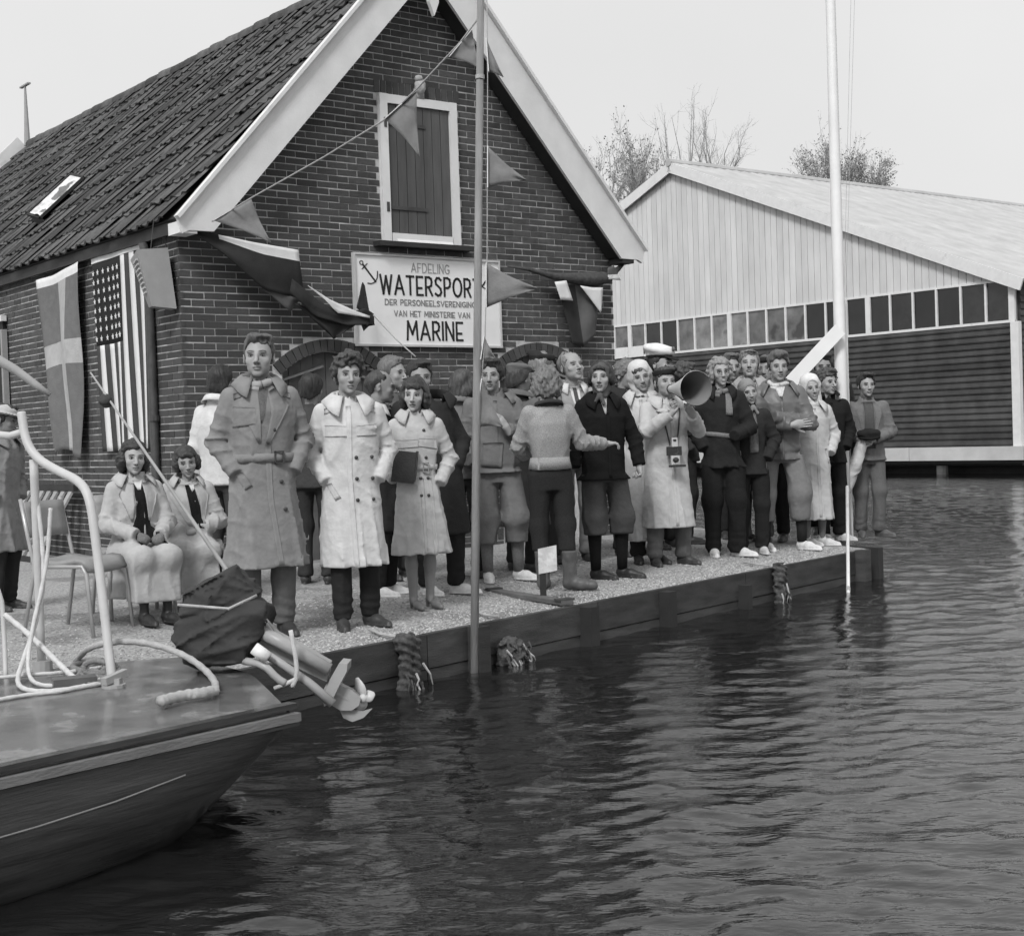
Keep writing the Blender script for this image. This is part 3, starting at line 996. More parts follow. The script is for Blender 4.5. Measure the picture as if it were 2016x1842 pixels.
def axis2(lo, hi, h, flo, fhi, fh):
    """grid axis with a fine stretch flo..fhi"""
    a = np.arange(lo, flo, h) if flo > lo else np.array([])
    b = np.arange(max(lo, flo), min(hi, fhi), fh)
    c = np.arange(min(hi, fhi), hi + h, h) if fhi < hi else np.array([])
    return np.unique(np.round(np.concatenate([a, b, c]), 6))
def rot3(yaw=0, pitch=0, roll=0):
    return np.array((Matrix.Rotation(yaw, 3, 'Z') @ Matrix.Rotation(pitch, 3, 'X') @ Matrix.Rotation(roll, 3, 'Y')))

# ---- hands
def make_hand(curls, thumb=0.5, spread=0.0):
    """hand along +y from the wrist at 0, thumb side +x, palm faces -z"""
    segs = []
    spec = [(0.030, (0.043, 0.026, 0.021), 0.0088), (0.010, (0.047, 0.029, 0.022), 0.0092), (-0.011, (0.044, 0.027, 0.021), 0.0088), (-0.030, (0.034, 0.020, 0.018), 0.0077)]
    for i, (lx, ls, r) in enumerate(spec):
        p = V3(lx, 0.086 - 0.006 * abs(i - 1), 0); a = 0.0
        sx = spread * (0.10 - 0.075 * i)
        for j, L in enumerate(ls):
            a += curls[i][j]
            q = p + L * V3(sx * math.cos(a), math.cos(a), -math.sin(a))
            segs.append((p, q, r * (1 - 0.08 * j), r * (1 - 0.08 * (j + 1)))); p = q
    p = V3(0.028, 0.028, -0.006)
    d1 = V3(0.72, 0.62, -0.30 - thumb * .4); d1 /= np.linalg.norm(d1)
    q = p + d1 * 0.042; segs.append((p, q, 0.015, 0.0115))
    d2 = V3(0.42 - thumb * .5, 0.80, -0.45 * thumb - .1); d2 /= np.linalg.norm(d2)
    r2 = q + d2 * 0.030; segs.append((q, r2, 0.0112, 0.0098)); segs.append((r2, r2 + d2 * 0.022, 0.0098, 0.0082))
    def fn(P):
        d = ell(P, (0, 0.052, 0.0), (0.043, 0.052, 0.0175))
        d = smin(d, cone(P, (0, -0.04, 0), (0, 0.02, 0), 0.027, 0.029), 0.02)
        for a, b, ra, rb in segs: d = smin(d, cone(P, a, b, ra, rb), 0.0045)
        return d
    h = 0.0042
    return surfnet(fn, axis(-0.06, 0.11, h), axis(-0.05, 0.20, h), axis(-0.10, 0.04, h))
HANDS = {
    'relaxed': make_hand([(.25, .35, .2), (.3, .4, .25), (.35, .45, .25), (.4, .5, .3)], .3),
    'grip': make_hand([(1.1, 1.3, .7), (1.15, 1.35, .7), (1.2, 1.35, .7), (1.25, 1.35, .7)], .9),
    'reach': make_hand([(.05, .45, .3), (.25, .7, .4), (.35, .8, .5), (.4, .85, .5)], .15, 0.6),
    'flat': make_hand([(.1, .15, .1), (.1, .18, .1), (.12, .2, .1), (.15, .2, .15)], .1, .3),
}
def place_hand(kind, wrist, fdir, palm, side, scale=1.0):
    """transform a stored hand: fingers along fdir, palm facing palm; side = +1 puts the thumb on +x of the frame"""
    V, Q = HANDS[kind]
    y = np.asarray(fdir, float); y = y / np.linalg.norm(y)
    z = -np.asarray(palm, float); z = z - y * (z @ y); z /= np.linalg.norm(z)
    x = np.cross(y, z) * side
    W = V * scale
    out = np.asarray(wrist) + W[:, :1] * x + W[:, 1:2] * y + W[:, 2:3] * z
    return out, (Q if side > 0 else Q[:, ::-1])

# ---- heads
def head_sdf(Ph, F):
    """Ph: points in the head frame (face towards -y); F: face parameters"""
    w_ = F.get('w', 1.0); jw = F.get('jaw', 1.0); fat = F.get('fat', 0.0); ns = F.get('nose', 1.0)
    q = Ph / np.array([w_, 1, 1])
    qa = np.abs(q[:, :1]); qs = np.concatenate([qa, q[:, 1:]], 1)
    d = ell(q, (0, 0.014, 0.034), (0.076, 0.096, 0.084))
    d = smin(d, ell(q, (0, -0.022, -0.012), (0.064, 0.072, 0.080)), 0.022)
    d = smin(d, ell(q, (0, -0.030, -0.066), (0.050 * jw + fat, 0.056, 0.046)), 0.024)
    d = smin(d, ell(q, (0, -0.070, -0.100), (0.022 * jw, 0.018, 0.016)), 0.018)
    d = smin(d, ell(qs, (0.043, -0.060, -0.028), (0.020 + fat, 0.018, 0.020)), 0.018)
    d = smin(d, ell(qs, (0.030, -0.082, 0.019), (0.026, 0.011, 0.008)), 0.012)
    d = smax(d, -ell(qs, (0.033, -0.106, -0.002), (0.021, 0.027, 0.0135)), 0.010)
    d = smin(d, ell(qs, (0.032, -0.0715, -0.003), (0.0145, 0.0118, 0.0105)), 0.003)
    d = smin(d, cone(q, (0, -0.086, 0.008), (0, -0.086 - 0.026 * ns, -0.036), 0.0085, 0.0115), 0.010)
    d = smin(d, ell(qs, (0.0115, -0.099, -0.040), (0.0085, 0.011, 0.0075)), 0.005)
    d = smin(d, ell(q, (0, -0.0905, -0.063), (0.022, 0.010, 0.0058)), 0.006)
    d = smin(d, ell(q, (0, -0.0885, -0.0755), (0.0185, 0.010, 0.0065)), 0.006)
    if F.get('smile'):
        d = smax(d, -ell(q, (0, -0.1005, -0.0685), (0.021, 0.007, 0.0032)), 0.003)
    else:
        d = smax(d, -ell(q, (0, -0.1015, -0.0692), (0.020, 0.006, 0.0016)), 0.003)
    if F.get('ears', True):
        Re = rot3(0.35, 0.2, 0)
        e = ell(qs, (0.0795, 0.018, -0.010), (0.009, 0.019, 0.031), Re)
        e = smax(e, -ell(qs, (0.0895, 0.012, -0.006), (0.008, 0.010, 0.018), Re), 0.004)
        d = smin(d, e, 0.008)
    return d
def face_tone(Ph, skin, F):
    w_ = F.get('w', 1.0)
    x = np.abs(Ph[:, 0]) / w_; y = Ph[:, 1]; z = Ph[:, 2]
    t = np.full(len(Ph), float(skin))
    front = y < -0.03
    def sm(v, a, b_): return np.clip((v - a) / (b_ - a), 0, 1)
    br = F.get('brow', 0.30)
    bz = 0.021 + 0.004 * np.sin((x - 0.012) / 0.04 * 3.0)
    m = front * np.exp(-((z - bz) / 0.0050) ** 2) * sm(x, 0.008, 0.014) * (1 - sm(x, 0.046, 0.054))
    t *= 1 - m * (1 - br) * .5
    ex, ez = x - 0.032, z + 0.003
    e = (ex / 0.0165) ** 2 + (ez / (0.0062 if not F.get('squint') else 0.0035)) ** 2
    iris = np.exp(-((ex - F.get('look', 0.0) * np.sign(Ph[:, 0])) / 0.0065) ** 2 - (ez / 0.0062) ** 2)
    inside = front * np.clip(1.25 - e, 0, 1)
    t = t * (1 - inside) + inside * (0.20 * (1 - iris) + 0.05 * iris)
    lash = front * np.exp(-((e - 1.1) / 0.35) ** 2) * (0.35 + 0.65 * (ez > 0))
    t *= 1 - 0.42 * lash
    t *= 1 - 0.14 * front * np.exp(-(ex / 0.021) ** 2 - ((ez - 0.003) / 0.0105) ** 2)  # socket shade around the eyes painted into the skin tone
    lip = F.get('lip', 0.62)
    lm = front * np.exp(-((z + 0.0685) / 0.0085) ** 4) * (1 - sm(x, 0.018, 0.025))
    t *= 1 - lm * (1 - lip)
    if F.get('smile'):
        ml = front * np.exp(-((z + 0.0685) / 0.0035) ** 2) * (1 - sm(x, 0.018, 0.024))
        t = t * (1 - ml) + ml * 0.6
    else:
        ml = front * np.exp(-((z + 0.0692) / 0.0024) ** 2) * (1 - sm(x, 0.019, 0.026))
        t *= 1 - ml * 0.65
    nz_ = (y < -0.085) * np.exp(-((x - 0.0085) / 0.0050) ** 2 - ((z + 0.0475) / 0.0042) ** 2)
    t *= 1 - 0.7 * nz_
    if F.get('stubble'):
        sb = front * sm(-z, 0.045, 0.06)
        t *= 1 - F['stubble'] * sb * (1 - lm)
    ck = front * np.exp(-((x - 0.045) / 0.016) ** 2 - ((z + 0.035) / 0.016) ** 2)
    t *= 1 + 0.06 * ck
    return t
def hair_sdf(Ph, kind, par):
    vol = par.get('vol', 1.0); sd = par.get('seed', 1)
    x, y, z = Ph[:, 0], Ph[:, 1], Ph[:, 2]
    qs = np.concatenate([np.abs(Ph[:, :1]), Ph[:, 1:]], 1)
    th = 0.010 * vol
    cap = ell(Ph, (0, 0.016, 0.038), (0.078 + th, 0.097 + th, 0.084 + th * 1.25))
    hl = par.get('line', 0.072)                    # hairline height on the forehead
    cut = (hl - 0.80 * (y + 0.085)) - z            # > 0 below the hairline plane
    wv = (0.007 * np.sin(55 * x + sd) + 0.007 * np.sin(131 * x + 2 * sd) + .006 * wob(Ph, 60, sd)) * (y < 0)
    cut = cut + wv
    if kind in ('short', 'curly_short', 'thin'):
        nape = -0.075 - z
        side = np.where((np.abs(y - 0.0) < 0.03) & (z > -0.035), 0.016, 0.0)
        d = smax(cap, cut - side, 0.008)
        d = np.maximum(d, nape)
        # fuller crown swept to one side
        if kind != 'thin':
            d = smin(d, smax(ell(Ph, (0.012 * par.get('part', 1), -0.030, 0.096 + .006 * vol), (0.064, 0.072, 0.020 * vol)), cut - .02, .01), 0.024)
        else:
            d = np.maximum(d, -(np.sqrt((x / 0.062) ** 2 + ((y + 0.035) / 0.075) ** 2) - 1) * 0.05 * (z > 0.03) - 1 * (z <= 0.03))
    elif kind in ('bob', 'curly_bob', 'long'):
        d = smax(cap, cut, 0.010)
        lo = {'bob': -0.085, 'curly_bob': -0.075, 'long': -0.16}[kind] * par.get('len', 1.0)
        lobe = ell(qs, (0.080, 0.020, 0.5 * lo + 0.015), (0.030 * vol, 0.062, abs(lo) * .62 + 0.03))
        back = ell(Ph, (0, 0.075, 0.5 * lo + 0.01), (0.080 * vol, 0.045 * vol, abs(lo) * 0.62 + 0.035))
        d = smin(d, smin(lobe, back, 0.025), 0.02)
        if par.get('fringe'):
            d = smin(d, ell(Ph, (0.0, -0.083, 0.060), (0.050, 0.018, 0.026)), 0.012)
        d = smax(d, -ell(Ph, (0, -0.10, -0.05), (0.060, 0.085, 0.100)), 0.01)
    elif kind == 'under':
        d = smax(ell(Ph, (0, 0.016, 0.036), (0.081, 0.098, 0.086)), cut, 0.008)
    elif kind == 'back':
        d = smin(cap, ell(Ph, (0, 0.06, -0.03), (0.082, 0.06, 0.085)), 0.02)
        d = smax(d, cut, 0.01)
    else:
        d = cap
    if kind.startswith('curly') or par.get('curl'):
        a = par.get('curl', 0.011)
        d = d - a * wob(Ph, 75, sd, 6) - 0.5 * a * wob(Ph, 150, sd + 3, 4)
    else:
        a = 0.0035
        strands = np.sin(np.arctan2(x, y - 0.015) * 21 + 3.0 * wob(Ph, 24, sd) + 25 * z * np.sign(x))
        d = d - 0.0026 * strands - 0.0060 * wob(Ph, 34, sd + 1) - 0.0035 * wob(Ph * V3(1, 1, .4), 95, sd + 2, 4)
    return d
M_SKIN = mat('skin', 0.5, 0.55, 0.04, 30, 0.05, 200, spec=0.4, attr=True)
def hair_mat(v):
    return mat('hair_%03d' % int(v * 1000), v, 0.5, 0.35, 60, 0.6, 140, spec=0.45, stretch=(1, 1, .35))
def cloth_mat(v, kind='cloth'):
    if kind == 'knit': return mat('knit_%03d' % int(v * 1000), v, 0.95, 0.18, 90, 0.7, 320, spec=0.1)
    if kind == 'tweed': return mat('tweed_%03d' % int(v * 1000), v, 0.95, 0.30, 140, 0.5, 300, spec=0.1)
    if kind == 'shiny': return mat('oilcloth_%03d' % int(v * 1000), v, 0.45, 0.12, 12, 0.4, 22, spec=0.4)
    return mat('cloth_%03d' % int(v * 1000), v, 0.88, 0.10, 14, 0.55, 28, spec=0.15)

# ---- shoes, one mesh per style, shared
def make_shoe(style):
    def fn(P):
        if style == 'heel':
            d = smin(cone(P, (0, 0.055, 0.075), (0, -0.06, 0.040), 0.030, 0.034), cone(P, (0, -0.06, 0.034), (0, -0.15, 0.020), 0.034, 0.020), 0.03)
            d = np.minimum(d, cone(P, (0, 0.072, 0.06), (0, 0.078, 0.0), 0.020, 0.013))
            d = smax(d, -ell(P, (0, 0.0, 0.115), (0.032, 0.07, 0.05)), 0.006)
        elif style == 'boot':
            d = smin(cone(P, (0, 0.055, 0.05), (0, -0.06, 0.05), 0.046, 0.050), cone(P, (0, -0.06, 0.045), (0, -0.175, 0.036), 0.050, 0.036), 0.03)
            d = smin(d, cone(P, (0, 0.035, 0.08), (0, 0.035, 0.34), 0.056, 0.068), 0.03)
            d = d - 0.004 * wob(P, 60, 2)
            d = np.maximum(d, P[:, 2] - 0.33)
        else:
            d = smin(cone(P, (0, 0.055, 0.040), (0, -0.05, 0.038), 0.037, 0.040), cone(P, (0, -0.05, 0.034), (0.004, -0.172, 0.022), 0.041, 0.022), 0.03)
            d = smin(d, cone(P, (0, 0.04, 0.06), (0, 0.03, 0.110), 0.038, 0.038), 0.03)
            sole = np.maximum(ell(P * V3(1, 1, 0) + V3(0, 0, 0), (0, -0.055, 0), (0.046, 0.150, 1)) , np.abs(P[:, 2] - 0.009) - 0.009)
            d = np.minimum(d, sole)
        return np.maximum(d, -P[:, 2])
    h = 0.0075
    V, Q = surfnet(fn, axis(-0.075, 0.075, h), axis(-0.23, 0.13, h), axis(-0.012, 0.36 if style == 'boot' else 0.15, h))
    o = np_mesh('shoe_' + style, V, Q, mat('shoe', 0.05), None)
    me = o.data
    bpy.data.objects.remove(o)
    return me
SHOES = {k: make_shoe(k) for k in ('plain', 'heel', 'boot')}
def add_shoe(root, style, m, x, y, ang, s, z=0.0, pitch=0.0):
    q_ = .93 * s
    o = piece('shoe', SHOES[style], root, (x * s + .035 * q_ * math.sin(ang), (y + .03) * s - .035 * q_ * math.cos(ang), z * s), (pitch, 0, ang), (q_, q_, q_))
    o.material_slots[0].link = 'OBJECT'; o.material_slots[0].material = m
    return o

# ---- appliques projected onto a garment
def march(fn, O, D, n=46):
    t = np.zeros(len(O))
    for _ in range(n):
        d = fn(O + D * t[:, None])
        t += np.clip(d, -0.02, 0.2) * 0.75
    return O + D * t[:, None]
def applique(name, fn, L, R_, m, root, s, th=0.006, nu=7, nv=10, front=True, hide=None):
    """cloth piece between the polylines L and R_ given as (x, z) seen from the front"""
    def res(pl, n):
        pl = np.asarray(pl, float)
        sg = np.concatenate([[0], np.cumsum(np.linalg.norm(np.diff(pl, axis=0), axis=1))])
        q = np.linspace(0, sg[-1], n)
        return np.stack([np.interp(q, sg, pl[:, 0]), np.interp(q, sg, pl[:, 1])], -1)
    a = res(L, nv); b_ = res(R_, nv)
    T = np.linspace(0, 1, nu)
    G = (a[:, None] * (1 - T[None, :, None]) + b_[:, None] * T[None, :, None]).reshape(-1, 2)
    sg = -1.0 if front else 1.0
    O = np.stack([G[:, 0], np.full(len(G), 0.62 * sg), G[:, 1]], -1)
    D = np.tile(V3(0, -sg, 0), (len(O), 1))
    P = march(fn, O, D)
    P[:, 1] = np.clip(P[:, 1], -0.5, 0.5)
    th = th * .6
    top = P + V3(0, sg * th, 0); bot = P + V3(0, -sg * 0.01, 0)
    Vv = np.concatenate([top, bot]); n = nu * nv
    I = np.arange(n).reshape(nv, nu)
    Q = [np.stack([I[:-1, :-1], I[:-1, 1:], I[1:, 1:], I[1:, :-1]], -1).reshape(-1, 4)]
    for e in (I[0], I[-1], I[:, 0], I[:, -1]):
        Q.append(np.stack([e[:-1], e[1:], e[1:] + n, e[:-1] + n], -1))
    o = np_mesh(name, Vv, np.concatenate(Q), m, root, s=s)
    return o
def belt_ring(name, fn, z0, z1, m, root, s, a0=-math.pi, a1=math.pi, th=0.008, cy=0.0, n=48, cx=0.0, tilt=0.0):
    A_ = np.linspace(a0, a1, n)
    V = []
    for zz, tt in ((z0, th), (z1, th), (z1, -.01), (z0, -.01)):
        D = np.stack([-np.sin(A_), np.cos(A_), np.zeros(n)], -1)
        O = np.stack([cx + 0.45 * np.sin(A_), cy - 0.45 * np.cos(A_), zz + tilt * np.sin(A_)], -1)
        P = march(fn, O, D)
        V.append(P - D * tt)
    V = np.concatenate(V)
    I = np.arange(4 * n).reshape(4, n)
    Q = np.concatenate([np.stack([I[a][:-1], I[a][1:], I[b][1:], I[b][:-1]], -1) for a, b in ((0, 1), (1, 2), (2, 3), (3, 0))])
    return np_mesh(name, V, Q, m, root, s=s)
BTN = MB().ball((0, 0, 0), (0.0125, 0.005, 0.0125), 10).mesh('button', True)
def buttons(fn, pts, m, root, s):
    if not BTN.materials: BTN.materials.append(m)
    P = march(fn, np.array([[x, -0.62, z] for x, z in pts]), np.tile(V3(0, 1, 0), (len(pts), 1)))
    for p in P:
        o = piece('button', BTN, root, tuple((p + V3(0, -.006, 0)) * s), (0, 0, 0), (s, s, s))
        o.material_slots[0].link = 'OBJECT'; o.material_slots[0].material = m
def collar(name, root, s, m, cz=1.475, cy=0.02, r=0.078, h=0.05, fall=0.055, spread=0.06, gap=0.5, pt=0.05, tilt=0.25, rot=0.0):
    """turned-down collar round the neck, open at the front"""
    n = 26
    A_ = np.linspace(gap, 2 * math.pi - gap, n)           # 0 = front
    V = []
    for i, a in enumerate(A_):
        e = abs(i / (n - 1) - 0.5) * 2                      # 1 at the front ends
        up = h * (1 - 0.25 * e)
        fl = fall + pt * max(0, e - 0.70) / 0.30
        ex = spread * (1 + 0.5 * max(0, e - .75) / .25)
        for rr, zz in ((r, -0.02), (r + 0.004, up * .7), (r + 0.012, up), (r + 0.022, up - 0.004), (r + 0.022 + ex * .55, up - fl * .55), (r + 0.022 + ex, up - fl)):
            V.append((rr * math.sin(a + rot) * 1.08, cy - rr * math.cos(a + rot), cz + zz - tilt * rr * math.cos(a) * .8))
    V = np.array(V); k = 6
    # collars sit higher at the back
    I = np.arange(n * k).reshape(n, k)
    Q = np.stack([I[:-1, :-1], I[1:, :-1], I[1:, 1:], I[:-1, 1:]], -1).reshape(-1, 4)
    o = np_mesh(name, V, Q, m, root, s=s)
    md = o.modifiers.new('thickness', 'SOLIDIFY'); md.thickness = 0.006; md.offset = 0
    return o
# ------------------------------------------------------------------ the person builder
ARM = {
    'hang': lambda e: (V3(e * .235, .03, 1.13), V3(e * .245, -.03, .90)),
    'pocket': lambda e: (V3(e * .258, .045, 1.14), V3(e * .160, -.072, .945)),
    'back': lambda e: (V3(e * .26, .08, 1.13), V3(e * .12, .15, .98)),
    'front': lambda e: (V3(e * .25, -.02, 1.13), V3(e * .07, -.20, 1.06)),
    'cross': lambda e: (V3(e * .262, -.085, 1.12), V3(-e * .085, -.245, 1.15 + .04 * e)),
    'hip': lambda e: (V3(e * .33, .05, 1.16), V3(e * .19, -.02, 1.0)),
}
class Ctx: pass
def hat_sdf(Ph, kind):
    x, y, z = Ph[:, 0], Ph[:, 1], Ph[:, 2]
    if kind == 'headscarf':
        d = ell(Ph, (0, 0.018, 0.030), (0.087, 0.110, 0.100))
        d = smin(d, cone(Ph, (0, 0.035, -0.03), (0, 0.015, -0.115), 0.080, 0.062), 0.03)
        d = smax(d, -ell(Ph, (0, -0.115, -0.022), (0.060, 0.085, 0.094)), 0.012)
        d = smin(d, ell(Ph, (0, -0.075, -0.135), (0.022, 0.018, 0.018)), 0.01)
        d = smin(d, cone(Ph, (0.0, -0.08, -0.14), (0.03, -0.085, -0.20), 0.014, 0.018), 0.01)
        d = smin(d, cone(Ph, (0.0, -0.08, -0.14), (-0.035, -0.085, -0.19), 0.014, 0.018), 0.01)
        return d - 0.0035 * np.sin(60 * z + 40 * y + 2 * wob(Ph, 25, 4)) - 0.003 * wob(Ph, 50, 2)
    if kind == 'hood':
        d = ell(Ph, (0, 0.030, 0.035), (0.100, 0.118, 0.112))
        d = smin(d, cone(Ph, (0, 0.07, 0.06), (0, 0.10, 0.10), 0.06, 0.03), 0.03)
        d = smin(d, cone(Ph, (0, 0.045, -0.03), (0, 0.03, -0.14), 0.096, 0.090), 0.03)
        d = smax(d, -ell(Ph, (0, -0.115, -0.030), (0.070, 0.115, 0.112)), 0.010)
        return d - 0.005 * wob(Ph, 26, 5) - 0.003 * np.sin(70 * z + 2 * wob(Ph, 20, 1))
    if kind == 'beret':
        R_ = rot3(0, 0.12, -0.22)
        d = ell(Ph, (0.016, 0.012, 0.098), (0.104, 0.110, 0.034), R_)
        band = np.maximum(np.abs(z - 0.075) - 0.016, np.sqrt((x / 0.083) ** 2 + ((y - .014) / 0.104) ** 2) * .09 - .09)
        d = smin(d, band, 0.02)
        d = smin(d, cone(Ph, (0.02, 0.012, 0.13), (0.02, 0.012, 0.146), 0.004, 0.003), 0.004)
        return d - 0.004 * wob(Ph, 40, 7)
    if kind == 'flatcap':
        d = ell(Ph, (0, 0.004, 0.088), (0.094, 0.122, 0.036), rot3(0, 0.14, 0))
        vis = np.maximum(ell(Ph, (0, -0.10, 0.066), (0.066, 0.062, 0.009), rot3(0, 0.25, 0)), y + 0.07)
        d = smin(d, vis, 0.012)
        band = np.maximum(np.abs(z - 0.06) - 0.02, np.sqrt((x / 0.084) ** 2 + ((y - .014) / 0.105) ** 2) * .09 - .09)
        return smin(d, band, .02) - 0.003 * wob(Ph, 35, 3)
    if kind == 'sunhat':
        d = smin(ell(Ph, (0, 0.012, 0.075), (0.094, 0.112, 0.055)), ell(Ph, (0, -0.03, 0.052), (0.135, 0.175, 0.010), rot3(0, 0.10, 0.08)), 0.015)
        return d - 0.003 * wob(Ph, 30, 3)
    if kind == 'cap_crown':
        d = ell(Ph, (0, 0.010, 0.124), (0.125, 0.136, 0.052), rot3(0, 0.30, 0))
        d = smin(d, np.maximum(np.abs(z - 0.10) - .02, np.sqrt(x ** 2 + ((y - .012) / 1.2) ** 2) - .095), .03)
        return d - 0.0025 * wob(Ph, 30, 3)
    if kind == 'cap_band':
        rr = np.sqrt(x ** 2 + ((y - .012) / 1.22) ** 2)
        d = np.maximum(np.abs(z - 0.075 + 0.0 * y) - 0.022, rr - 0.089)
        vis = np.maximum(ell(Ph, (0, -0.095, 0.048), (0.075, 0.075, 0.010), rot3(0, 0.45, 0)), y + 0.075)
        return smin(d, vis, 0.006)
    return ell(Ph, (0, 0.02, 0.05), (0.09, 0.11, 0.09))

def person(label, hx, ty, k, yaw=0.0, head=(0, 0, 0), face=None, skin=0.40, hair=('short', 0.06, {}), hats=(), lean=(0, 0), female=False,
           top=None, bottom=None, shoes=('plain', 0.05), arms=('hang', 'hang'), hands=None, coll=None, extra=None, feet=None, fine=True,
           group=None, seat=0.0, H=None, zoff=0.0, inner=None, hatz=0.0, legtone=None):
    face = dict(face or {}); c = Ctx()
    if female:
        face.setdefault('w', 0.95); face.setdefault('jaw', 0.86); face.setdefault('nose', 0.85); face.setdefault('brow', 0.42)
    rs = np.random.RandomState(int(hx * 7 + ty) % 9999); sd = rs.randint(0, 20)
    face['w'] = face.get('w', 1.0) * rs.uniform(.95, 1.06); face['jaw'] = face.get('jaw', 1.0) * rs.uniform(.90, 1.10); face['nose'] = face.get('nose', 1.0) * rs.uniform(.8, 1.3); skin = skin * rs.uniform(.95, 1.12)
    Pt = atk(hx, ty, k)
    gz_ = float(gheight(Pt.x, Pt.y)) + zoff
    if seat:                                          # seated: the legs fold at seat height, ground lies `seat` above the standing ground
        s = (Pt.z - hatz - gz_) / (1.755 - seat); Hh = s * 1.755; gz_ -= seat * s
    else:
        Hh = H or (Pt.z - hatz - gz_)
        s = Hh / 1.755
    wyaw = yaw - math.atan2(Pt.x, Pt.y)
    lx, ly = lean
    off = Vector((lx * 1.12, ly * 1.12 - 0.01, 0)) * s
    off = Matrix.Rotation(wyaw, 3, 'Z') @ off
    root = thing('person', label, 'person', (Pt.x - off.x, Pt.y - off.y, gz_), wyaw, group)
    c.root, c.s, c.H = root, s, Hh
    fw_ = 0.90 if female else 1.0
    HS = 1.07                                        # head scale
    hcn = V3(lx * 1.12, ly * 1.12 - 0.012, 1.629)
    Rh = rot3(head[0], -head[1], head[2]) * HS      # head yaw, pitch up, roll
    def hp(P): return (P - hcn) @ Rh / HS ** 2
    c.hp, c.hcn, c.Rh = hp, hcn, Rh
    sh = [V3(lx + e * 0.168 * fw_, ly + 0.005, 1.395) for e in (-1, 1)]
    el, wr_ = [], []
    for i, e in enumerate((-1, 1)):
        a = arms[i]
        if isinstance(a, str):
            q0, q1 = ARM[a](e); q0 = q0 + V3(lx * .6, ly * .6, 0); q1 = q1 + V3(lx * .3, ly * .3, 0)
            if a == 'cross': q0, q1 = q0 + V3(lx * .4, ly * .4, 0), q1 + V3(lx * .7, ly * .7, 0)
        else:
            q0, q1 = V3(*a[0]), V3(*a[1])
        el.append(q0); wr_.append(q1)
    c.sh, c.el, c.wr = sh, el, wr_
    feet = feet or ((-0.10, 0.0, -0.15), (0.10, 0.0, 0.15))
    hipz = 0.92
    knee = [V3((f[0] * .85 + e * 0.02), f[1] * .5 - 0.02, 0.50) for f, e in zip(feet, (-1, 1))]
    ank = [V3(f[0], f[1] + .03, 0.085) for f in feet]
    hip = [V3(e * 0.088, 0.0, 0.90) for e in (-1, 1)]
    if seat:
        knee = [V3(e * .10, -.43, .90) for e in (-1, 1)]; ank = [V3(e * .085, -.40, seat + .085) for e in (-1, 1)]
        feet = ((-.085, -.43, .1), (.085, -.43, .2))
    bare = bool(bottom is None)
    # ---- body: overlapping head, lower body and hand shells joined in one mesh object
    def lower(P):
        d = loft(P, [(.84, .12, .08, 0, 0), (.92, .135, .09, 0, 0), (1.05, .115 * fw_, .08, lx * .3, ly * .3), (1.25, .14 * fw_, .09, lx * .7, ly * .7), (1.38, .13 * fw_, .075, lx, ly), (1.455, .05, .05, lx, ly + .01)])
        for i in (0, 1):
            d = smin(d, cone(P, sh[i], el[i], .048 * fw_, .036 * fw_), .03)
            we = wr_[i] if any((q[0] < 0) == (i == 0) for q in (hands or [])) else el[i] * .45 + wr_[i] * .55
            d = smin(d, cone(P, el[i], we, .036 * fw_, .025 * fw_), .015)
            d = smin(d, cone(P, hip[i], knee[i], .078, .050), .02)
            mid = knee[i] * .62 + ank[i] * .38 + V3(0, .018, 0)
            d = smin(d, cone(P, knee[i], mid, .047, .048 * (1 if not female else .98)), .02)
            d = smin(d, cone(P, mid, ank[i], .048, .031), .02)
            if shoes[0] == 'heel': d = smin(d, cone(P, ank[i] + V3(0, .01, 0), ank[i] + V3(0, -.05, -.03), .028, .018), .02)
        return d
    def upper(P):
        hd = head_sdf(hp(P), face) * HS
        nk = cone(P, hcn + Rh @ V3(0, .022, -.075), V3(lx, ly + .028, 1.36), .053 * fw_, .058 * fw_)
        return smin(hd, nk, .02)
    hf = 0.0052 if fine else 0.0082
    hc_ = 0.014 if bare else 0.024
    allp = np.array(sh + el + wr_ + knee + ank)
    lo = np.minimum(allp.min(0), V3(-.16, -.12, 0)) - .07; hi = np.maximum(allp.max(0), V3(.16, .12, 0)) + .07
    V0_, Q0_ = surfnet(lower, axis(lo[0], hi[0], hc_), axis(lo[1], hi[1], hc_), axis(-0.01, 1.50, hc_))
    V, Q = surfnet(upper, axis(hcn[0] - .115, hcn[0] + .115, hf), axis(hcn[1] - .15, hcn[1] + .15, hf), axis(1.40, 1.79, hf))
    Q = np.concatenate([Q, Q0_ + len(V)]); V = np.concatenate([V, V0_])
    tn = np.full(len(V), skin)
    if legtone: tn[V[:, 2] < .8] = legtone
    m = V[:, 2] > 1.45
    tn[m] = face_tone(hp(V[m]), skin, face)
    parts = [(V, Q, tn)]
    for (side, kind, fdir, palm, thumb) in (hands or []):
        i = 0 if side < 0 else 1
        w0 = wr_[i]
        fdir = (w0 - el[i]) if fdir is None else V3(*fdir)
        hv, hq = place_hand(kind, w0, fdir, palm, thumb, 0.98 if not female else .88)
        parts.append((hv, hq, np.full(len(hv), skin * 1.02)))
    o_ = 0; VV, QQ, TT = [], [], []
    for v_, q_, t_ in parts:
        VV.append(v_); QQ.append(q_ + o_); TT.append(t_); o_ += len(v_)
    np_mesh('body', np.concatenate(VV), np.concatenate(QQ), M_SKIN, root, tone=np.concatenate(TT), s=s)
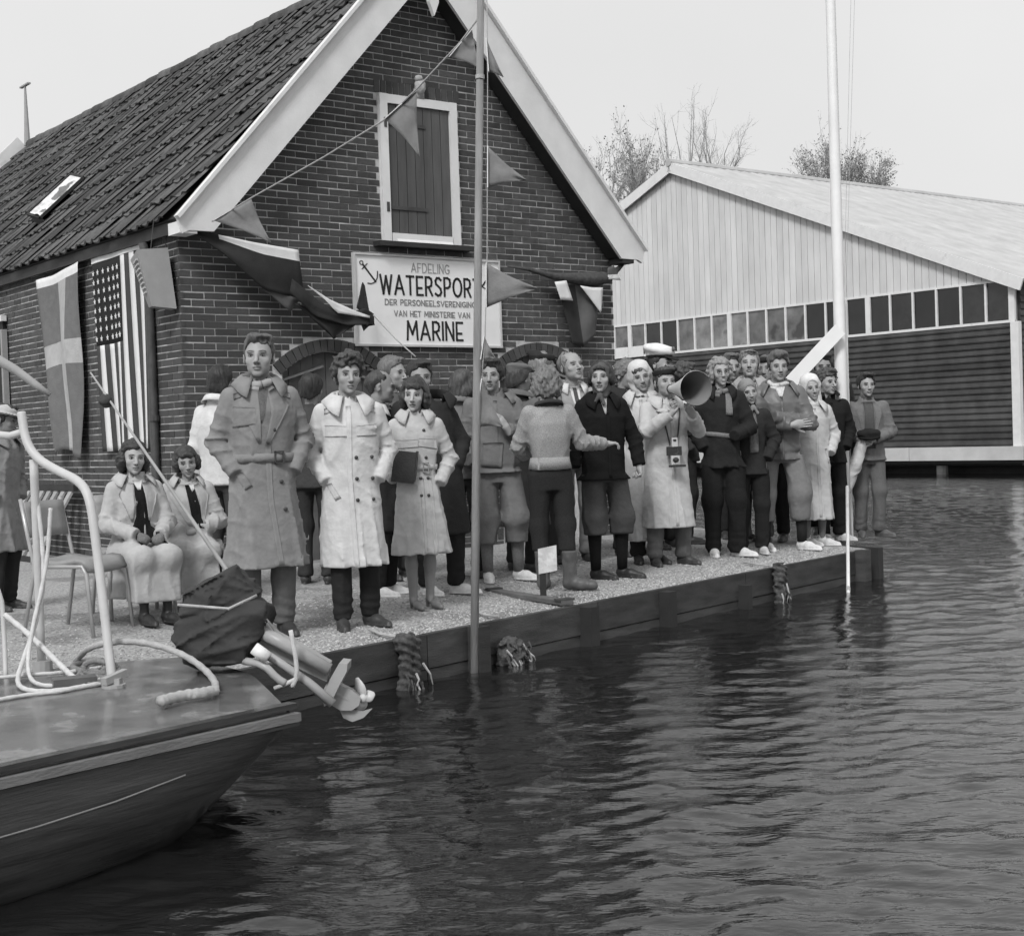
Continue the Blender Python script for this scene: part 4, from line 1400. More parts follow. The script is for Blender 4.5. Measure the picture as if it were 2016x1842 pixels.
    # ---- crisp eyes and brows on the surface of the face
    if fine or abs(yaw + head[0]) < 1.3:
        def on_face(x, z):
            O = np.array([[x, -.20, z]]); 
            return march(lambda Q_: head_sdf(Q_, face), O, np.array([[0, 1., 0]]), 40)[0]
        fwd2 = face.get('w', 1.0)
        for e in (-1, 1):
            p_ = on_face(e * .032 * fwd2, -.003)
            sq = .5 if face.get('squint') else 1.0
            ey = MB().ball((0, 0, 0), (.0112 * HS * s, .0042 * HS * s, .0043 * sq * HS * s), 10)
            ir = MB().ball((face.get('look', 0) * HS * s, -.0026 * HS * s, 0), (.0050 * HS * s, .0030 * HS * s, .0044 * sq * HS * s), 10)
            lid = MB().tube([tuple(V3(x_, -.0035 + abs(x_) * .10, z_) * HS * s) for x_, z_ in ((-.0150, .0005), (-.008, .0050 * sq + .0008), (0, .0062 * sq + .0010), (.008, .0050 * sq + .0008), (.0150, .0005))], [.0008 * s, .0017 * s, .0020 * s, .0017 * s, .0008 * s], 6)
            pos = tuple((hcn + Rh @ (p_ + V3(0, .0012, 0))) * s); ro = (Matrix(tuple(map(tuple, Rh / HS)))).to_euler()
            eo = ey.build('eye', mat('eye_white', .25, .25, .02, 5, 0, 10, spec=.5), root, smooth=True); eo.location = pos; eo.rotation_euler = ro
            io = ir.build('iris', mat('iris', .015, .2, .02, 5, 0, 10, spec=.5), eo, smooth=True)
            lo_ = lid.build('eyelid', mat('lash', .03, .7, .02, 5, 0, 10), eo, smooth=True)
            bp_ = []
            for x_, z_ in ((.012, .0185), (.022, .0215), (.034, .0235), (.044, .0225), (.053, .0185)):
                bp_.append(tuple((hcn + Rh @ (on_face(e * x_ * fwd2, z_) + V3(0, -.0005, 0))) * s))
            bt_ = (hair[1] if hair else .08) * (1.0 if not female else 1.3)
            MB().tube(bp_, [.0014 * s, .0026 * s, .0027 * s, .0021 * s, .0008 * s], 6).build('eyebrow', hair_mat(round(min(bt_, .16), 3)), root, smooth=True)
    # ---- hair and headwear
    def head_part(name, fn, m, h, pad=.16):
        Vv, Qq = surfnet(lambda P: fn(hp(P)) * HS, axis(hcn[0] - pad, hcn[0] + pad, h), axis(hcn[1] - pad - .06, hcn[1] + pad, h), axis(hcn[2] - .23, hcn[2] + .19, h))
        if len(Vv): return np_mesh(name, Vv, Qq, m, root, s=s)
    c.head_part = head_part
    if hair:
        par = dict(hair[2]); par.setdefault('seed', int(sd))
        head_part('hair', lambda Ph: hair_sdf(Ph, hair[0], par), hair_mat(hair[1]), .0068 if fine else .0095)
    for kind, v_ in hats:
        nm = {'cap_crown': 'cap_crown', 'cap_band': 'cap_band'}.get(kind, kind)
        head_part(nm, lambda Ph, kind=kind: hat_sdf(Ph, kind), cloth_mat(v_), .0065, .20)
    # ---- coat or jacket
    T = dict(tone=.2, kind='cloth', hem=.86, fw=.185, fd=.14, waist=(.165, .12), chest=(.186, .128), sl=1.0, fold=1.0, name='jacket', n=8, flx=0, fly=0)
    T.update(top or {})
    hem = T['hem']; rows = []
    if hem < .88: rows += [(hem, T['fw'], T['fd'], T['flx'], T['fly']), (.88 if hem < .8 else hem + .06, .178 * fw_ + .5 * max(0, T['fw'] - .19) * .4, .132, 0, 0)]
    else: rows += [(hem, T['fw'], T['fd'], lx * .1, ly * .1)]
    wz = max(1.04, hem + .04)
    rows += [(wz, T['waist'][0] * fw_, T['waist'][1], lx * .3, ly * .3), (1.20, T['chest'][0] * .96 * fw_, T['chest'][1], lx * .6, ly * .6), (1.31, T['chest'][0] * fw_, T['chest'][1], lx * .85, ly * .85),
             (1.385, .172 * fw_, .108, lx, ly + .005), (1.43, .125 * fw_, .088, lx, ly + .012), (1.47, .078, .072, lx, ly + .018), (1.515, .068, .066, lx, ly + .016)]
    su = T['sl']; fo = T['fold']
    cuffs = [wr_[i] + (wr_[i] - el[i]) / np.linalg.norm(wr_[i] - el[i]) * T.get('cuff', -.01) for i in (0, 1)]
    def coat(P):
        z = P[:, 2]
        d = loft(P, rows, 2.35)
        ph = np.arctan2(P[:, 0] - lx * .3, -(P[:, 1] - ly * .3))
        if hem < .8:
            g = np.clip((1.0 - z) / (1.0 - hem), 0, 1)
            q = np.sin(T['n'] * .5 * ph + sd + 1.4 * np.sin(2 * ph + sd) + 1.2 * z)
            d = d - .024 * fo * g * ((1 - np.abs(q)) ** 3 - .25)
        rg = 1 - np.abs(wob(P * V3(1.3, 1.3, .34), 9, sd)); r2_ = 1 - np.abs(wob(P * V3(.8, 1, 1.3) + V3(0, 0, 1) * P[:, :1] * .6, 17, sd + 2))
        d = d - .014 * fo * (np.clip(rg, 0, 1) ** 5 - .15) - .0055 * fo * (np.clip(r2_, 0, 1) ** 5 - .15)
        for i in (0, 1):
            ax_ = el[i] - sh[i]; tt = (P - sh[i]) @ ax_ / (ax_ @ ax_)
            u_ = cone(P, sh[i], el[i], .062 * su, .056 * su) - .017 * fo * ((1 - np.abs(np.sin(tt * 8 + 1.6 * wob(P, 13, sd + i)))) ** 3 - .25) * np.clip(tt, 0, 1)
            d = smin(d, u_, .030)
        for i in (0, 1):
            ax_ = wr_[i] - el[i]; L2 = ax_ @ ax_; tt = (P - el[i]) @ ax_ / L2
            f_ = cone(P, el[i], wr_[i] + ax_ * .12, .059 * su, .046 * su) - .018 * fo * ((1 - np.abs(np.sin(tt * 9 + 1.8 * wob(P, 14, sd + 4 + i)))) ** 3 - .25) * np.clip(1.2 - tt, 0, 1)
            f_ = np.maximum(f_, (P - cuffs[i]) @ ax_ / math.sqrt(L2))
            d = smin(d, f_, .012)
        if seat:
            for i in (0, 1): d = smin(d, cone(P, hip[i] + V3(0, .02, .0), knee[i], .135, .100), .05)
            bx_ = np.maximum(np.maximum(np.abs(P[:, 0]) - .17, np.abs(P[:, 1] + .36) - .115), np.abs(z - .74) - .19)
            q = np.sin(22 * P[:, 0] + 3 * P[:, 1] + sd + wob(P, 8, sd))
            d = smin(d, bx_ - .014 * (1 - np.abs(q)) ** 2, .05)
        if T.get('gather'):                       # waistband
            zz = T['gather']; d = d + .014 * np.exp(-((z - zz) / .018) ** 2)
        # neck opening
        d = np.maximum(d, -cone(P, V3(lx, ly + .012, 1.475), V3(lx, ly - .012, 1.65), .058, .085))
        return np.maximum(d, (hem + T.get('slope', 0) * P[:, 0]) - z)
    c.coat = coat
    def coat_t(P):
        return loft(P, rows, 2.35) - .004
    c.coat_t = coat_t
    if top is not None:
        pts = np.array(sh + el + wr_)
        lo = np.minimum(pts.min(0) - .10, V3(-T['fw'] - .05 + T['flx'], -max(T['fd'], .15) - .06 + min(T['fly'], 0), 0)); hi = np.maximum(pts.max(0) + .10, V3(T['fw'] + .05 + T['flx'], max(T['fd'], .15) + .06 + max(T['fly'], 0), 0))
        if seat: lo[1] = min(lo[1], -.62); lo[0] = min(lo[0], -.30); hi[0] = max(hi[0], .30)
        h = (.0120 if fine else .020)
        Vv, Qq = surfnet(coat, axis(lo[0], hi[0], h), axis(lo[1], hi[1], h), axis(hem - .03, 1.54, h))
        c.coat_ob = np_mesh(T['name'], Vv, Qq, cloth_mat(T['tone'], T['kind']), root, s=s)
        c.coat_mat = cloth_mat(T['tone'], T['kind'])
    # ---- trousers
    if bottom is not None:
        B_ = dict(type='trousers', tone=.05, kind='cloth', bag=1.0, hem=.06)
        B_.update(bottom); bg = B_['bag']
        zt = hem + .05
        def legs(P):
            z = P[:, 2]
            d = np.maximum(loft(P, [(.78, .145, .10, 0, .0), (.90, .160 * fw_, .115, 0, 0), (1.05, .145 * fw_, .105, lx * .1, ly * .1)]), z - zt)
            for i in (0, 1):
                if B_['type'] == 'plus_fours':
                    kn = knee[i]; en = knee[i] * .55 + ank[i] * .45
                    a_ = smin(cone(P, hip[i], kn, .092, .096 * bg), cone(P, kn, en, .096 * bg, .084 * bg), .04)
                    a_ = np.maximum(a_, (B_['hem']) - z)
                    a_ = a_ - .020 * (np.clip(1 - np.abs(wob(P * V3(1.3, 1.3, .5), 9, sd + i)), 0, 1) ** 4 - .2) * np.clip((.95 - z) * 3, 0, 1)
                else:
                    a_ = smin(cone(P, hip[i], knee[i], .094 * bg, .072 * bg), cone(P, knee[i], ank[i], .072 * bg, .064 * bg), .05)
                    cr = np.clip((.30 - z) / .22, 0, 1)
                    a_ = a_ - .006 * cr * np.sin(z * 75 + 2.5 * wob(P, 22, sd + i)) - .013 * (np.clip(1 - np.abs(wob(P * V3(1, 1, .45), 11, sd + i)), 0, 1) ** 4 - .2)
                    # pressed crease at the front
                    a_ = a_ - .006 * np.exp(-((P[:, 0] - (knee[i][0] * .5 + ank[i][0] * .5)) / .012) ** 2) * (P[:, 1] < 0)
                d = smin(d, a_, .022)
            return np.maximum(np.maximum(d, z - zt), B_['hem'] - z)
        lo = np.array([min(ank[0][0], knee[0][0], -.16) - .13 * bg, min(ank[0][1], ank[1][1], knee[0][1], -.05) - .14 * bg]); hi = np.array([max(ank[1][0], knee[1][0], .16) + .13 * bg, max(ank[0][1], ank[1][1], .05) + .14 * bg])
        h = .014 if fine else .022
        Vv, Qq = surfnet(legs, axis(lo[0], hi[0], h), axis(lo[1], hi[1], h), axis(B_['hem'] - .03, zt + .02, h))
        np_mesh('trousers', Vv, Qq, cloth_mat(B_['tone'], B_['kind']), root, s=s)
        c.legs = legs
        if B_['type'] == 'plus_fours' and B_.get('sock'):
            for i in (0, 1):
                mid = knee[i] * .62 + ank[i] * .38 + V3(0, .018, 0)
                MBt = MB().tube([tuple(knee[i] * .8 + ank[i] * .2), tuple(mid), tuple(mid * .4 + ank[i] * .6), tuple(ank[i] + V3(0, .005, -.01))], [.058, .057, .046, .042], 14)
                MBt.v = [(a * s, b_ * s, z_ * s) for a, b_, z_ in MBt.v]
                MBt.build('sock', cloth_mat(B_['sock'], 'knit'), root, smooth=True)
    for i, f in enumerate(feet):
        add_shoe(root, shoes[0], mat('shoe_%03d' % int(shoes[1] * 1000), shoes[1], .45 if shoes[1] < .2 else .8, .15, 20, .1, 60), f[0], f[1] + .01, f[2], s, z=seat)
    if coll:
        q = dict(coll); tone = q.pop('tone', None)
        collar('collar', root, s, cloth_mat(tone, T['kind']) if tone else cloth_mat(T['tone'], T['kind']), cz=q.pop('cz', 1.475), cy=ly + .015, **q)
    if extra: extra(c)
    return c
def drape_scarf(c, tone, kind='knit', r=.082, z=1.485, tails=True, tailx=.05, th=.028, name='scarf'):
    s = c.s; lx, ly = c.hcn[0], c.hcn[1]
    m_ = MB(); n = 22
    pts = [(lx + r * 1.02 * math.sin(a), ly + .03 - r * 1.05 * math.cos(a), z - .018 * math.cos(a) + .008 * math.sin(3 * a)) for a in np.linspace(0, 2 * math.pi, n)]
    m_.tube(pts, th, 9)
    pts2 = [(lx + (r + .012) * math.sin(a + .5), ly + .03 - (r + .014) * math.cos(a + .5), z - .04 - .014 * math.cos(a)) for a in np.linspace(0.2, 5.6, n)]
    m_.tube(pts2, th * .8, 9)
    m_.v = [(a * s, b * s, z_ * s) for a, b, z_ in m_.v]
    o = m_.build(name, cloth_mat(tone, kind), c.root, smooth=True)
    return o
def tube_part(c, name, pts, r, m, n=8, smooth=True):
    s = c.s
    rs = [q * s for q in r] if isinstance(r, (list, tuple)) else r * s
    return MB().tube([tuple(V3(*p) * s) for p in pts], rs, n).build(name, m, c.root, smooth=smooth)
# ------------------------------------------------------------------ the people, left to right
GRP = 'onlookers on the quay'
# man in a long belted trench coat
def tall_extra(c):
    m = c.coat_mat; s = c.s; r = c.root
    applique('lapel', c.coat, [(-.075, 1.45), (-.15, 1.36), (-.05, 1.13)], [(-.03, 1.44), (-.03, 1.30), (-.03, 1.13)], m, r, s, .012)
    applique('lapel', c.coat, [(.03, 1.42), (.04, 1.30), (0.0, 1.13)], [(.08, 1.45), (.15, 1.34), (.02, 1.12)], m, r, s, .014)
    applique('storm_flap', c.coat, [(-.17, 1.34), (-.175, 1.22)], [(-.055, 1.33), (-.055, 1.235)], m, r, s, .014)
    applique('front_edge', c.coat, [(-.005, 1.12), (.0, .80), (.045, .42)], [(.028, 1.12), (.03, .80), (.075, .42)], m, r, s, .010, nu=4, nv=22)
    belt_ring('belt', c.coat_t, 1.015, 1.065, m, r, s, th=.009)
    P = march(c.coat, np.array([[.075, -.6, 1.04]]), np.array([[0, 1., 0]]))[0] * s
    b = MB()
    for dx, dz, w_, h_ in ((0, .033, .055, .010), (0, -.033, .055, .010), (-.024, 0, .010, .075), (.024, 0, .010, .075)): b.box((P[0] + dx * s, P[1] - .014, P[2] + dz * s), (w_ * s, .012, h_ * s))
    b.build('buckle', mat('leather_dark', .05, .5), r)
    buttons(c.coat, [(.085, .90), (.10, .74), (.05, 1.20)], mat('button_dark', .05, .4), r, s)
    applique('pocket_flap', c.coat, [(-.175, .95), (-.13, .86)], [(-.135, .965), (-.085, .88)], m, r, s, .010, nu=5, nv=6)
    drape_scarf(c, .36, 'cloth', th=.026)
    applique('sweater', c.coat, [(-.035, 1.44), (-.03, 1.24)], [(.035, 1.44), (-.02, 1.24)], cloth_mat(.14, 'knit'), r, s, .006)
    for e in (-1, 1):
        applique('epaulette', c.coat, [(e * .10, 1.435), (e * .10, 1.40)], [(e * .165, 1.415), (e * .165, 1.38)], m, r, s, .006, nu=4, nv=4)
person('tall man in a grey belted trench coat, hands in its pockets, light scarf', 508, 660, 326, yaw=.18, head=(-.32, .06, 0), face=dict(stubble=.12, jaw=1.05, lip=.7), skin=0.320,
       hair=('short', .09, dict(line=.080, vol=1.0)), top=dict(tone=.22, hem=.40, fw=.235, fd=.18, waist=(.17, .122), chest=(.188, .132), sl=1.03, fold=1.25, name='trench_coat', n=7), arms=('pocket', 'pocket'),
       bottom=dict(tone=.11, bag=1.05), shoes=('plain', .04), coll=dict(spread=.05, pt=.045, h=.055, gap=.55), extra=tall_extra, group=GRP)
# young man in a pale raincoat
def white_extra(c):
    m = c.coat_mat; s = c.s; r = c.root
    applique('storm_flap', c.coat, [(-.165, 1.31), (-.165, 1.235)], [(-.03, 1.30), (-.03, 1.235)], m, r, s, .010)
    applique('storm_flap', c.coat, [(.03, 1.30), (.03, 1.235)], [(.165, 1.31), (.165, 1.235)], m, r, s, .010)
    applique('front_edge', c.coat, [(-.03, 1.43), (-.04, 1.0), (-.02, .40)], [(.0, 1.43), (-.01, 1.0), (.012, .40)], m, r, s, .010, nu=4, nv=26)
    bt = mat('button_dark', .05, .4)
    buttons(c.coat, [(x, z) for z in (1.10, .965, .83) for x in (.02, .125)], bt, r, s)
    applique('pocket_flap', c.coat, [(-.17, .93), (-.12, .83)], [(-.14, .945), (-.085, .85)], m, r, s, .010, nu=5, nv=6)
    for e in (-1, 1):
        applique('epaulette', c.coat, [(e * .10, 1.435), (e * .10, 1.40)], [(e * .165, 1.415), (e * .165, 1.38)], m, r, s, .006, nu=4, nv=4)
person('curly haired young man in a pale double breasted raincoat and black trousers', 683, 700, 316, yaw=.12, head=(.10, 0, .04), face=dict(jaw=.95, lip=.62), skin=0.328,
       hair=('curly_short', .05, dict(line=.066, vol=1.7, curl=.012)), top=dict(tone=.56, hem=.40, fw=.225, fd=.17, waist=(.178, .13), chest=(.180, .126), sl=1.0, fold=1.0, name='raincoat', n=6),
       arms=('pocket', 'pocket'), bottom=dict(tone=.025, bag=.95), shoes=('plain', .045), coll=dict(spread=.06, pt=.06, h=.045, gap=.42), extra=white_extra, feet=((-.09, -.06, -.05), (.10, .06, .55)), group=GRP)
# woman with a folder
def folder_extra(c):
    m = c.coat_mat; s = c.s; r = c.root
    applique('storm_flap', c.coat, [(-.15, 1.29), (-.15, 1.225)], [(.01, 1.29), (.01, 1.235)], m, r, s, .010)
    applique('storm_flap', c.coat, [(.015, 1.30), (.015, 1.24)], [(.15, 1.29), (.15, 1.215)], m, r, s, .010)
    applique('front_edge', c.coat, [(.015, 1.0), (.02, .80), (.03, .40)], [(.04, 1.0), (.045, .80), (.055, .40)], m, r, s, .010, nu=4, nv=22)
    applique('front_pleat', c.coat, [(.075, 1.0), (.085, .80), (.10, .42)], [(.10, 1.0), (.115, .80), (.135, .42)], m, r, s, .010, nu=4, nv=22)
    bt = mat('button_dark', .05, .4)
    buttons(c.coat, [(.055, 1.36), (.065, 1.155), (.02, 1.0), (.075, 1.0), (.02, .87), (.075, .87)], bt, r, s)
    belt_ring('belt', c.coat_t, 1.06, 1.10, m, r, s, th=.008)
    P = march(c.coat, np.array([[.06, -.6, 1.08]]), np.array([[0, 1., 0]]))[0] * s
    b = MB()
    for dx, dz, w_, h_ in ((0, .033, .045, .008), (0, -.033, .045, .008), (-.02, 0, .008, .07), (.02, 0, .008, .07)): b.box((P[0] + dx * s, P[1] - .014, P[2] + dz * s), (w_ * s, .012, h_ * s))
    b.build('buckle', mat('leather_mid', .25, .5), r)
woman_c = person('woman in a light belted raincoat with a dark folder under her arm', 815, 745, 292, yaw=.05, head=(-.22, -.03, .05), face=dict(lip=.34, look=-.003), female=True, skin=0.376,
       hair=('curly_bob', .035, dict(line=.075, vol=1.15, curl=.008, fringe=True)), top=dict(tone=.46, hem=.42, fw=.225, fd=.175, waist=(.155, .118), chest=(.178, .125), sl=1.03, fold=1.1, name='raincoat', n=7),
       arms=((( -.275, .03, 1.13), (-.17, -.13, .99)), 'pocket'), bottom=None, shoes=('heel', .17), coll=dict(spread=.045, pt=.03, h=.06, gap=.5), extra=folder_extra, feet=((-.06, -.02, .35), (.07, .04, .45)), legtone=.22, group=GRP)
def place_world(c, p):                          # local point of a figure -> world
    return c.root.matrix_basis @ Vector(tuple(V3(*p) * c.s))
bpy.context.view_layer.update()
def local_thing(c, name, label, cat, p, group=None):
    w_ = Matrix.Translation(c.root.location) @ Matrix.Rotation(c.root.rotation_euler[2], 4, 'Z') @ Vector(tuple(V3(*p) * c.s))
    return thing(name, label, cat, tuple(w_), c.root.rotation_euler[2], group)
t = local_thing(woman_c, 'folder', 'dark folder held under the arm of the raincoat woman', 'folder', (-.105, -.165, 1.09))
Rf = Matrix.Rotation(rad(8), 3, 'Y') @ Matrix.Rotation(rad(-12), 3, 'Z')
MB().box((0, 0, 0), (.15, .035, .21), Rf).build('cover', mat('folder_cover', .035, .5, .2, 10, .3, 60), t)
MB().box((.078, -.004, .0), (.012, .045, .205), Rf).build('spine', mat('leather_dark', .05, .5), t)
# dark coated man behind her
person('dark haired man in a long dark overcoat behind the folder woman', 826, 710, 270, yaw=.1, head=(.05, -.05, 0), face=dict(stubble=.1), skin=0.288, hair=('short', .03, dict(line=.078)),
       top=dict(tone=.028, hem=.45, fw=.23, fd=.18, waist=(.185, .135), chest=(.20, .14), sl=1.1, name='overcoat', n=5), arms=('pocket', 'pocket'), bottom=dict(tone=.018), shoes=('plain', .6),
       coll=dict(spread=.05), fine=False, lean=(-.10, 0), feet=((-.12, -.06, .5), (.10, -.05, 1.0)), group=GRP)
person('man in glasses and black coat turned to his neighbour', 748, 730, 270, yaw=1.15, head=(.45, -.05, 0), face=dict(w=1.02), skin=0.240, hair=('thin', .05, dict()), top=dict(tone=.022, hem=.50, fw=.2, fd=.16, name='overcoat', sl=1.1),
       arms=('front', 'hang'), bottom=dict(tone=.02), coll=dict(spread=.04, tone=.55, h=.04, fall=.03), fine=False, shoes=('plain', .6), group=GRP,
       extra=lambda c: [tube_part(c, 'spectacles', [tuple(c.hcn + c.Rh @ V3(.032 * e + .019 * math.cos(a), -.098, .0 + .017 * math.sin(a))) for a in np.linspace(0, 6.28, 15)], .0022, mat('black_wire', .03, .4)) for e in (-1, 1)])
person('fair wavy haired man looking along the wall beside the first arch', 772, 704, 246, yaw=.75, head=(.25, .0, 0), skin=0.304, hair=('short', .14, dict(vol=1.2)), top=dict(tone=.10, hem=.8, name='jacket'), bottom=dict(tone=.04), coll=dict(), fine=False, group=GRP)
person('dark haired person seen from behind at the first arch', 612, 738, 252, yaw=2.9, skin=0.280, hair=('back', .022, dict(vol=1.4)), top=dict(tone=.06, hem=.8), bottom=dict(tone=.04), coll=dict(), fine=False, group=GRP)
person('dark haired man in a pale jacket with his back turned at the corner', 432, 722, 262, yaw=2.5, head=(.3, 0, 0), skin=0.288, hair=('back', .02, dict(vol=1.2)), top=dict(tone=.60, hem=.82, fw=.20, sl=1.1, chest=(.205, .14), name='jacket'), bottom=dict(tone=.06), coll=dict(spread=.03), lean=(.0, 0), fine=False, group=GRP)
# around the grey pole
person('brown haired woman in a hooded jacket with her back turned beside the pole', 910, 730, 248, yaw=2.75, female=True, skin=0.320, hair=('long', .07, dict(vol=1.05, len=.6)), top=dict(tone=.17, hem=.84, fw=.19, sl=1.1, name='jacket', fold=1.3), bottom=dict(tone=.03), coll=dict(spread=.02, h=.05, fall=.05), fine=False, group=GRP)
def anorak_extra(c):
    m = c.coat_mat; s = c.s; r = c.root
    applique('pocket', c.coat, [(-.10, 1.10), (-.12, .92)], [(.06, 1.10), (.04, .90)], m, r, s, .022, nu=8, nv=8)
    applique('zip_flap', c.coat, [(-.012, 1.43), (-.012, .9)], [(.02, 1.43), (.02, .9)], m, r, s, .008, nu=3, nv=16)
    collar('hood_roll', r, s, m, cz=1.465, cy=.04, r=.10, h=.05, fall=.07, spread=.05, gap=.7, pt=.0)
person('man in a grey anorak, baggy plus fours and white shoes by the pole', 966, 708, 253, yaw=-.05, head=(-.12, -.02, 0), face=dict(stubble=.1, jaw=.95), skin=0.304, hair=('short', .035, dict(vol=1.3, line=.07)),
       top=dict(tone=.17, hem=.86, fw=.195, fd=.15, waist=(.185, .135), sl=1.12, fold=1.5, name='anorak', gather=.90), arms=('hang', ((.25, -.05, 1.15), (.10, -.20, 1.20))), hands=[(1, 'relaxed', (-.5, -.2, .75), (-.6, .5, -.2), 1)],
       bottom=dict(type='plus_fours', tone=.18, bag=1.05, hem=.30, sock=.20), shoes=('plain', .62), extra=anorak_extra, feet=((-.10, -.03, .15), (.14, .05, .95)), lean=(-.02, 0), group=GRP)
person('stout man in a flat cap and long grey coat seen from behind', 1022, 716, 236, yaw=2.45, skin=0.264, hair=('back', .05, dict()), hats=(('flatcap', .14),), top=dict(tone=.13, hem=.38, fw=.23, fd=.19, chest=(.21, .15), waist=(.20, .15), sl=1.15, name='overcoat'), bottom=dict(tone=.03), coll=dict(spread=.05), fine=False, group=GRP)
person('person in a dark beret and light coat with the face turned away', 1068, 688, 226, yaw=2.2, skin=0.320, hair=('back', .20, dict()), hats=(('beret', .028),), hatz=.03, top=dict(tone=.22, hem=.8, name='coat'), bottom=dict(tone=.05), coll=dict(), fine=False, group=GRP)
# pointing woman, back to us
def point_extra(c):
    m = c.coat_mat; s = c.s; r = c.root
    belt_ring('waistband', c.coat_t, .955, 1.045, m, r, s, th=.006)
    collar('hood_roll', r, s, cloth_mat(.05), cz=1.455, cy=.025, r=.080, h=.03, fall=.03, spread=.004, gap=.9, pt=.0)
person('curly fair haired woman in a light jacket seen from behind, arm stretched out', 1076, 724, 261, yaw=math.pi + .22, head=(-.3, .05, 0), female=True, skin=0.360, hair=('curly_bob', .17, dict(vol=1.12, curl=.012)),
       top=dict(tone=.34, kind='tweed', hem=.945, fw=.165, fd=.125, waist=(.158, .115), chest=(.195, .14), sl=1.12, fold=1.2, name='jacket', cuff=-.02), arms=(((-.275, -.02, 1.155), (-.50, -.14, 1.135)), ((.23, -.10, 1.14), (.14, -.25, 1.05))),
       hands=[(-1, 'reach', (-.9, -.25, .05), (.1, -.1, -1), -1)], bottom=dict(tone=.035, kind='knit', bag=1.0, hem=.30), shoes=('boot', .10), extra=point_extra, feet=((-.10, .10, -2.1), (.09, -.02, -.3)), group=GRP)
person('balding man in a light suit and tie gazing upwards', 1124, 693, 224, yaw=.35, head=(.22, .22, -.05), face=dict(w=1.06, fat=.008, jaw=1.08, squint=1), skin=0.336, hair=('thin', .22, dict()), top=dict(tone=.30, hem=.80, fw=.20, chest=(.205, .145), name='suit_jacket'), bottom=dict(tone=.2), coll=dict(tone=.62, h=.04, fall=.035, spread=.03), fine=True, group=GRP,
       extra=lambda c: [applique('lapel', c.coat, [(-.075, 1.44), (-.14, 1.36), (-.03, 1.15)], [(-.04, 1.43), (-.05, 1.32), (-.015, 1.15)], c.coat_mat, c.root, c.s, .010), applique('lapel', c.coat, [(.04, 1.43), (.05, 1.32), (.015, 1.15)], [(.075, 1.44), (.14, 1.36), (.03, 1.15)], c.coat_mat, c.root, c.s, .010),
                        applique('shirt', c.coat, [(-.045, 1.45), (-.012, 1.17)], [(.045, 1.45), (.012, 1.17)], cloth_mat(.62), c.root, c.s, .004), applique('tie', c.coat, [(-.016, 1.455), (-.02, 1.17)], [(.016, 1.455), (.02, 1.17)], cloth_mat(.08), c.root, c.s, .009, nu=4)])
# woman in headscarf and black jacket
def blackjacket_extra(c):
    m = c.coat_mat; s = c.s; r = c.root
    applique('blouse', c.coat, [(-.03, 1.46), (-.004, 1.33)], [(.03, 1.46), (.004, 1.33)], cloth_mat(.4), r, s, .008, nu=4, nv=6)
    applique('front_edge', c.coat, [(.004, 1.34), (.01, .82)], [(.028, 1.34), (.034, .82)], m, r, s, .009, nu=3, nv=18)
person('woman in a patterned headscarf, black jacket and dark knee breeches', 1182, 712, 247, yaw=.25, head=(-.42, .03, 0), face=dict(lip=.42), female=True, skin=0.368, hair=('bob', .03, dict(fringe=True, len=.5, vol=.8)), hats=(('headscarf', .10),),
       top=dict(tone=.012, hem=.80, fw=.215, fd=.16, waist=(.185, .13), chest=(.205, .14), sl=1.1, name='jacket', fold=.9), arms=('hang', ((.275, .02, 1.12), (.29, -.04, .90))), hands=[(1, 'grip', (.05, -.1, -1), (-1, 0, 0), -1)],
       bottom=dict(type='plus_fours', tone=.07, bag=1.0, hem=.36, sock=.015), shoes=('plain', .03), extra=blackjacket_extra, feet=((-.09, -.04, .7), (.14, .0, .8)), coll=dict(spread=.05, h=.035), group=GRP)
person('curly fair haired man with downcast eyes behind the black jacket woman', 1232, 712, 214, yaw=.65, head=(.3, -.15, 0), face=dict(squint=1), skin=0.304, hair=('curly_short', .16, dict(vol=1.2)), top=dict(tone=.03, hem=.8), bottom=dict(tone=.03), coll=dict(h=.06), fine=False, group=GRP)
# man in a white hooded raincoat
def hood_extra(c):
    m = c.coat_mat; s = c.s; r = c.root
    applique('front_edge', c.coat, [(-.02, 1.43), (-.02, .18)], [(.01, 1.43), (.012, .18)], m, r, s, .009, nu=3, nv=26)
    drape_scarf(c, .07, 'tweed', r=.066, z=1.47, th=.022, name='neckerchief')
person('man in a pale hooded raincoat reaching down to his shins', 1260, 714, 228, yaw=.0, head=(.12, -.05, -.18), face=dict(stubble=.12, fat=.004), skin=0.336, hair=('under', .04, dict(line=.058)), hats=(('hood', .58),),
       top=dict(tone=.54, hem=.20, fw=.150, fd=.14, waist=(.150, .12), chest=(.165, .12), sl=.95, name='hooded_raincoat', n=5), arms=(((-.20, .03, 1.12), (-.17, -.02, .90)), ((.195, .04, 1.12), (.15, .02, .90))), bottom=dict(tone=.03), shoes=('plain', .05), extra=hood_extra, feet=((-.07, .0, .1), (.09, -.02, .6)), coll=dict(spread=.05), group=GRP)
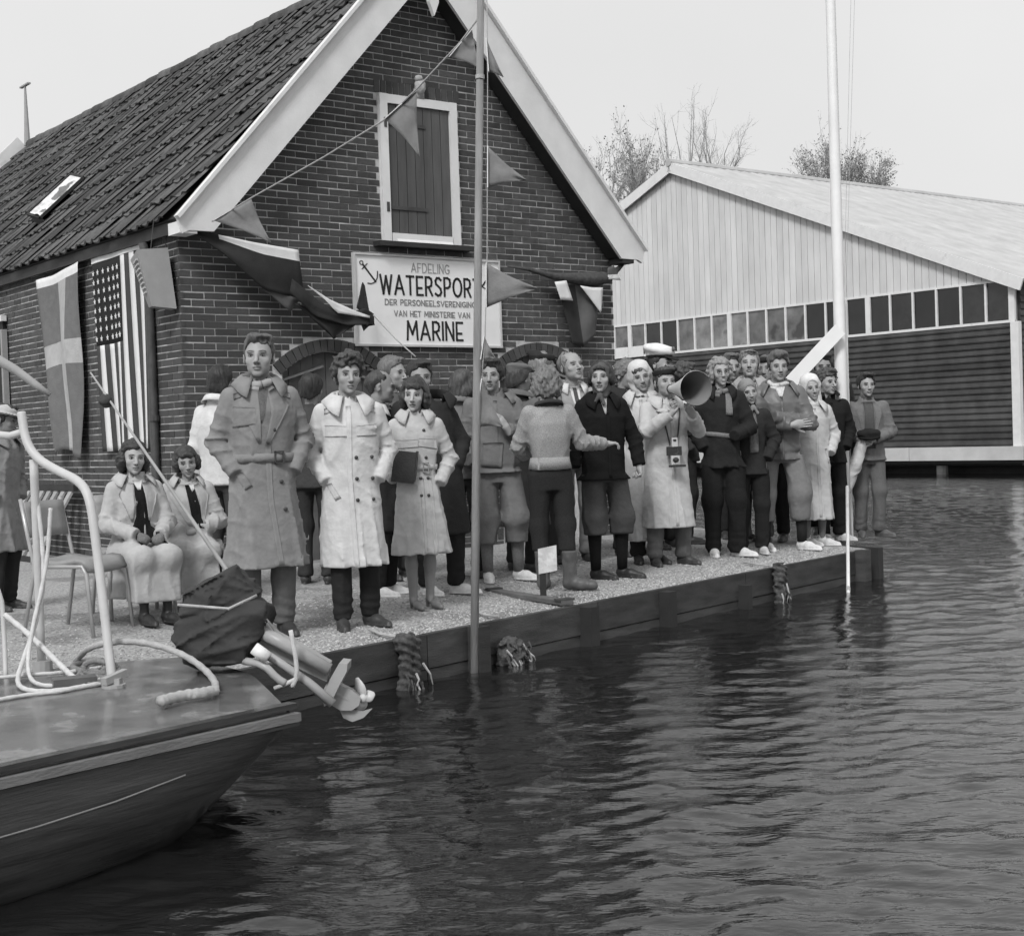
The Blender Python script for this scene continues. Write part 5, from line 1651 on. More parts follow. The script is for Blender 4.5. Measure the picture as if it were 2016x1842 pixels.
# officer's white cap, behind; the man with the megaphone in front
person('naval officer in a white topped peaked cap in profile', 1300, 683, 206, yaw=.85, head=(.2, .05, 0), skin=0.304, hair=('short', .04, dict()), hats=(('cap_crown', .72), ('cap_band', .02)), top=dict(tone=.03, hem=.8), bottom=dict(tone=.03), coll=dict(), fine=False, hatz=.03, group=GRP,
       extra=lambda c: tube_part(c, 'cap_badge', [tuple(c.hcn + c.Rh @ V3(0, -.122, .098)), tuple(c.hcn + c.Rh @ V3(0, -.128, .112)), tuple(c.hcn + c.Rh @ V3(0, -.125, .132))], [.014, .018, .010], mat('badge', .12, .4)))
def mega_extra(c):
    m = c.coat_mat; s = c.s; r = c.root
    applique('front_edge', c.coat, [(-.012, 1.43), (-.005, .36)], [(.016, 1.43), (.024, .36)], m, r, s, .009, nu=3, nv=26)
    applique('collar_flap', c.coat, [(-.10, 1.44), (-.13, 1.36)], [(-.02, 1.44), (-.04, 1.38)], m, r, s, .012, nu=5, nv=5)
    P = [(-.09, -.075, 1.455), (-.085, -.135, 1.36), (-.055, -.165, 1.20), (-.03, -.175, 1.07)]
    tube_part(c, 'camera_strap', P, .0075, mat('leather_dark', .05, .5), 6)
    tube_part(c, 'camera_strap', [(.09, -.075, 1.455), (.085, -.135, 1.36), (.05, -.17, 1.18), (.02, -.18, 1.07)], .0075, mat('leather_dark', .05, .5), 6)
YM = .36
mega_c = person('man in a dark cap and pale raincoat shouting through a megaphone, camera round his neck', 1308, 722, 231, yaw=YM, head=(.05, .10, 0), skin=0.304, hair=('short', .05, dict()), hats=(('beret', .02),),
       top=dict(tone=.50, hem=.34, fw=.24, fd=.20, waist=(.195, .145), chest=(.20, .14), sl=1.15, name='raincoat', n=6, fold=1.0), arms=(((-.245, -.15, 1.20), (-.055, -.30, 1.35)), ((.245, -.17, 1.19), (.10, -.40, 1.33))),
       hands=[(-1, 'grip', (.6, -.1, .75), (0, -.2, .9), 1), (1, 'grip', (-.5, -.3, .7), (-.2, 0, .9), -1)], bottom=dict(tone=.12, bag=1.05), shoes=('plain', .05), extra=mega_extra, feet=((-.13, .0, -.1), (.14, .02, .5)), coll=dict(spread=.055), hatz=.015, group=GRP)
def horn(c):
    mouth = c.hcn + c.Rh @ V3(0, -.115, -.068)
    t_ = local_thing(c, 'megaphone', 'large pale speaking trumpet raised to the mouth of the capped man', 'megaphone', tuple(mouth))
    ax_ = Vector((.06, -1, -.03)).normalized()
    q = ax_.to_track_quat('Z', 'Y').to_matrix()
    prof = [(.030, -.005), (.034, .0), (.034, .03), (.055, .14), (.085, .28), (.120, .42), (.146, .500), (.150, .512), (.148, .516)]
    inn = [(.146, .513), (.117, .418), (.082, .28), (.052, .14), (.030, .03), (.020, .0)]
    sc_ = c.s
    MB().lathe([(a * sc_, b * sc_) for a, b in prof], 32, R=q).build('cone', mat('megaphone_paint', .60, .45, .08, 8, .05, 40), t_, smooth=True)
    MB().lathe([(a * sc_, b * sc_) for a, b in inn], 32, R=q).build('inside', mat('megaphone_inside', .20, .6, .1, 8, .05, 40), t_, smooth=True)
    MB().lathe([(.036 * sc_, -.012 * sc_), (.042 * sc_, -.004 * sc_), (.036 * sc_, .006 * sc_)], 20, R=q).build('mouthpiece', mat('leather_dark', .05, .5), t_, smooth=True)
    tt = local_thing(c, 'camera', 'folding camera hanging from the megaphone man\'s neck', 'camera', (-.005, -.20, 1.02))
    M_CB, M_CM = mat('camera_leather', .04, .5, .2, 60, .3, 150), mat('camera_metal', .7, .25, .05, 10, .02, 50, metal=.6)
    MB().box((0, 0, .0), (.125, .035, .075)).build('body', M_CB, tt)
    MB().box((0.0, -.004, .075), (.052, .036, .076)).build('finder', M_CM, tt)
    MB().box((0.0, -.024, .09), (.026, .006, .018)).build('finder_window', M_CB, tt)
    MB().lathe([(.0, -.03), (.024, -.03), (.026, -.02), (.030, .0)], 18, c=(0, -.02, .0), R=Matrix.Rotation(rad(-90), 3, 'X') @ Matrix.Rotation(math.pi, 3, 'X')).build('lens', M_CM, tt, smooth=True)
    MB().box((0, -.02, -.075), (.075, .02, .075)).build('front_plate', M_CM, tt)
    MB().lathe([(.0, .03), (.020, .03), (.024, .0)], 16, c=(0, -.028, -.075), R=Matrix.Rotation(rad(90), 3, 'X')).build('shutter', M_CB, tt, smooth=True)
    MB().box((.01, -.04, -.125), (.135, .05, .018)).build('drop_bed', M_CB, tt)
horn(mega_c)
person('wavy dark haired person glimpsed behind the megaphone', 1346, 716, 200, yaw=1.7, skin=0.264, hair=('curly_short', .06, dict(vol=1.4)), top=dict(tone=.06, hem=.8), bottom=dict(tone=.03), coll=dict(), fine=False, group=GRP)
# laughing woman with glasses
def specs(c):
    for e in (-1, 1):
        tube_part(c, 'spectacles', [tuple(c.hcn + c.Rh @ V3(.031 * e + .019 * math.cos(a), -.101, -.003 + .017 * math.sin(a))) for a in np.linspace(0, 6.28, 15)], .0020, mat('black_wire', .03, .4), 5)
def glasses_extra(c):
    specs(c); drape_scarf(c, .20, 'tweed', r=.085, z=1.47, th=.024)
    belt_ring('belt', c.coat_t, 1.05, 1.09, cloth_mat(.22, 'knit'), c.root, c.s, th=.008, tilt=-.02)
    applique('scarf_tail', c.coat, [(.03, 1.45), (.02, 1.25)], [(.08, 1.45), (.08, 1.24)], cloth_mat(.2, 'tweed'), c.root, c.s, .018, nu=5, nv=8)
person('laughing woman with glasses and curly fair hair in a belted dark coat', 1417, 704, 217, yaw=.15, head=(.1, .0, -.05), face=dict(smile=1), female=True, skin=0.360, hair=('curly_bob', .26, dict(vol=.9, curl=.009, line=.072)),
       top=dict(tone=.022, hem=.78, fw=.20, fd=.15, waist=(.17, .125), sl=1.15, name='coat'), arms=('pocket', 'front'), bottom=dict(tone=.018, bag=1.12, hem=.03), shoes=('plain', .68), extra=glasses_extra, feet=((-.10, .0, .0), (.10, -.04, .85)), coll=dict(spread=.04, h=.05), group=GRP)
person('fair head just showing behind the laughing woman', 1438, 697, 192, yaw=.3, skin=0.320, hair=('short', .10, dict()), top=dict(tone=.1, hem=.8), bottom=dict(tone=.03), coll=dict(), fine=False, group=GRP)
person('cropped fair haired man squinting upwards in a light jacket', 1475, 690, 199, yaw=-.05, head=(.0, .16, 0), face=dict(squint=1, w=.97), skin=0.336, hair=('short', .16, dict(vol=.45, line=.078)), top=dict(tone=.36, hem=.8, name='jacket', sl=1.15), bottom=dict(tone=.1), coll=dict(spread=.05), fine=True, group=GRP,
       extra=lambda c: drape_scarf(c, .10, 'knit', r=.07, z=1.475, th=.02))
def small_extra(c):
    drape_scarf(c, .14, 'tweed', r=.08, z=1.47, th=.024)
    applique('scarf_tail', c.coat, [(-.02, 1.42), (-.01, 1.20), (-.01, 1.02)], [(.06, 1.42), (.08, 1.20), (.075, 1.02)], cloth_mat(.16, 'tweed'), c.root, c.s, .020, nu=6, nv=12)
person('short woman in a light headscarf and tartan scarf tilting her head', 1472, 747, 214, yaw=.1, head=(.2, -.05, -.16), face=dict(lip=.6), female=True, skin=0.368, hair=('under', .22, dict(line=.06)), hats=(('headscarf', .24),), top=dict(tone=.028, hem=.80, fw=.185, sl=1.15, name='jacket'), arms=('pocket', 'pocket'), bottom=dict(tone=.02, bag=1.1), shoes=('plain', .5), extra=small_extra, coll=dict(), group=GRP)
person('man in a dark beret half hidden behind the cross armed man', 1510, 694, 195, yaw=-.35, skin=0.288, hair=('short', .10, dict()), hats=(('beret', .03),), hatz=.03, top=dict(tone=.05, hem=.8), bottom=dict(tone=.03), coll=dict(), fine=False, group=GRP)
# man with crossed arms
def cross_extra(c):
    m = c.coat_mat; s = c.s; r = c.root
    drape_scarf(c, .68, 'knit', r=.076, z=1.485, th=.022)
    applique('scarf_front', c.coat, [(-.045, 1.455), (-.01, 1.36)], [(.05, 1.455), (.015, 1.36)], cloth_mat(.68, 'knit'), r, s, .012, nu=5, nv=6)
    applique('zip_flap', c.coat, [(.0, 1.36), (.0, .80)], [(.02, 1.36), (.02, .80)], m, r, s, .008, nu=3, nv=14)
    collar('hood_roll', r, s, m, cz=1.455, cy=.03, r=.105, h=.05, fall=.07, spread=.05, gap=.75, pt=.03)
person('tall man with crossed arms in a grey windcheater, white scarf and baggy plus fours', 1531, 694, 209, yaw=.12, head=(.10, -.03, 0), face=dict(jaw=1.05, stubble=.06), skin=0.336, hair=('short', .10, dict(vol=1.25, line=.074)),
       top=dict(tone=.13, kind='shiny', hem=.80, fw=.19, fd=.145, waist=(.18, .13), chest=(.205, .14), sl=1.12, fold=1.4, name='windcheater', gather=.86), arms=('cross', 'cross'), hands=[(-1, 'flat', (.9, .1, .1), (0, .9, 0), 1)],
       bottom=dict(type='plus_fours', tone=.19, bag=1.02, hem=.26, sock=.03), shoes=('plain', .66), extra=cross_extra, feet=((-.15, -.02, .25), (.17, -.02, .75)), group=GRP)
# woman in white hood and coat
def wh_extra(c):
    m = c.coat_mat; s = c.s; r = c.root
    applique('front_edge', c.coat, [(-.01, 1.42), (.0, .26)], [(.016, 1.42), (.028, .26)], m, r, s, .009, nu=3, nv=26)
    applique('pocket_flap', c.coat, [(.09, 1.0), (.125, .85)], [(.115, 1.005), (.15, .87)], m, r, s, .009, nu=4, nv=6)
person('smiling woman in a white hood and long pale coat', 1596, 740, 202, yaw=.35, head=(-.05, -.02, -.14), face=dict(smile=1), female=True, skin=0.352, hair=('under', .04, dict(line=.066)), hats=(('hood', .66),), top=dict(tone=.52, hem=.27, fw=.215, fd=.17, waist=(.175, .13), chest=(.195, .135), sl=1.15, name='coat', n=6),
       arms=('hang', 'pocket'), bottom=None, shoes=('plain', .6), extra=wh_extra, coll=dict(spread=.06), feet=((-.07, .0, .5), (.08, -.03, .7)), legtone=.14, group=GRP)
person('dark haired man holding on to the white mast post', 1619, 697, 186, yaw=.1, head=(.1, -.05, 0), skin=0.280, hair=('short', .025, dict(vol=1.2)), top=dict(tone=.05, hem=.8), arms=('hang', ((.26, .0, 1.22), (.22, -.05, 1.47))), hands=[(1, 'grip', (0, -.2, 1), (-1, 0, 0), -1)], bottom=dict(tone=.03), coll=dict(), fine=False, group=GRP)
def dk_extra(c):
    applique('front_edge', c.coat, [(.0, 1.42), (.0, .80)], [(.025, 1.42), (.025, .80)], c.coat_mat, c.root, c.s, .010, nu=3, nv=16)
person('curly haired man in a dark jacket with upturned collar looking aside', 1627, 729, 197, yaw=.35, head=(.38, .0, 0), face=dict(jaw=.95), skin=0.320, hair=('curly_short', .06, dict(vol=1.7, curl=.011)), top=dict(tone=.016, hem=.80, fw=.195, sl=1.1, name='jacket'), arms=('pocket', 'pocket'), bottom=dict(tone=.014), shoes=('plain', .55), extra=dk_extra, coll=dict(h=.085, fall=.03, spread=.03, pt=.0), feet=((-.06, .0, .1), (.10, -.02, .6)), group=GRP)
def blazer_extra(c):
    m = c.coat_mat; s = c.s; r = c.root
    applique('lapel', c.coat, [(-.07, 1.45), (-.14, 1.36), (-.07, 1.10)], [(-.05, 1.45), (-.06, 1.32), (-.055, 1.10)], m, r, s, .012)
    applique('lapel', c.coat, [(.05, 1.45), (.06, 1.32), (.055, 1.10)], [(.07, 1.45), (.14, 1.36), (.07, 1.10)], m, r, s, .012)
    applique('pullover', c.coat, [(-.05, 1.45), (-.055, .95)], [(.05, 1.45), (.055, .95)], cloth_mat(.10, 'knit'), r, s, .005, nu=6, nv=14)
    tube_part(c, 'turtleneck', [tuple(V3(0, .02, 1.44)), tuple(V3(0, .015, 1.49)), tuple(V3(0, .008, 1.535))], [.075, .068, .066], cloth_mat(.10, 'knit'), 20)
last_c = person('dark haired man in a tweed blazer and turtleneck at the end of the quay', 1705, 735, 192, yaw=.2, head=(.12, .0, 0), face=dict(smile=0, jaw=1.0), skin=0.336, hair=('short', .02, dict(vol=1.0, line=.078)), top=dict(tone=.17, kind='tweed', hem=.82, fw=.20, sl=1.12, name='blazer', slope=-.10), arms=(((-.25, .0, 1.12), (-.105, -.20, 1.06)), ((.25, .0, 1.12), (.02, -.20, 1.04))), hands=[(-1, 'grip', (.8, -.3, .1), (0, .4, -.9), 1), (1, 'grip', (-.8, -.3, .1), (0, .4, -.9), -1)], bottom=dict(tone=.14, bag=1.0, kind='tweed'), shoes=('plain', .09), extra=blazer_extra, feet=((-.08, .05, -.1), (.10, -.02, .7)), group=GRP)
t = local_thing(last_c, 'held_beret', 'dark beret held in both hands by the blazer man', 'beret', (-.04, -.265, 1.10))
V, Q = surfnet(lambda P: smin(ell(P, (0, 0, .015), (.115, .075, .05)), ell(P, (.02, .0, -.03), (.09, .06, .03)), .03) - .006 * wob(P, 40, 3), axis(-.16, .16, .008), axis(-.12, .12, .008), axis(-.10, .10, .008))
np_mesh('cap', V, Q, cloth_mat(.02), t)
MB().tube([(-.10, -.03, -.03), (0, -.065, -.045), (.10, -.03, -.03)], .014, 8).build('band', cloth_mat(.015), t, smooth=True)
t = local_thing(last_c, 'draped_coat', 'pale rolled coat hanging from the blazer man\'s forearm', 'coat', (-.13, -.20, 1.0))
V, Q = surfnet(lambda P: smin(cone(P, V3(.03, 0, .0), V3(-.06, -.02, -.22), .055, .062), cone(P, V3(-.06, -.02, -.22), V3(-.13, -.02, -.46), .062, .032), .03) - .012 * (np.clip(1 - np.abs(wob(P * V3(1, 1, 1.4), 26, 3)), 0, 1) ** 3), axis(-.24, .14, .009), axis(-.13, .12, .009), axis(-.56, .10, .009))
np_mesh('folds', V, Q, cloth_mat(.50), t)
MB().tube([(-.02, .0, .06), (.03, -.045, .03), (.06, .0, -.02)], .02, 8).build('sleeve_end', cloth_mat(.50), t, smooth=True)
# man in a pale sun hat at the left edge
person('man in a pale brimmed hat and grey raincoat stooping beside the boat rail', 8, 792, 290, yaw=.9, head=(.3, -.15, 0), skin=0.200, hair=('short', .03, dict()), hats=(('sunhat', .42),), top=dict(tone=.22, hem=.50, fw=.21, fd=.17, sl=1.1, fold=1.4, name='raincoat'), arms=('pocket', 'pocket'), bottom=dict(tone=.03), coll=dict(spread=.06), lean=(0, -.06), hatz=.02, group=GRP)
# ------------------------------------------------------------------ sign board with stroke lettering
def gb(u, z, off=0.0): return CN + AX * u - BX * off + Vector((0, 0, z))
GL = {  # strokes in a unit-high box: (width, [polylines])
    'A': (.62, [[(0, 0), (.31, 1), (.62, 0)], [(.12, .32), (.50, .32)]]), 'F': (.42, [[(0, 0), (0, 1), (.42, 1)], [(0, .52), (.34, .52)]]),
    'D': (.58, [[(0, 0), (0, 1), (.26, 1), (.45, .90), (.58, .62), (.58, .38), (.45, .10), (.26, 0), (0, 0)]]), 'E': (.42, [[(.42, 1), (0, 1), (0, 0), (.42, 0)], [(0, .38), (.34, .38)]]),
    'L': (.40, [[(0, 1), (0, 0), (.40, 0)]]), 'I': (.0, [[(0, 0), (0, 1)]]), 'N': (.52, [[(0, 0), (0, 1), (.52, 0), (.52, 1)]]),
    'G': (.60, [[(.58, .86), (.44, .97), (.26, .99), (.09, .84), (0, .5), (.09, .16), (.26, .01), (.46, .03), (.60, .16), (.60, .42), (.36, .42)]]),
    'W': (.80, [[(0, 1), (.2, 0), (.4, .95), (.6, 0), (.8, 1)]]), 'T': (.50, [[(0, 1), (.50, 1)], [(.25, 1), (.25, 0)]]),
    'R': (.46, [[(0, 0), (0, 1), (.24, 1), (.40, .92), (.44, .74), (.40, .54), (.24, .45), (0, .45)], [(.2, .45), (.46, 0)]]),
    'S': (.46, [[(.43, .87), (.30, .98), (.14, .97), (.03, .82), (.07, .64), (.24, .52), (.40, .39), (.45, .2), (.35, .04), (.18, 0), (.02, .10)]]),
    'P': (.44, [[(0, 0), (0, 1), (.24, 1), (.40, .92), (.44, .73), (.40, .54), (.24, .45), (0, .45)]]),
    'O': (.62, [[(.31 + .31 * math.cos(a), .5 + .5 * math.sin(a)) for a in np.linspace(0, 6.2832, 17)]]),
    'V': (.56, [[(0, 1), (.28, 0), (.56, 1)]]), 'M': (.70, [[(0, 0), (.06, 1), (.35, .30), (.64, 1), (.70, 0)]]), 'H': (.50, [[(0, 0), (0, 1)], [(.5, 0), (.5, 1)], [(0, .5), (.5, .5)]]), ' ': (.22, []),
}
def lettering(parent, m_, text, u0, u1, z0, h, w_, y=-0.003):
    raw = sum(GL[c][0] for c in text); gap = .24
    tot = raw * h + gap * h * (len(text) - 1)
    kx = (u1 - u0) / tot
    u = u0
    for c in text:
        gw, st = GL[c]; mb = MB()
        for pl in st:
            for a, b in zip(pl[:-1], pl[1:]):
                A_ = Vector((u + a[0] * h * kx, y, z0 + a[1] * h)); B_ = Vector((u + b[0] * h * kx, y, z0 + b[1] * h))
                d = (B_ - A_).normalized() * w_ * .45
                mb.bar(A_ - d, B_ + d, .004, w_, up=(-(B_ - A_).z, 0, (B_ - A_).x) if (B_ - A_).length else (0, 0, 1))
        if st: mb.build('letter', m_, parent)
        u += (gw + gap) * h * kx
SU0, SZ0, SWD, SHT = 1.73, 2.362, 1.665, .825
sg_ = thing('sign_board', 'white painted sign board with dark lettering on the brick gable', 'sign', tuple(gb(SU0, SZ0, .02)), YA)
MB().box((SWD / 2, 0, SHT / 2), (SWD, .02, SHT)).build('panel', mat('sign_white', .78, .5, .05, 3, .06, 60), sg_)
for x0, x1, z0, z1 in ((-.02, 0, -.02, SHT + .02), (SWD, SWD + .02, -.02, SHT + .02), (0, SWD, SHT, SHT + .02), (0, SWD, -.02, 0)):
    MB().box(((x0 + x1) / 2, -.008, (z0 + z1) / 2), (x1 - x0, .04, z1 - z0)).build('frame_strip', mat('sign_frame', .5, .6, .1), sg_)
M_LET, M_LETG, M_LETL = mat('letter_black', .018, .5, .05), mat('letter_grey', .24, .6, .1), mat('letter_pale', .34, .6, .1)
for tx, a, b, z0, h, w_, m_ in (('AFDELING', .63, 1.07, SHT - .135, .083, .009, M_LETL), ('WATERSPORT', .275, 1.435, SHT - .35, .172, .021, M_LET), ('DER PERSONEELSVERENIGING', .32, 1.375, SHT - .452, .05, .008, M_LETG), ('VAN HET MINISTERIE VAN', .42, 1.30, SHT - .557, .05, .008, M_LETG), ('MARINE', .56, 1.205, SHT - .775, .170, .021, M_LET)):
    lettering(sg_, m_, tx, a, b, z0, h, w_, -.0125)
for sgn, cu in ((1, .155), (-1, 1.53)):
    mb = MB()
    def ap(x, z): return Vector((cu + sgn * x, -.0125, SHT - .165 + z))
    def ln(pts, w_):
        for a, b in zip(pts[:-1], pts[1:]):
            A_, B_ = ap(*a), ap(*b); d = B_ - A_; mb.bar(A_ - d * .05, B_ + d * .05, .004, w_, up=(-d.z, 0, d.x))
    ln([(-.065, .075), (.065, -.075)], .016)
    ln([(-.082 + .018 * math.cos(a), .092 + .018 * math.sin(a)) for a in np.linspace(0, 6.28, 11)], .007)
    ln([(-.075, .035), (-.02, .085)], .008)
    ln([(-.02, -.095), (.015, -.098), (.045, -.09), (.065, -.075), (.085, -.045), (.09, -.015), (.092, .02)], .009)
    mb.build('anchor_emblem', M_LET, sg_)

# ------------------------------------------------------------------ cloth helpers
def pl_res(pl, n):
    pl = np.asarray(pl, float)
    sg = np.concatenate([[0], np.cumsum(np.linalg.norm(np.diff(pl, axis=0), axis=1))])
    q = np.linspace(0, sg[-1], n)
    return np.stack([np.interp(q, sg, pl[:, i]) for i in range(pl.shape[1])], -1)
def cloth(name, top, bot, to3d, mats, parent=None, nu=14, nv=12, ripple=.012, freq=3.0, band=None, seed=0, origin=None, nrm=None):
    """sheet between two edges given in picture coordinates (x, y[, extra]); to3d places them at their real distance"""
    a = pl_res(top, nu); b = pl_res(bot, nu)
    mb = MB(); vs = []; rs = np.random.RandomState(seed)
    p1, p2 = rs.uniform(0, 6, 2)
    for j in range(nv):
        t = j / (nv - 1)
        for i in range(nu):
            q = a[i] * (1 - t) + b[i] * t
            P = to3d(*q); n_ = nrm if nrm is not None else (CAM - P).normalized()
            w_ = ripple * math.sin(freq * 6.28 * i / (nu - 1) + p1 + 1.2 * math.sin(2.2 * t + p2)) * min(1, .25 + t) + .4 * ripple * math.sin(7 * t + 5 * i / nu + p2)
            vs.append(P + n_ * w_)
    fs = []; ms = []
    for j in range(nv - 1):
        for i in range(nu - 1):
            fs.append((j * nu + i, j * nu + i + 1, (j + 1) * nu + i + 1, (j + 1) * nu + i))
            ms.append(band(i / (nu - 1), j / (nv - 1)) if band else 0)
    mb.add(vs, fs); mb.m = ms
    o = mb.build(name, mats, parent, smooth=True, solid=.004, origin=origin)
    return o
def flag_thing(name, label, cat, loc, group=None): return thing(name, label, cat, tuple(loc), 0, group, world_parts=True)
M_PEN = mat('pennant_grey', .20, .9, .1, 20, .3, 120); M_PENW = mat('pennant_hem', .72, .9, .06, 20, .2, 120)
M_FDARK = mat('flag_dark', .028, .9, .2, 8, .3, 80); M_FMID = mat('flag_mid', .10, .9, .15, 8, .3, 80); M_FWHITE = mat('flag_white', .70, .9, .05, 8, .3, 80)
PGRP = 'signal pennants'
PB = qp(on_edge(909, 1235), .10, 0.0)            # foot of the grey pole, just off the planks
KP = 2846 / (PB - CAM).dot(FW)
def kline(x): return 236 + (KP - 236) * (x - 418) / (948 - 418)
def pennant(h0, h1, tip, k, label, curve=0.0, cat='pennant'):
    t3 = lambda x, y: atk(x, y, k)
    base = t3(*h0)
    t_ = flag_thing('pennant', label, cat, base, PGRP)
    h0, h1, tip = [np.array(q, float) for q in (h0, h1, tip)]
    cth = (h0 + h1 + tip) / 3
    def edge(a, b, c):
        m_ = (a + b) / 2 + (cth - (a + b) / 2) * c
        return [tuple(a), tuple(m_), tuple(b)]
    tp = [tuple(p) for p in pl_res(edge(h0, tip, .12 + curve), 9)]; bt = [tuple(p) for p in pl_res(edge(h1, tip - (tip - h1) * .01, .10), 9)]
    cloth('fly', tp, bt, t3, [M_PEN], t_, nu=12, nv=8, ripple=.014, freq=1.3, seed=int(h0[0]))
    MB().bar(t3(*h0), t3(*h1), .030, .006, up=(CAM - base).normalized().cross(t3(*h1) - t3(*h0))).build('hoist_strip', M_PENW, t_)
    return t_
pennant((420, 434), (494, 390), (534, 478), kline(455), 'grey pennant on the rope beside the left bargeboard end')
pennant((757, 234), (820, 178), (826, 308), kline(790), 'drooping grey pennant hanging across the hatch')
pennant((884, 112), (929, 58), (946, 136), kline(906), 'grey pennant nearest the pole on the sloping rope')
pennant((957, 76), (962, 142), (991, 152), KP, 'limp narrow pennant highest on the pole halyard')
pennant((960, 288), (960, 370), (1036, 354), KP, 'grey pennant flying from the halyard in front of bare brickwork')
pennant((957, 518), (957, 606), (1060, 568), KP, 'wide grey pennant flying from the halyard over the sign edge')
pennant((953, 661), (946, 708), (976, 706), KP, 'small grey pennant under the sign board corner')
pennant((948, 745), (935, 842), (990, 840), KP, 'lowest pennant hanging over the anorak man')
# the rope with pennants, halyard
def rope3(name, pts, r, label, cat='rope', m=M_ROPE, n=6, parent=None, res=None, group=None):
    P = [atk(*p) for p in pts]
    if res:
        A_ = pl_res([tuple(p) for p in P], res); P = [Vector(p) for p in A_]
    o = MB().tube(P, r, n).build(name, m, parent, smooth=True, origin=tuple(P[0]) if parent is None else None)
    if label: tag(o, label, cat, group)
    return o
rope3('pennant_rope', [(946, 30, KP), (906, 84, kline(906)), (820, 176, kline(820)), (757, 236, kline(757)), (640, 308, kline(640)), (496, 389, kline(496)), (418, 436, 236)], .006, 'pale rope of pennants from pole to bargeboard end')
rope3('halyard', [(957, -160, KP), (960, 150, KP), (959, 500, KP), (955, 660, KP), (940, 850, KP)], .0035, 'thin halyard running down beside the grey pole')
# grey pole standing in the water at the quay edge
pole = thing('pole', 'tall grey wooden pole standing in the water at the quay edge', 'pole', tuple(PB), 0, world_parts=True)
pb = PB.copy(); pt = atk(950, -420, KP)
MB().tube([pb - (pt - pb) * .12, pb + (pt - pb) * .3, pt], [.027, .026, .021], 10).build('shaft', mat('grey_wood', .25, .85, .25, 6, .5, 40, stretch=(4, 4, .5)), pole, smooth=True)
MB().tube([atk(945, 148, KP), atk(945, 156, KP)], .030, 10).build('rope_lashing', M_ROPE, pole)

# ------------------------------------------------------------------ flags on the gable
def gpl(off): return lambda x, y: onpl(x, y, CN - BX * off, BX)
t = flag_thing('draped_flag', 'dark tricolour flag draped from the left eave towards the sign', 'flag', gb(.2, 3.2, .15), 'flags on the boathouse')
g1 = gpl(.20)
cloth('upper_fold', [(358, 440), (430, 462), (500, 477), (587, 492)], [(362, 446), (440, 500), (520, 570), (600, 590)], g1, [M_FWHITE, M_FDARK], t, nu=26, nv=14, ripple=.03, freq=1.2, band=lambda u, v: 0 if (v < .20 and u > .28) else 1, seed=2)
cloth('pale_underside', [(470, 512), (530, 565), (590, 590)], [(480, 522), (520, 570), (572, 614), ], gpl(.17), [M_FMID], t, nu=10, nv=4, ripple=.01, seed=3)
cloth('middle_fold', [(575, 548), (625, 590), (660, 612), (732, 625)], [(570, 575), (620, 622), (680, 640), (738, 640)], gpl(.24), [M_FDARK], t, nu=16, nv=7, ripple=.02, seed=4)
cloth('white_fold', [(606, 562), (650, 590), (700, 612), (728, 622)], [(610, 566), (640, 590), (664, 616), (728, 626)], gpl(.26), [M_FWHITE], t, nu=12, nv=4, ripple=.006, seed=5)
cloth('hanging_point', [(578, 596), (625, 612), (735, 618)], [(655, 664), (657, 668), (662, 664)], gpl(.20), [M_FDARK], t, nu=16, nv=12, ripple=.02, freq=1.5, seed=6)
cloth('sign_point', [(712, 560), (714, 555), (718, 562)], [(702, 606), (714, 615), (728, 618)], gpl(.22), [M_FDARK], t, nu=8, nv=8, ripple=.01, seed=7)
cloth('knot_end', [(700, 612), (720, 606), (736, 618)], [(716, 652), (726, 642), (737, 640)], gpl(.23), [M_FDARK], t, nu=8, nv=8, ripple=.02, seed=8)
rope3('guy_line', [(735, 620, 222), (780, 668, 226), (818, 702, 230)], .006, 'thin line from the draped flag down across the sign corner', 'rope')
t = flag_thing('furled_flag', 'rolled dark flag with white panels hanging at the right corner of the gable', 'flag', gb(4.2, 2.9, .12), 'flags on the boathouse')
g2 = gpl(.12)
P = [g2(*q) for q in ((1000, 524), (1040, 530), (1090, 544), (1130, 548), (1165, 550), (1195, 548), (1228, 520))]
MB().tube(P, [.01, .02, .035, .06, .075, .06, .012], 10).build('roll', mat('flag_roll', .07, .9, .3, 25, .7, 40), t, smooth=True)
cloth('dark_panel', [(1098, 562), (1140, 560), (1182, 560)], [(1128, 678), (1150, 682), (1172, 660)], gpl(.10), [M_FDARK, M_FMID], t, nu=16, nv=14, ripple=.03, freq=1.2, band=lambda u, v: 1 if u > .35 else 0, seed=11)
cloth('white_panel', [(1092, 555), (1115, 552)], [(1104, 590), (1128, 592)], gpl(.16), [M_FWHITE], t, nu=5, nv=6, ripple=.008, seed=12)
cloth('white_panel', [(1142, 562), (1165, 566), (1187, 566)], [(1180, 612), (1182, 616), (1184, 612)], gpl(.16), [M_FWHITE], t, nu=8, nv=8, ripple=.008, seed=13)
cloth('white_tip', [(1196, 528), (1208, 522)], [(1197, 550), (1222, 552)], gpl(.18), [M_FWHITE, M_FMID], t, nu=6, nv=6, ripple=.01, band=lambda u, v: 1 if v < .5 else 0, seed=14)

# ------------------------------------------------------------------ flags on the long wall
def spl(off): return lambda x, y: onpl(x, y, CN - AX * off, AX)
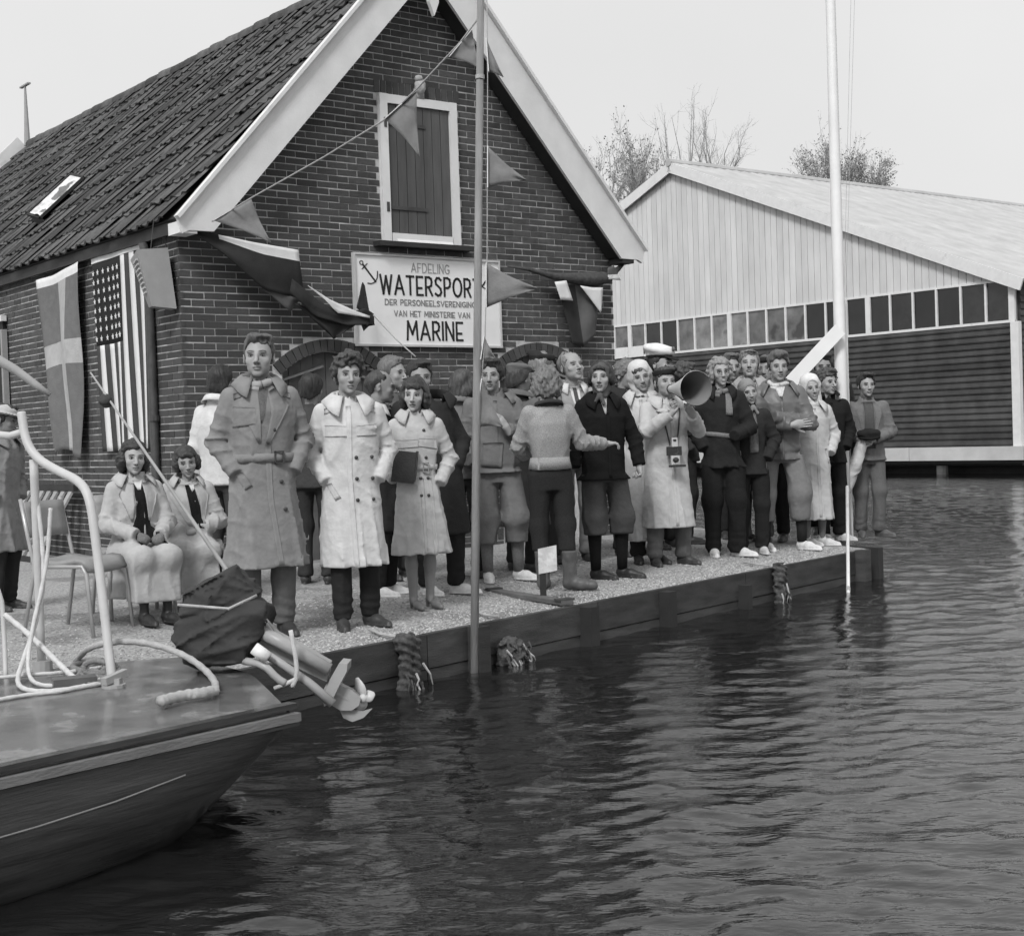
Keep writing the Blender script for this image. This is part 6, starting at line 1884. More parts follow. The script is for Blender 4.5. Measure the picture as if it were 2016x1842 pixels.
# stars and stripes hung upright
t = flag_thing('striped_flag', 'large flag with stars and vertical stripes hung upright on the long brick wall', 'flag', CN + BX * 1.1 - AX * .06 + Vector((0, 0, 1.5)), 'flags on the boathouse')
FV0, FV1, FZ0, FZ1 = 1.78, .54, 1.50, 3.27             # left edge v, right edge v
M_RED = mat('flag_red', .055, .9, .12, 10, .3, 90); M_BLUE = mat('flag_blue', .018, .9, .15, 10, .3, 90)
def fpt(u, w_, off=0.0):                                  # u across 0..1 from left edge, w_ down 0..1
    v = FV0 + (FV1 - FV0) * u - .14 * w_ * (1 - u)
    q = .05 + off + .018 * math.sin(u * 13 + 1.5 * w_) * (.3 + w_)
    return CN + BX * v - AX * q + Vector((0, 0, FZ1 - (FZ1 - FZ0) * w_ - .02 * (1 - u)))
CAN_U, CAN_V = 7 / 13, .46
for i in range(13):
    vs = []; fs = []; nn = 20
    w0 = CAN_V if i < 7 else .02
    for j in range(nn):
        for a in (0, .5, 1): vs.append(fpt((i + a) / 13, w0 + (1.02 - w0) * j / (nn - 1)))
    for j in range(nn - 1):
        for a in (0, 1): fs.append((j * 3 + a, j * 3 + a + 1, j * 3 + a + 4, j * 3 + a + 3))
    MB().add(vs, fs).build('stripe', M_FWHITE if i % 2 else M_RED, t, smooth=True, solid=.003)
vs = []; fs = []
for j in range(12):
    for i in range(15): vs.append(fpt(CAN_U * i / 14, .02 + (CAN_V - .02) * j / 11))
for j in range(11):
    for i in range(14): fs.append((j * 15 + i, j * 15 + i + 1, (j + 1) * 15 + i + 1, (j + 1) * 15 + i))
MB().add(vs, fs).build('canton', M_BLUE, t, smooth=True, solid=.003)
for i in range(6):
    for j in range(8):
        c_ = fpt(CAN_U * (i + .5) / 6, .05 + (CAN_V - .06) * (j + .5) / 8, .012)
        pts = [c_ + (BX * -math.sin(a) + Vector((0, 0, 1)) * math.cos(a)) * (.030 if q % 2 == 0 else .0125) for q, a in enumerate(np.linspace(0, 2 * math.pi, 11)[:-1])]
        MB().prism(pts, -AX * .003).build('star', M_FWHITE, t)
vs = [fpt(u, w_, .004) for w_ in (-.03, .02) for u in np.linspace(0, 1, 14)]
MB().add(vs, [(i, i + 1, 15 + i, 14 + i) for i in range(13)]).build('hoist_band', M_PENW, t, solid=.004)
# cross flag
t = flag_thing('cross_flag', 'pale cross flag hung upright between door and striped flag', 'flag', CN + BX * 2.9 - AX * .06 + Vector((0, 0, 1.4)), 'flags on the boathouse')
M_X1 = mat('cross_field', .15, .9, .12, 12, .4, 60); M_X2 = mat('cross_pale', .40, .9, .1, 12, .4, 60)
cloth('field', [(75, 552), (100, 543), (125, 530), (152, 515)], [(108, 898), (125, 884), (140, 890), (161, 902)], spl(.10), [M_X1, M_X2, M_PENW], t, nu=26, nv=40, ripple=.035, freq=1.6, seed=21,
      band=lambda u, v: 2 if v < .03 else (1 if (.42 < u < .66 or .36 < v < .50) else 0), nrm=-AX)
rope3('eave_rope', [(-20, 523, 168), (90, 500, 184), (190, 478, 205), (262, 462, 218), (352, 442, 232)], .007, 'pale rope strung along the tiled eave')
P = [atk(*q) for q in ((150, 488, 200), (180, 486, 204), (205, 488, 207), (235, 480, 212), (258, 468, 216))]
tag(MB().tube(P, [.01, .045, .05, .04, .045], 9).build('rolled_cloth', mat('rolled_flag', .5, .9, .2, 20, .5, 40), None, smooth=True, origin=tuple(P[0])), 'rolled pale flag tied along the eave rope', 'flag', 'flags on the boathouse')
P = [atk(*q) for q in ((257, 470, 216), (300, 458, 224), (350, 445, 231))]
tag(MB().tube(P, [.045, .03, .02], 8).build('rolled_cloth', M_FDARK, None, smooth=True, origin=tuple(P[0])), 'rolled dark flag beside the pale one on the eave rope', 'flag', 'flags on the boathouse')
# loudspeaker box hung near the corner
sp_ = thing('loudspeaker', 'grey wedge shaped loudspeaker box with louvres hung by the corner', 'loudspeaker', tuple(CN + BX * .14 - AX * .10 + Vector((0, 0, 2.64))), YA)
M_SP = mat('speaker_paint', .26, .6, .08, 8, .1, 60)
def q8(p): return Vector(p)
# local: x = AX (into wall +), y = BX (left/back), front towards -x
fr_, bk = [(-.20, .30, .50), (-.24, .04, .50), (-.10, .02, .06), (-.06, .20, .06)], None
V_ = [(-.19, .20, .44), (-.23, -.03, .50), (-.14, -.09, .02), (-.11, .04, .02), (.08, .12, .45), (.02, -.10, .52), (.06, -.14, .0), (.08, .02, .0)]
MB().add(V_, [(0, 1, 2, 3), (4, 7, 6, 5), (0, 4, 5, 1), (3, 2, 6, 7), (1, 5, 6, 2), (0, 3, 7, 4)]).build('case', M_SP, sp_)
for i in range(8):
    t0 = .14 + .085 * i
    a = Vector(V_[0]).lerp(Vector(V_[3]), t0); b = Vector(V_[1]).lerp(Vector(V_[2]), t0)
    p0 = a.lerp(b, .28); p1 = a.lerp(b, .80)
    MB().bar(p0 + Vector((-.006, 0, 0)), p1 + Vector((-.006, 0, 0)), .02, .014).build('louvre', mat('louvre_light', .42, .6, .05), sp_)
for x in (-.08, .05):
    MB().tube([(x, .03, .50), (x + .05, .05, .78)], .004, 5).build('hanger_wire', M_IRON, sp_)
# doorway at the far end of the long wall
dd = thing('wall_door', 'dark half open door with pale frame near the left end of the long wall', 'door', tuple(CN + BX * 4.3 - AX * .02 + Vector((0, 0, ZG))), YA)
MB().box((-.01, .62, 1.25), (.04, 1.2, 2.5)).build('leaf', mat('doorway_shade', .012, .6, .2), dd)  # flat dark panel standing in for the shade of the open doorway
MB().box((-.03, .0, 1.2), (.06, .05, 2.4)).build('frame_post', mat('door_frame', .30, .7, .1), dd)
MB().box((-.03, .6, 2.52), (.06, 1.25, .06)).build('frame_head', M_WHITE, dd)
for yy in (.22, .40): MB().box((-.045, yy, 2.36), (.03, .04, .30)).build('glazing_bar', M_WHITE, dd)
P = [atk(*q) for q in ((-30, 592, 178), (10, 600, 178), (34, 612, 178))]
tag(MB().tube(P, [.11, .10, .09], 10).build('rolled_canvas', mat('canvas_pale', .36, .9, .2, 15, .4, 40), None, smooth=True, origin=tuple(P[0])), 'rolled pale canvas hanging before the dark wall door', 'canvas')

# ------------------------------------------------------------------ white mast with tabernacle post, brace and stays
KM = 195.0
mbase = onz(1657, 1072, .28)
mast = thing('mast', 'tall white painted flag mast standing at the end of the quay', 'mast', tuple(mbase), 0, world_parts=True)
m0 = atk(1656, 760, KM); m1 = atk(1635, 0, KM); dm = (m1 - m0)
MB().tube([m0 - dm * .42, m0, m0 + dm * .5, m1, m1 + dm * .8], [.062, .060, .055, .048, .035], 14).build('shaft', mat('mast_white', .80, .45, .05, 4, .08, 40), mast, smooth=True)
a = atk(1656, 598, KM * .985); b_ = a + Vector((0, 0, -2.38))
MB().bar(b_, a, .075, .10, up=(1, 0, 0)).build('tabernacle_post', mat('mast_white', .8), mast)
a2 = atk(1654, 648, KM * 1.01); b2 = atk(1520, 792, KM * 1.0)
MB().bar(a2, b2 + (b2 - a2) * .5, .05, .135).build('brace', mat('mast_white', .8), mast)
for x0, x1 in ((1618, 1650), (1688, 1664), (1680, 1660)):
    MB().tube([atk(x0, -200, KM), atk(x1, 640, KM)], .0022, 4).build('stay', M_ROPE, mast)
bh_ = thing('boathook', 'white boathook pole dipped upright into the water at the quay end', 'boathook', tuple(onz(1670, 1170, 0)), 0, world_parts=True)
p0 = onz(1670, 1168, 0); p1 = atk(1668, 958, 203)
MB().tube([p0 - (p1 - p0) * .3, p0, p1], .016, 10).build('shaft', M_WHITE, bh_, smooth=True)
MB().tube([p0 + (p1 - p0) * .02, p0 + (p1 - p0) * .05], .020, 8).build('ferrule', M_GREYPAINT, bh_)
# ------------------------------------------------------------------ seated women, chairs, bench
M_CHROME = mat('tube_steel', .42, .35, .1, 10, .05, 40, metal=.3)
M_SEAT = mat('chair_vinyl', .27, .5, .08, 10, .2, 60)
def chair(label, px, k, yaw, gz_=.32):
    p = atk(px[0], px[1], k)
    t_ = thing('tube_chair', label, 'chair', (p.x, p.y, gz_), yaw - math.atan2(p.x, p.y), 'tubular steel chairs')
    # faces -y; seat height .46
    sb = MB(); n = 8
    vs = []
    for j in range(9):
        yy = -.22 + .42 * j / 8
        zz = .47 - (.05 * ((yy + .22) < .06) * (1 - (yy + .22) / .06)) + .01 * math.sin(j)
        for i in range(7):
            xx = -.20 + .40 * i / 6
            vs.append((xx, yy, zz - .012 * (1 - (xx / .2) ** 2)))
    sb.add(vs, [(j * 7 + i, j * 7 + i + 1, (j + 1) * 7 + i + 1, (j + 1) * 7 + i) for j in range(8) for i in range(6)])
    sb.build('seat', M_SEAT, t_, smooth=True, solid=.035)
    bk = MB(); vs = []
    for j in range(5):
        for i in range(7):
            xx = -.19 + .38 * i / 6
            vs.append((xx, .21 + .03 * j / 4 + .03 * (1 - (xx / .19) ** 2), .62 + .22 * j / 4))
    bk.add(vs, [(j * 7 + i, j * 7 + i + 1, (j + 1) * 7 + i + 1, (j + 1) * 7 + i) for j in range(4) for i in range(6)])
    bk.build('backrest', M_SEAT, t_, smooth=True, solid=.025)
    for e in (-1, 1):
        MB().tube([(e * .21, -.24, .0), (e * .205, -.20, .40), (e * .20, -.17, .445), (e * .20, .15, .445)], .0125, 8).build('leg', M_CHROME, t_, smooth=True)
        MB().tube([(e * .22, .26, .0), (e * .20, .17, .44), (e * .20, .21, .62), (e * .195, .26, .86)], .0125, 8).build('leg', M_CHROME, t_, smooth=True)
    MB().tube([(-.20, -.17, .445), (.20, -.17, .445)], .011, 8).build('stretcher', M_CHROME, t_, smooth=True)
    return t_
chair('empty grey tubular chair behind the boat rail', (155, 1130), 318, .95)
chair('tubular chair under the seated woman in mittens', (262, 1120), 296, .25)
chair('tubular chair under the seated woman with open lapels', (372, 1100), 280, .2)
def seat1(c):
    s, r = c.s, c.root
    applique('dark_dress', c.coat, [(-.035, 1.44), (-.035, 1.2), (-.10, 1.0)], [(.035, 1.44), (.06, 1.2), (.10, 1.0)], cloth_mat(.018, 'knit'), r, s, .008, nu=8, nv=12)
    for e in (-1, 1):
        applique('lapel', c.coat, [(e * .03, 1.44), (e * .045, 1.30), (e * .06, 1.16)], [(e * .085, 1.45), (e * .145, 1.36), (e * .075, 1.16)], c.coat_mat, r, s, .014)
    applique('shirt_collar', c.coat, [(-.035, 1.46), (-.01, 1.39)], [(.035, 1.46), (.01, 1.39)], cloth_mat(.6), r, s, .014, nu=4, nv=4)
    for e, w_ in ((-1, c.wr[0]), (1, c.wr[1])):
        tube_part(c, 'cuff_stripe', [tuple(w_ - (w_ - c.el[0 if e < 0 else 1]) * .12), tuple(w_ - (w_ - c.el[0 if e < 0 else 1]) * .04)], .047, cloth_mat(.35, 'knit'), 14)
        V, Q = surfnet(lambda P: smin(ell(P, w_ + V3(-e * .03, -.045, -.03), (.05, .062, .042)), ell(P, w_ + V3(-e * .005, -.05, .005), (.018, .035, .018)), .02) - .003 * wob(P, 90, 3), axis(w_[0] - .11, w_[0] + .11, .008), axis(w_[1] - .15, w_[1] + .06, .008), axis(w_[2] - .11, w_[2] + .08, .008))
        np_mesh('mitten', V, Q, cloth_mat(.17, 'tweed'), r, s=s)
person('seated woman with dark shoulder length hair, pale open coat and patterned mittens', 262, 868, 303, yaw=.30, head=(-.12, -.02, .05), face=dict(lip=.6, w=.98), female=True, skin=.36, hair=('curly_bob', .03, dict(vol=1.3, line=.070, curl=.007, len=1.05)), seat=.42,
       top=dict(tone=.42, hem=.58, fw=.23, fd=.17, waist=(.175, .13), chest=(.19, .13), sl=1.1, name='coat', fold=1.3), arms=(((-.235, -.03, 1.14), (-.075, -.27, 1.06)), ((.235, -.03, 1.14), (.085, -.29, 1.05))), bottom=None, legtone=.03, shoes=('plain', .03), extra=seat1, coll=dict(spread=.05, pt=.02, gap=.75), group='seated women')
def seat2(c):
    s, r = c.s, c.root
    applique('dark_dress', c.coat, [(-.03, 1.44), (.0, 1.25), (.03, 1.08)], [(.04, 1.44), (.085, 1.25), (.10, 1.08)], cloth_mat(.018, 'knit'), r, s, .008, nu=7, nv=10)
    applique('lapel', c.coat, [(-.085, 1.45), (-.17, 1.36), (-.02, 1.10)], [(-.03, 1.44), (-.01, 1.30), (.02, 1.10)], c.coat_mat, r, s, .016)
    applique('lapel', c.coat, [(.04, 1.43), (.085, 1.30), (.10, 1.12)], [(.085, 1.45), (.165, 1.36), (.115, 1.12)], c.coat_mat, r, s, .016)
    applique('shirt_collar', c.coat, [(.0, 1.45), (.025, 1.38)], [(.045, 1.45), (.045, 1.40)], cloth_mat(.6), r, s, .014, nu=4, nv=4)
    belt_ring('belt', c.coat_t, 1.02, 1.07, cloth_mat(.36), r, s, th=.01, tilt=.02)
person('seated woman with short dark hair and wide coat lapels leaning her head', 366, 880, 283, yaw=.12, head=(-.05, -.12, -.12), face=dict(lip=.6), female=True, skin=.34, hair=('curly_bob', .035, dict(vol=1.1, line=.066, curl=.006, len=.8, fringe=True)), seat=.42,
       top=dict(tone=.40, hem=.56, fw=.23, fd=.17, waist=(.175, .13), chest=(.19, .13), sl=1.2, name='coat', fold=1.2), arms=('front', 'front'), bottom=None, legtone=.03, shoes=('plain', .03), extra=seat2, coll=dict(spread=.04, pt=.02, gap=.8), group='seated women')
# slatted bench against the long wall, with a pale board beside it
p = CN + BX * 3.1 - AX * .45
bn = thing('slatted_bench', 'low slatted bench leaning against the long brick wall', 'bench', (p.x, p.y, ZG - .02), YA)
M_BN = mat('bench_slat', .33, .8, .15, 5, .3, 50, rand=.1)
for i in range(9):
    MB().bar((-.05, -.75 + .19 * i, .06), (.34, -.75 + .19 * i, .70), .09, .022, up=(-1, 0, .6)).build('slat', M_BN, bn)
MB().bar((-.07, -.85, .05), (-.07, .95, .05), .05, .05).build('lower_rail', M_DARKWOOD, bn)
MB().bar((.34, -.85, .72), (.34, .95, .72), .05, .06).build('upper_rail', M_DARKWOOD, bn)
p = CN + BX * 4.25 - AX * .7
bo = thing('pale_board', 'pale board propped by the wall behind the empty chair', 'board', (p.x, p.y, ZG - .03), YA)
MB().box((0, .0, .22), (.05, .42, .44), Matrix.Rotation(rad(8), 3, 'Y')).build('panel', mat('board_pale', .55, .8, .1), bo)
MB().box((-.035, 0, .42), (.02, .42, .04)).build('edge_strip', mat('board_edge', .45, .8, .1), bo)

# ------------------------------------------------------------------ small things on the quay
kq = 262
p = onz(1070, 1178, QZ + .02)
nt_ = thing('notice_stake', 'white paper notice on a short dark stake at the gravel edge', 'notice', tuple(p), 0, world_parts=True)
q = atk(1068, 1078, 2846 / (p - CAM).dot(FW))
MB().bar(p - Vector((0, 0, .1)), (p.x, p.y, q.z), .045, .03, up=(0, 1, 0)).build('stake', M_DARKWOOD, nt_)
fwd_ = (CAM - p); fwd_.z = 0; fwd_.normalize(); rgt = Vector((-fwd_.y, fwd_.x, 0))
c_ = atk(1078, 1104, 2846 / (p - CAM).dot(FW)) + fwd_ * .03
vs = []
for j in range(5):
    for i in range(5):
        vs.append(c_ + rgt * (-.066 + .033 * i) + Vector((0, 0, .09 - .045 * j + .006 * i)) + fwd_ * (.006 * math.sin(i * 1.5 + j)))
MB().add(vs, [(j * 5 + i, j * 5 + i + 1, (j + 1) * 5 + i + 1, (j + 1) * 5 + i) for j in range(4) for i in range(4)]).build('paper', mat('paper', .66, .9, .1, 20, .3, 50), nt_, solid=.004)
a, b_ = onz(962, 1162, QZ + .03), onz(1117, 1186, QZ + .03)
pk = thing('loose_plank', 'dark weathered plank lying on the gravel by the pole', 'plank', tuple(a), 0, world_parts=True)
MB().bar(a, b_, .10, .03).build('board', mat('old_plank', .13, .9, .3, 5, .5, 40, stretch=(1, 1, 4)), pk)
MB().bar(a + (b_ - a) * .93 + Vector((0, 0, .02)), b_ + Vector((0, 0, .02)), .12, .014).build('end_cleat', M_IRON, pk)
MB().bar(a + (b_ - a) * .05 + Vector((0, 0, .02)), a + (b_ - a) * .10 + Vector((0, 0, .02)), .12, .014).build('end_cleat', M_IRON, pk)
# rope and weed fenders over the edge
def fender(label, x, y, w_, h_, seed, loose):
    t = on_edge(x, y); c = qp(t, .10, .0)
    r_ = np.random.RandomState(seed)
    t_ = thing('rope_fender', label, 'fender', (c.x, c.y, .1), 0, 'fenders on the quay edge', world_parts=True)
    A_ = np.array(c) ; ax_ = np.array(QD); nn = np.array(QN)
    def fn(P):
        L = P - A_
        a = L @ ax_; n_ = L @ nn; z = L[:, 2]
        q = np.stack([a, n_, z], 1)
        if loose:
            d = ell(q, (0, -.01, .07), (w_ * .6, .07, h_ * .5))
            d = smin(d, ell(q, (w_ * .35, 0, .0), (w_ * .4, .05, h_ * .35)), .05)
            return d - .022 * wob(q, 45, seed) - .012 * wob(q, 100, seed + 2)
        d = np.minimum(cone(q, V3(-w_ * .22, 0, .27), V3(-w_ * .2, .01, -.05), .042, .055), cone(q, V3(w_ * .25, 0, .26), V3(w_ * .28, .01, .0), .036, .042))
        d = smin(d, cone(q, V3(-w_ * .2, 0, .28), V3(w_ * .25, 0, .27), .05, .045), .04)
        return d - .012 * wob(q, 55, seed) - .006 * np.sin(z * 130 + a * 60)
    h = .009
    V, Q = surfnet(fn, axis(c.x - .28, c.x + .28, h), axis(c.y - .28, c.y + .28, h), axis(-.14, .42, h))
    V = V - np.array([c.x, c.y, .1])
    np_mesh('fibre_bundle', V, Q, mat('fender_fibre', .075, .95, .5, 30, .8, 80), t_)
    rs_ = MB()
    for i in range(26 if loose else 9):
        a0 = r_.uniform(-w_ * .6, w_ * .6); l_ = r_.uniform(.06, .17)
        s0 = A_ + ax_ * a0 + nn * .05 + V3(0, 0, r_.uniform(.0, .16)); e0 = s0 + ax_ * r_.uniform(-.06, .08) + nn * r_.uniform(.01, .04) + V3(0, 0, -l_)
        MB().tube([tuple(s0), tuple((s0 + e0) / 2 + nn * .02), tuple(e0)], [.008, .006, .003], 5).build('strand', M_ROPE if i % 3 == 0 else mat('fender_fibre', .12), t_)
    tt = [qp(t, .01, .30), qp(t, -.12, .31), qp(t + .1, -.3, .315)]
    MB().tube(tt, .010, 6).build('lanyard', M_ROPE, t_)
fender('frayed hanging rope fender near the outboard propeller', 805, 1262, .13, .28, 3, False)
fender('shaggy clump of weed and rope beside the grey pole', 1008, 1222, .21, .22, 5, True)
fender('dark rope fender below the cross armed man', 1512, 1118, .11, .26, 9, False)

# ------------------------------------------------------------------ the boat at the left
BD = Vector((.643, .766, 0)).normalized(); BN_ = Vector((BD.y, -BD.x, 0))       # towards the stern, out to the near side
N0 = Vector((-.90, 5.55, 0)); DZ = .45
boat = thing('motor_boat', 'varnished wooden boat moored by its stern at the quay', 'boat', (N0.x, N0.y, 0), 0, world_parts=True)
def gw(t, off=0.0, z=DZ): return Vector((N0.x - BD.x * t + BN_.x * off, N0.y - BD.y * t + BN_.y * off, z))
M_HULL = mat('hull_varnish', .040, .25, .55, 2.2, .12, 10, spec=.5, stretch=(1, 1, 14), rand=.06, coat=.15)
M_DECK = mat('deck_varnish', .12, .27, .5, 4.0, .15, 25, spec=.5, rand=.08, coat=.3, spots=(6, .58, 1.7))
M_RAIL = mat('rubbing_strake', .17, .45, .3, 3, .3, 30, stretch=(1, 1, 4))
TS = [-.02, .04, .12, .25, .42, .65, .95, 1.3, 1.8, 2.5, 3.4, 4.5, 6.0]
def sect(t):
    dp = .14 + .81 * (1 - math.exp(-max(t, 0) / .48))
    f = dp / .95
    inn = .10 + .10 * math.exp(-max(t, 0) / .6)
    return [gw(t, .0, DZ - .02), gw(t, .018 * f, DZ - .16 * f), gw(t, .02 * f, DZ - .30 * f), gw(t, -.02 * f, DZ - .44 * f), gw(t, -.10 * f - inn * .3, DZ - .60 * f), gw(t, -.28 * f - inn * .5, DZ - .78 * f), gw(t, -.62 * f - inn, DZ - dp)]
TS = list(np.concatenate([np.linspace(-.02, 1.0, 22), np.linspace(1.15, 6.0, 22)]))
secs = [sect(t) for t in TS]
def smooth_sect(sct, n=19):
    P = [Vector(p) for p in sct]
    for _ in range(3):
        N_ = [P[0]]
        for a, b in zip(P[:-1], P[1:]): N_ += [a * .75 + b * .25, a * .25 + b * .75]
        P = N_ + [P[-1]]
    return [Vector(p) for p in pl_res([tuple(p) for p in P], n)]
hs = [smooth_sect(q) for q in secs]; nh = 19
MB().add([p for q in hs for p in q], [(i * nh + j, (i + 1) * nh + j, (i + 1) * nh + j + 1, i * nh + j + 1) for i in range(len(hs) - 1) for j in range(nh - 1)]).build('hull', M_HULL, boat, smooth=True, solid=.012)
for j in (3, 6, 9, 12):
    MB().tube([q[j] + BN_ * .004 for q in hs[14:]], .0022, 4).build('plank_seam', M_DARKWOOD, boat)
# transom
T1, T2 = Vector((-1.16, 6.24, 0)), Vector((-1.62, 6.86, 0)); F1 = Vector((-2.30, 6.72, 0))
s0 = secs[0]
MB().add([s0[0], Vector((T1.x, T1.y, DZ - .02)), Vector((T2.x, T2.y, DZ - .02)), Vector((T2.x - .05, T2.y - .1, .1)), Vector((T1.x - .12, T1.y - .12, .08)), s0[-1] + Vector((-.03, -.03, 0))], [(0, 5, 4, 1), (1, 4, 3, 2)]).build('transom', M_HULL, boat, solid=.02)
# far side
far = [gw(t, -1.83, DZ) for t in (1.0, 2.5, 4.5, 6.0)]
vs = []
for p in [T2, F1] + far[1:]: vs += [Vector((p.x, p.y, DZ - .02)), Vector((p.x + BN_.x * .2, p.y + BN_.y * .2, -.2))]
MB().add(vs, [(2 * i, 2 * i + 2, 2 * i + 3, 2 * i + 1) for i in range(len(vs) // 2 - 1)]).build('far_side', M_HULL, boat, solid=.02)
# deck planks run fore and aft, clipped to the stern outline
outl = [(N0.x, N0.y), (T1.x, T1.y), (T2.x, T2.y), (F1.x, F1.y)] + [(p.x, p.y) for p in far[1:]] + [(gw(6).x, gw(6).y)]
def t_at(off):                                 # where the line at that offset meets the stern outline
    best = 0
    for (a, b) in zip(outl[:4], outl[1:5]):
        a_, b_2 = Vector((a[0], a[1], 0)), Vector((b[0], b[1], 0))
        oa, ob = (a_ - N0).dot(BN_), (b_2 - N0).dot(BN_)
        if (oa - off) * (ob - off) <= 0 and abs(oa - ob) > 1e-6:
            q = (off - oa) / (ob - oa); P_ = a_.lerp(b_2, q); best = -(P_ - N0).dot(BD)
            return best
    return best
npl = 16; ww = 1.83 / npl
for i in range(npl):
    o0, o1 = -i * ww - .0004, -(i + 1) * ww + .0004
    ta, tb = t_at(o0), t_at(o1)
    ca_, cb_ = .03 * math.sin(math.pi * i / npl), .03 * math.sin(math.pi * (i + 1) / npl)
    MB().prism([gw(ta, o0, DZ - .02 + ca_), gw(6, o0, DZ - .02 + ca_), gw(6, o1, DZ - .02 + cb_), gw(tb, o1, DZ - .02 + cb_)], (0, 0, .02)).build('deck_plank', M_DECK, boat)
# strakes along the near edge
for z0, o_, w_, h_, m_ in ((DZ - .035, .030, .04, .032, M_RAIL), (DZ + .006, .004, .05, .022, M_HULL), (DZ - .062, .026, .03, .014, M_HULL)):
    MB().bar(gw(-.03, o_, z0), gw(6, o_, z0), w_, h_).build('strake', m_, boat)
mo = []
for t in (.5, .8, 1.1, 1.5, 2.0, 3.0, 4.5, 6.0):
    f = (.14 + .81 * (1 - math.exp(-t / .48))) / .95
    mo.append(gw(t, .0215 * f + .004, DZ - .225 * f))
MB().tube(mo, .0035, 6).build('moulding', mat('pale_moulding', .20, .5, .1), boat)
MB().bar(gw(1.0, -1.80, DZ + .03), gw(6, -1.80, DZ + .03), .06, .08).build('far_rail', mat('far_rail_wood', .3, .6, .2), boat)
# stern rail (pushpit) of pale tube, standing on the deck
KB = 452
def bt(pts, r, name, m=None, parent=boat, n=10, res=None):
    P = [atk(*q) for q in pts]
    if res:
        # smooth the polyline (Chaikin)
        for _ in range(res):
            N_ = [P[0]]
            for a, b in zip(P[:-1], P[1:]): N_ += [a * .75 + b * .25, a * .25 + b * .75]
            P = N_ + [P[-1]]
    return MB().tube(P, r, n).build(name, m or mat('rail_tube', .50, .45, .1, 6, .1, 40), parent, smooth=True)
bt([(42, 812, 432), (50, 868, 434), (72, 902, 436), (110, 925, 440), (160, 948, 446), (178, 985, 450), (188, 1060, 452), (205, 1200, 455), (222, 1350, 462)], .0205, 'stern_rail', res=2)
bt([(66, 905, 432), (72, 1050, 430), (82, 1300, 428)], .019, 'rail_upright', res=1)
bt([(-420, 900, 424), (-200, 872, 426), (-10, 855, 430), (20, 858, 431), (46, 850, 433)], .018, 'side_rail')
c_ = onz(224, 1352, DZ + .03)
MB().tube([c_ + Vector((0, 0, -.02)), c_ + Vector((0, 0, .012))], .05, 12).build('rail_foot', M_GREYPAINT, boat)
c_ = atk(84, 1305, 428)
MB().tube([c_ + Vector((0, 0, -.05)), c_ + Vector((0, 0, .012))], .045, 12).build('rail_foot', M_GREYPAINT, boat)
# boom end and a small table leg frame at the left edge
bt([(-900, 240, 420), (-400, 480, 420), (-40, 688, 420), (30, 728, 420), (70, 757, 420), (98, 777, 420)], [.034, .032, .028, .022, .018, .012], 'boom', mat('boom_wood', .32, .6, .15))
bt([(-60, 1360, 428), (-45, 1170, 424), (-20, 1152, 422), (2, 1165, 421), (8, 1240, 422), (12, 1345, 428)], .011, 'side_bracket', res=1)
# deck cleat block
a, b_ = onz(104, 1356, DZ + .03), onz(190, 1348, DZ + .03)
MB().bar(a + Vector((0, 0, .02)), b_ + Vector((0, 0, .02)), .09, .045).build('fairlead_block', mat('block_wood', .10, .4, .3, 5, .2, 40), boat)
a, b_ = onz(205, 1356, DZ + .03), onz(248, 1346, DZ + .03)
MB().bar(a + Vector((0, 0, .03)), b_ + Vector((0, 0, .05)), .03, .03).build('cleat', M_GREYPAINT, boat)
MB().box(tuple((a + b_) / 2 + Vector((0, 0, .01))), (.05, .05, .05)).build('cleat_base', M_GREYPAINT, boat)
# ropes on board: things of their own
def deck_rope(label, pts, r, m=M_ROPE, res=3, twist=True):
    P = [atk(*q) if q[2] else onz(q[0], q[1], DZ + .032 + r * .8) for q in pts]
    for _ in range(res):
        N_ = [P[0]]
        for a, b in zip(P[:-1], P[1:]): N_ += [a * .75 + b * .25, a * .25 + b * .75]
        P = N_ + [P[-1]]
    rs = [r * (1 + (.10 * math.sin(i * 1.9) if twist else 0)) for i in range(len(P))]
    o = MB().tube(P, rs, 8).build('rope', m, None, smooth=True, origin=tuple(P[0]))
    tag(o, label, 'rope', 'ropes on the boat'); return o
M_ROPE2 = mat('white_rope', .58, .9, .12, 30, .5, 200); M_ROPE3 = mat('old_rope', .22, .95, .25, 30, .7, 160)
deck_rope('thick pale mooring rope curving over the after deck', [(150, 1300, 0), (175, 1272, 446), (240, 1260, 450), (310, 1268, 456), (370, 1292, 462), (410, 1322, 466), (428, 1350, 0), (418, 1364, 0), (380, 1370, 0), (330, 1374, 0), (318, 1380, 0)], .0145)
deck_rope('frayed end of the thick mooring rope on the deck', [(424, 1358, 0), (400, 1364, 0), (360, 1368, 0), (316, 1380, 0)], .022)
deck_rope('white line looping down from the stern rail', [(70, 960, 430), (82, 1050, 432), (88, 1150, 434), (70, 1230, 440), (45, 1300, 446), (32, 1340, 0), (45, 1358, 0), (100, 1362, 0), (200, 1345, 0)], .0105, M_ROPE2)
deck_rope('second white line crossing the loop by the rail', [(100, 1000, 432), (92, 1120, 434), (60, 1250, 442), (52, 1330, 0), (80, 1352, 0), (150, 1346, 0), (180, 1325, 0)], .0095, M_ROPE2)
deck_rope('white line lying along the near side of the deck', [(-20, 1380, 0), (60, 1366, 0), (130, 1360, 0), (190, 1342, 0), (218, 1322, 0)], .0090, M_ROPE2)
deck_rope('white line across the quay side of the deck', [(-20, 1335, 0), (60, 1328, 0), (140, 1322, 0), (205, 1312, 0)], .0085, M_ROPE2)
deck_rope('diagonal white line from the bracket to the block', [(10, 1210, 424), (60, 1250, 430), (120, 1310, 450), (150, 1338, 0)], .0130, M_ROPE2)
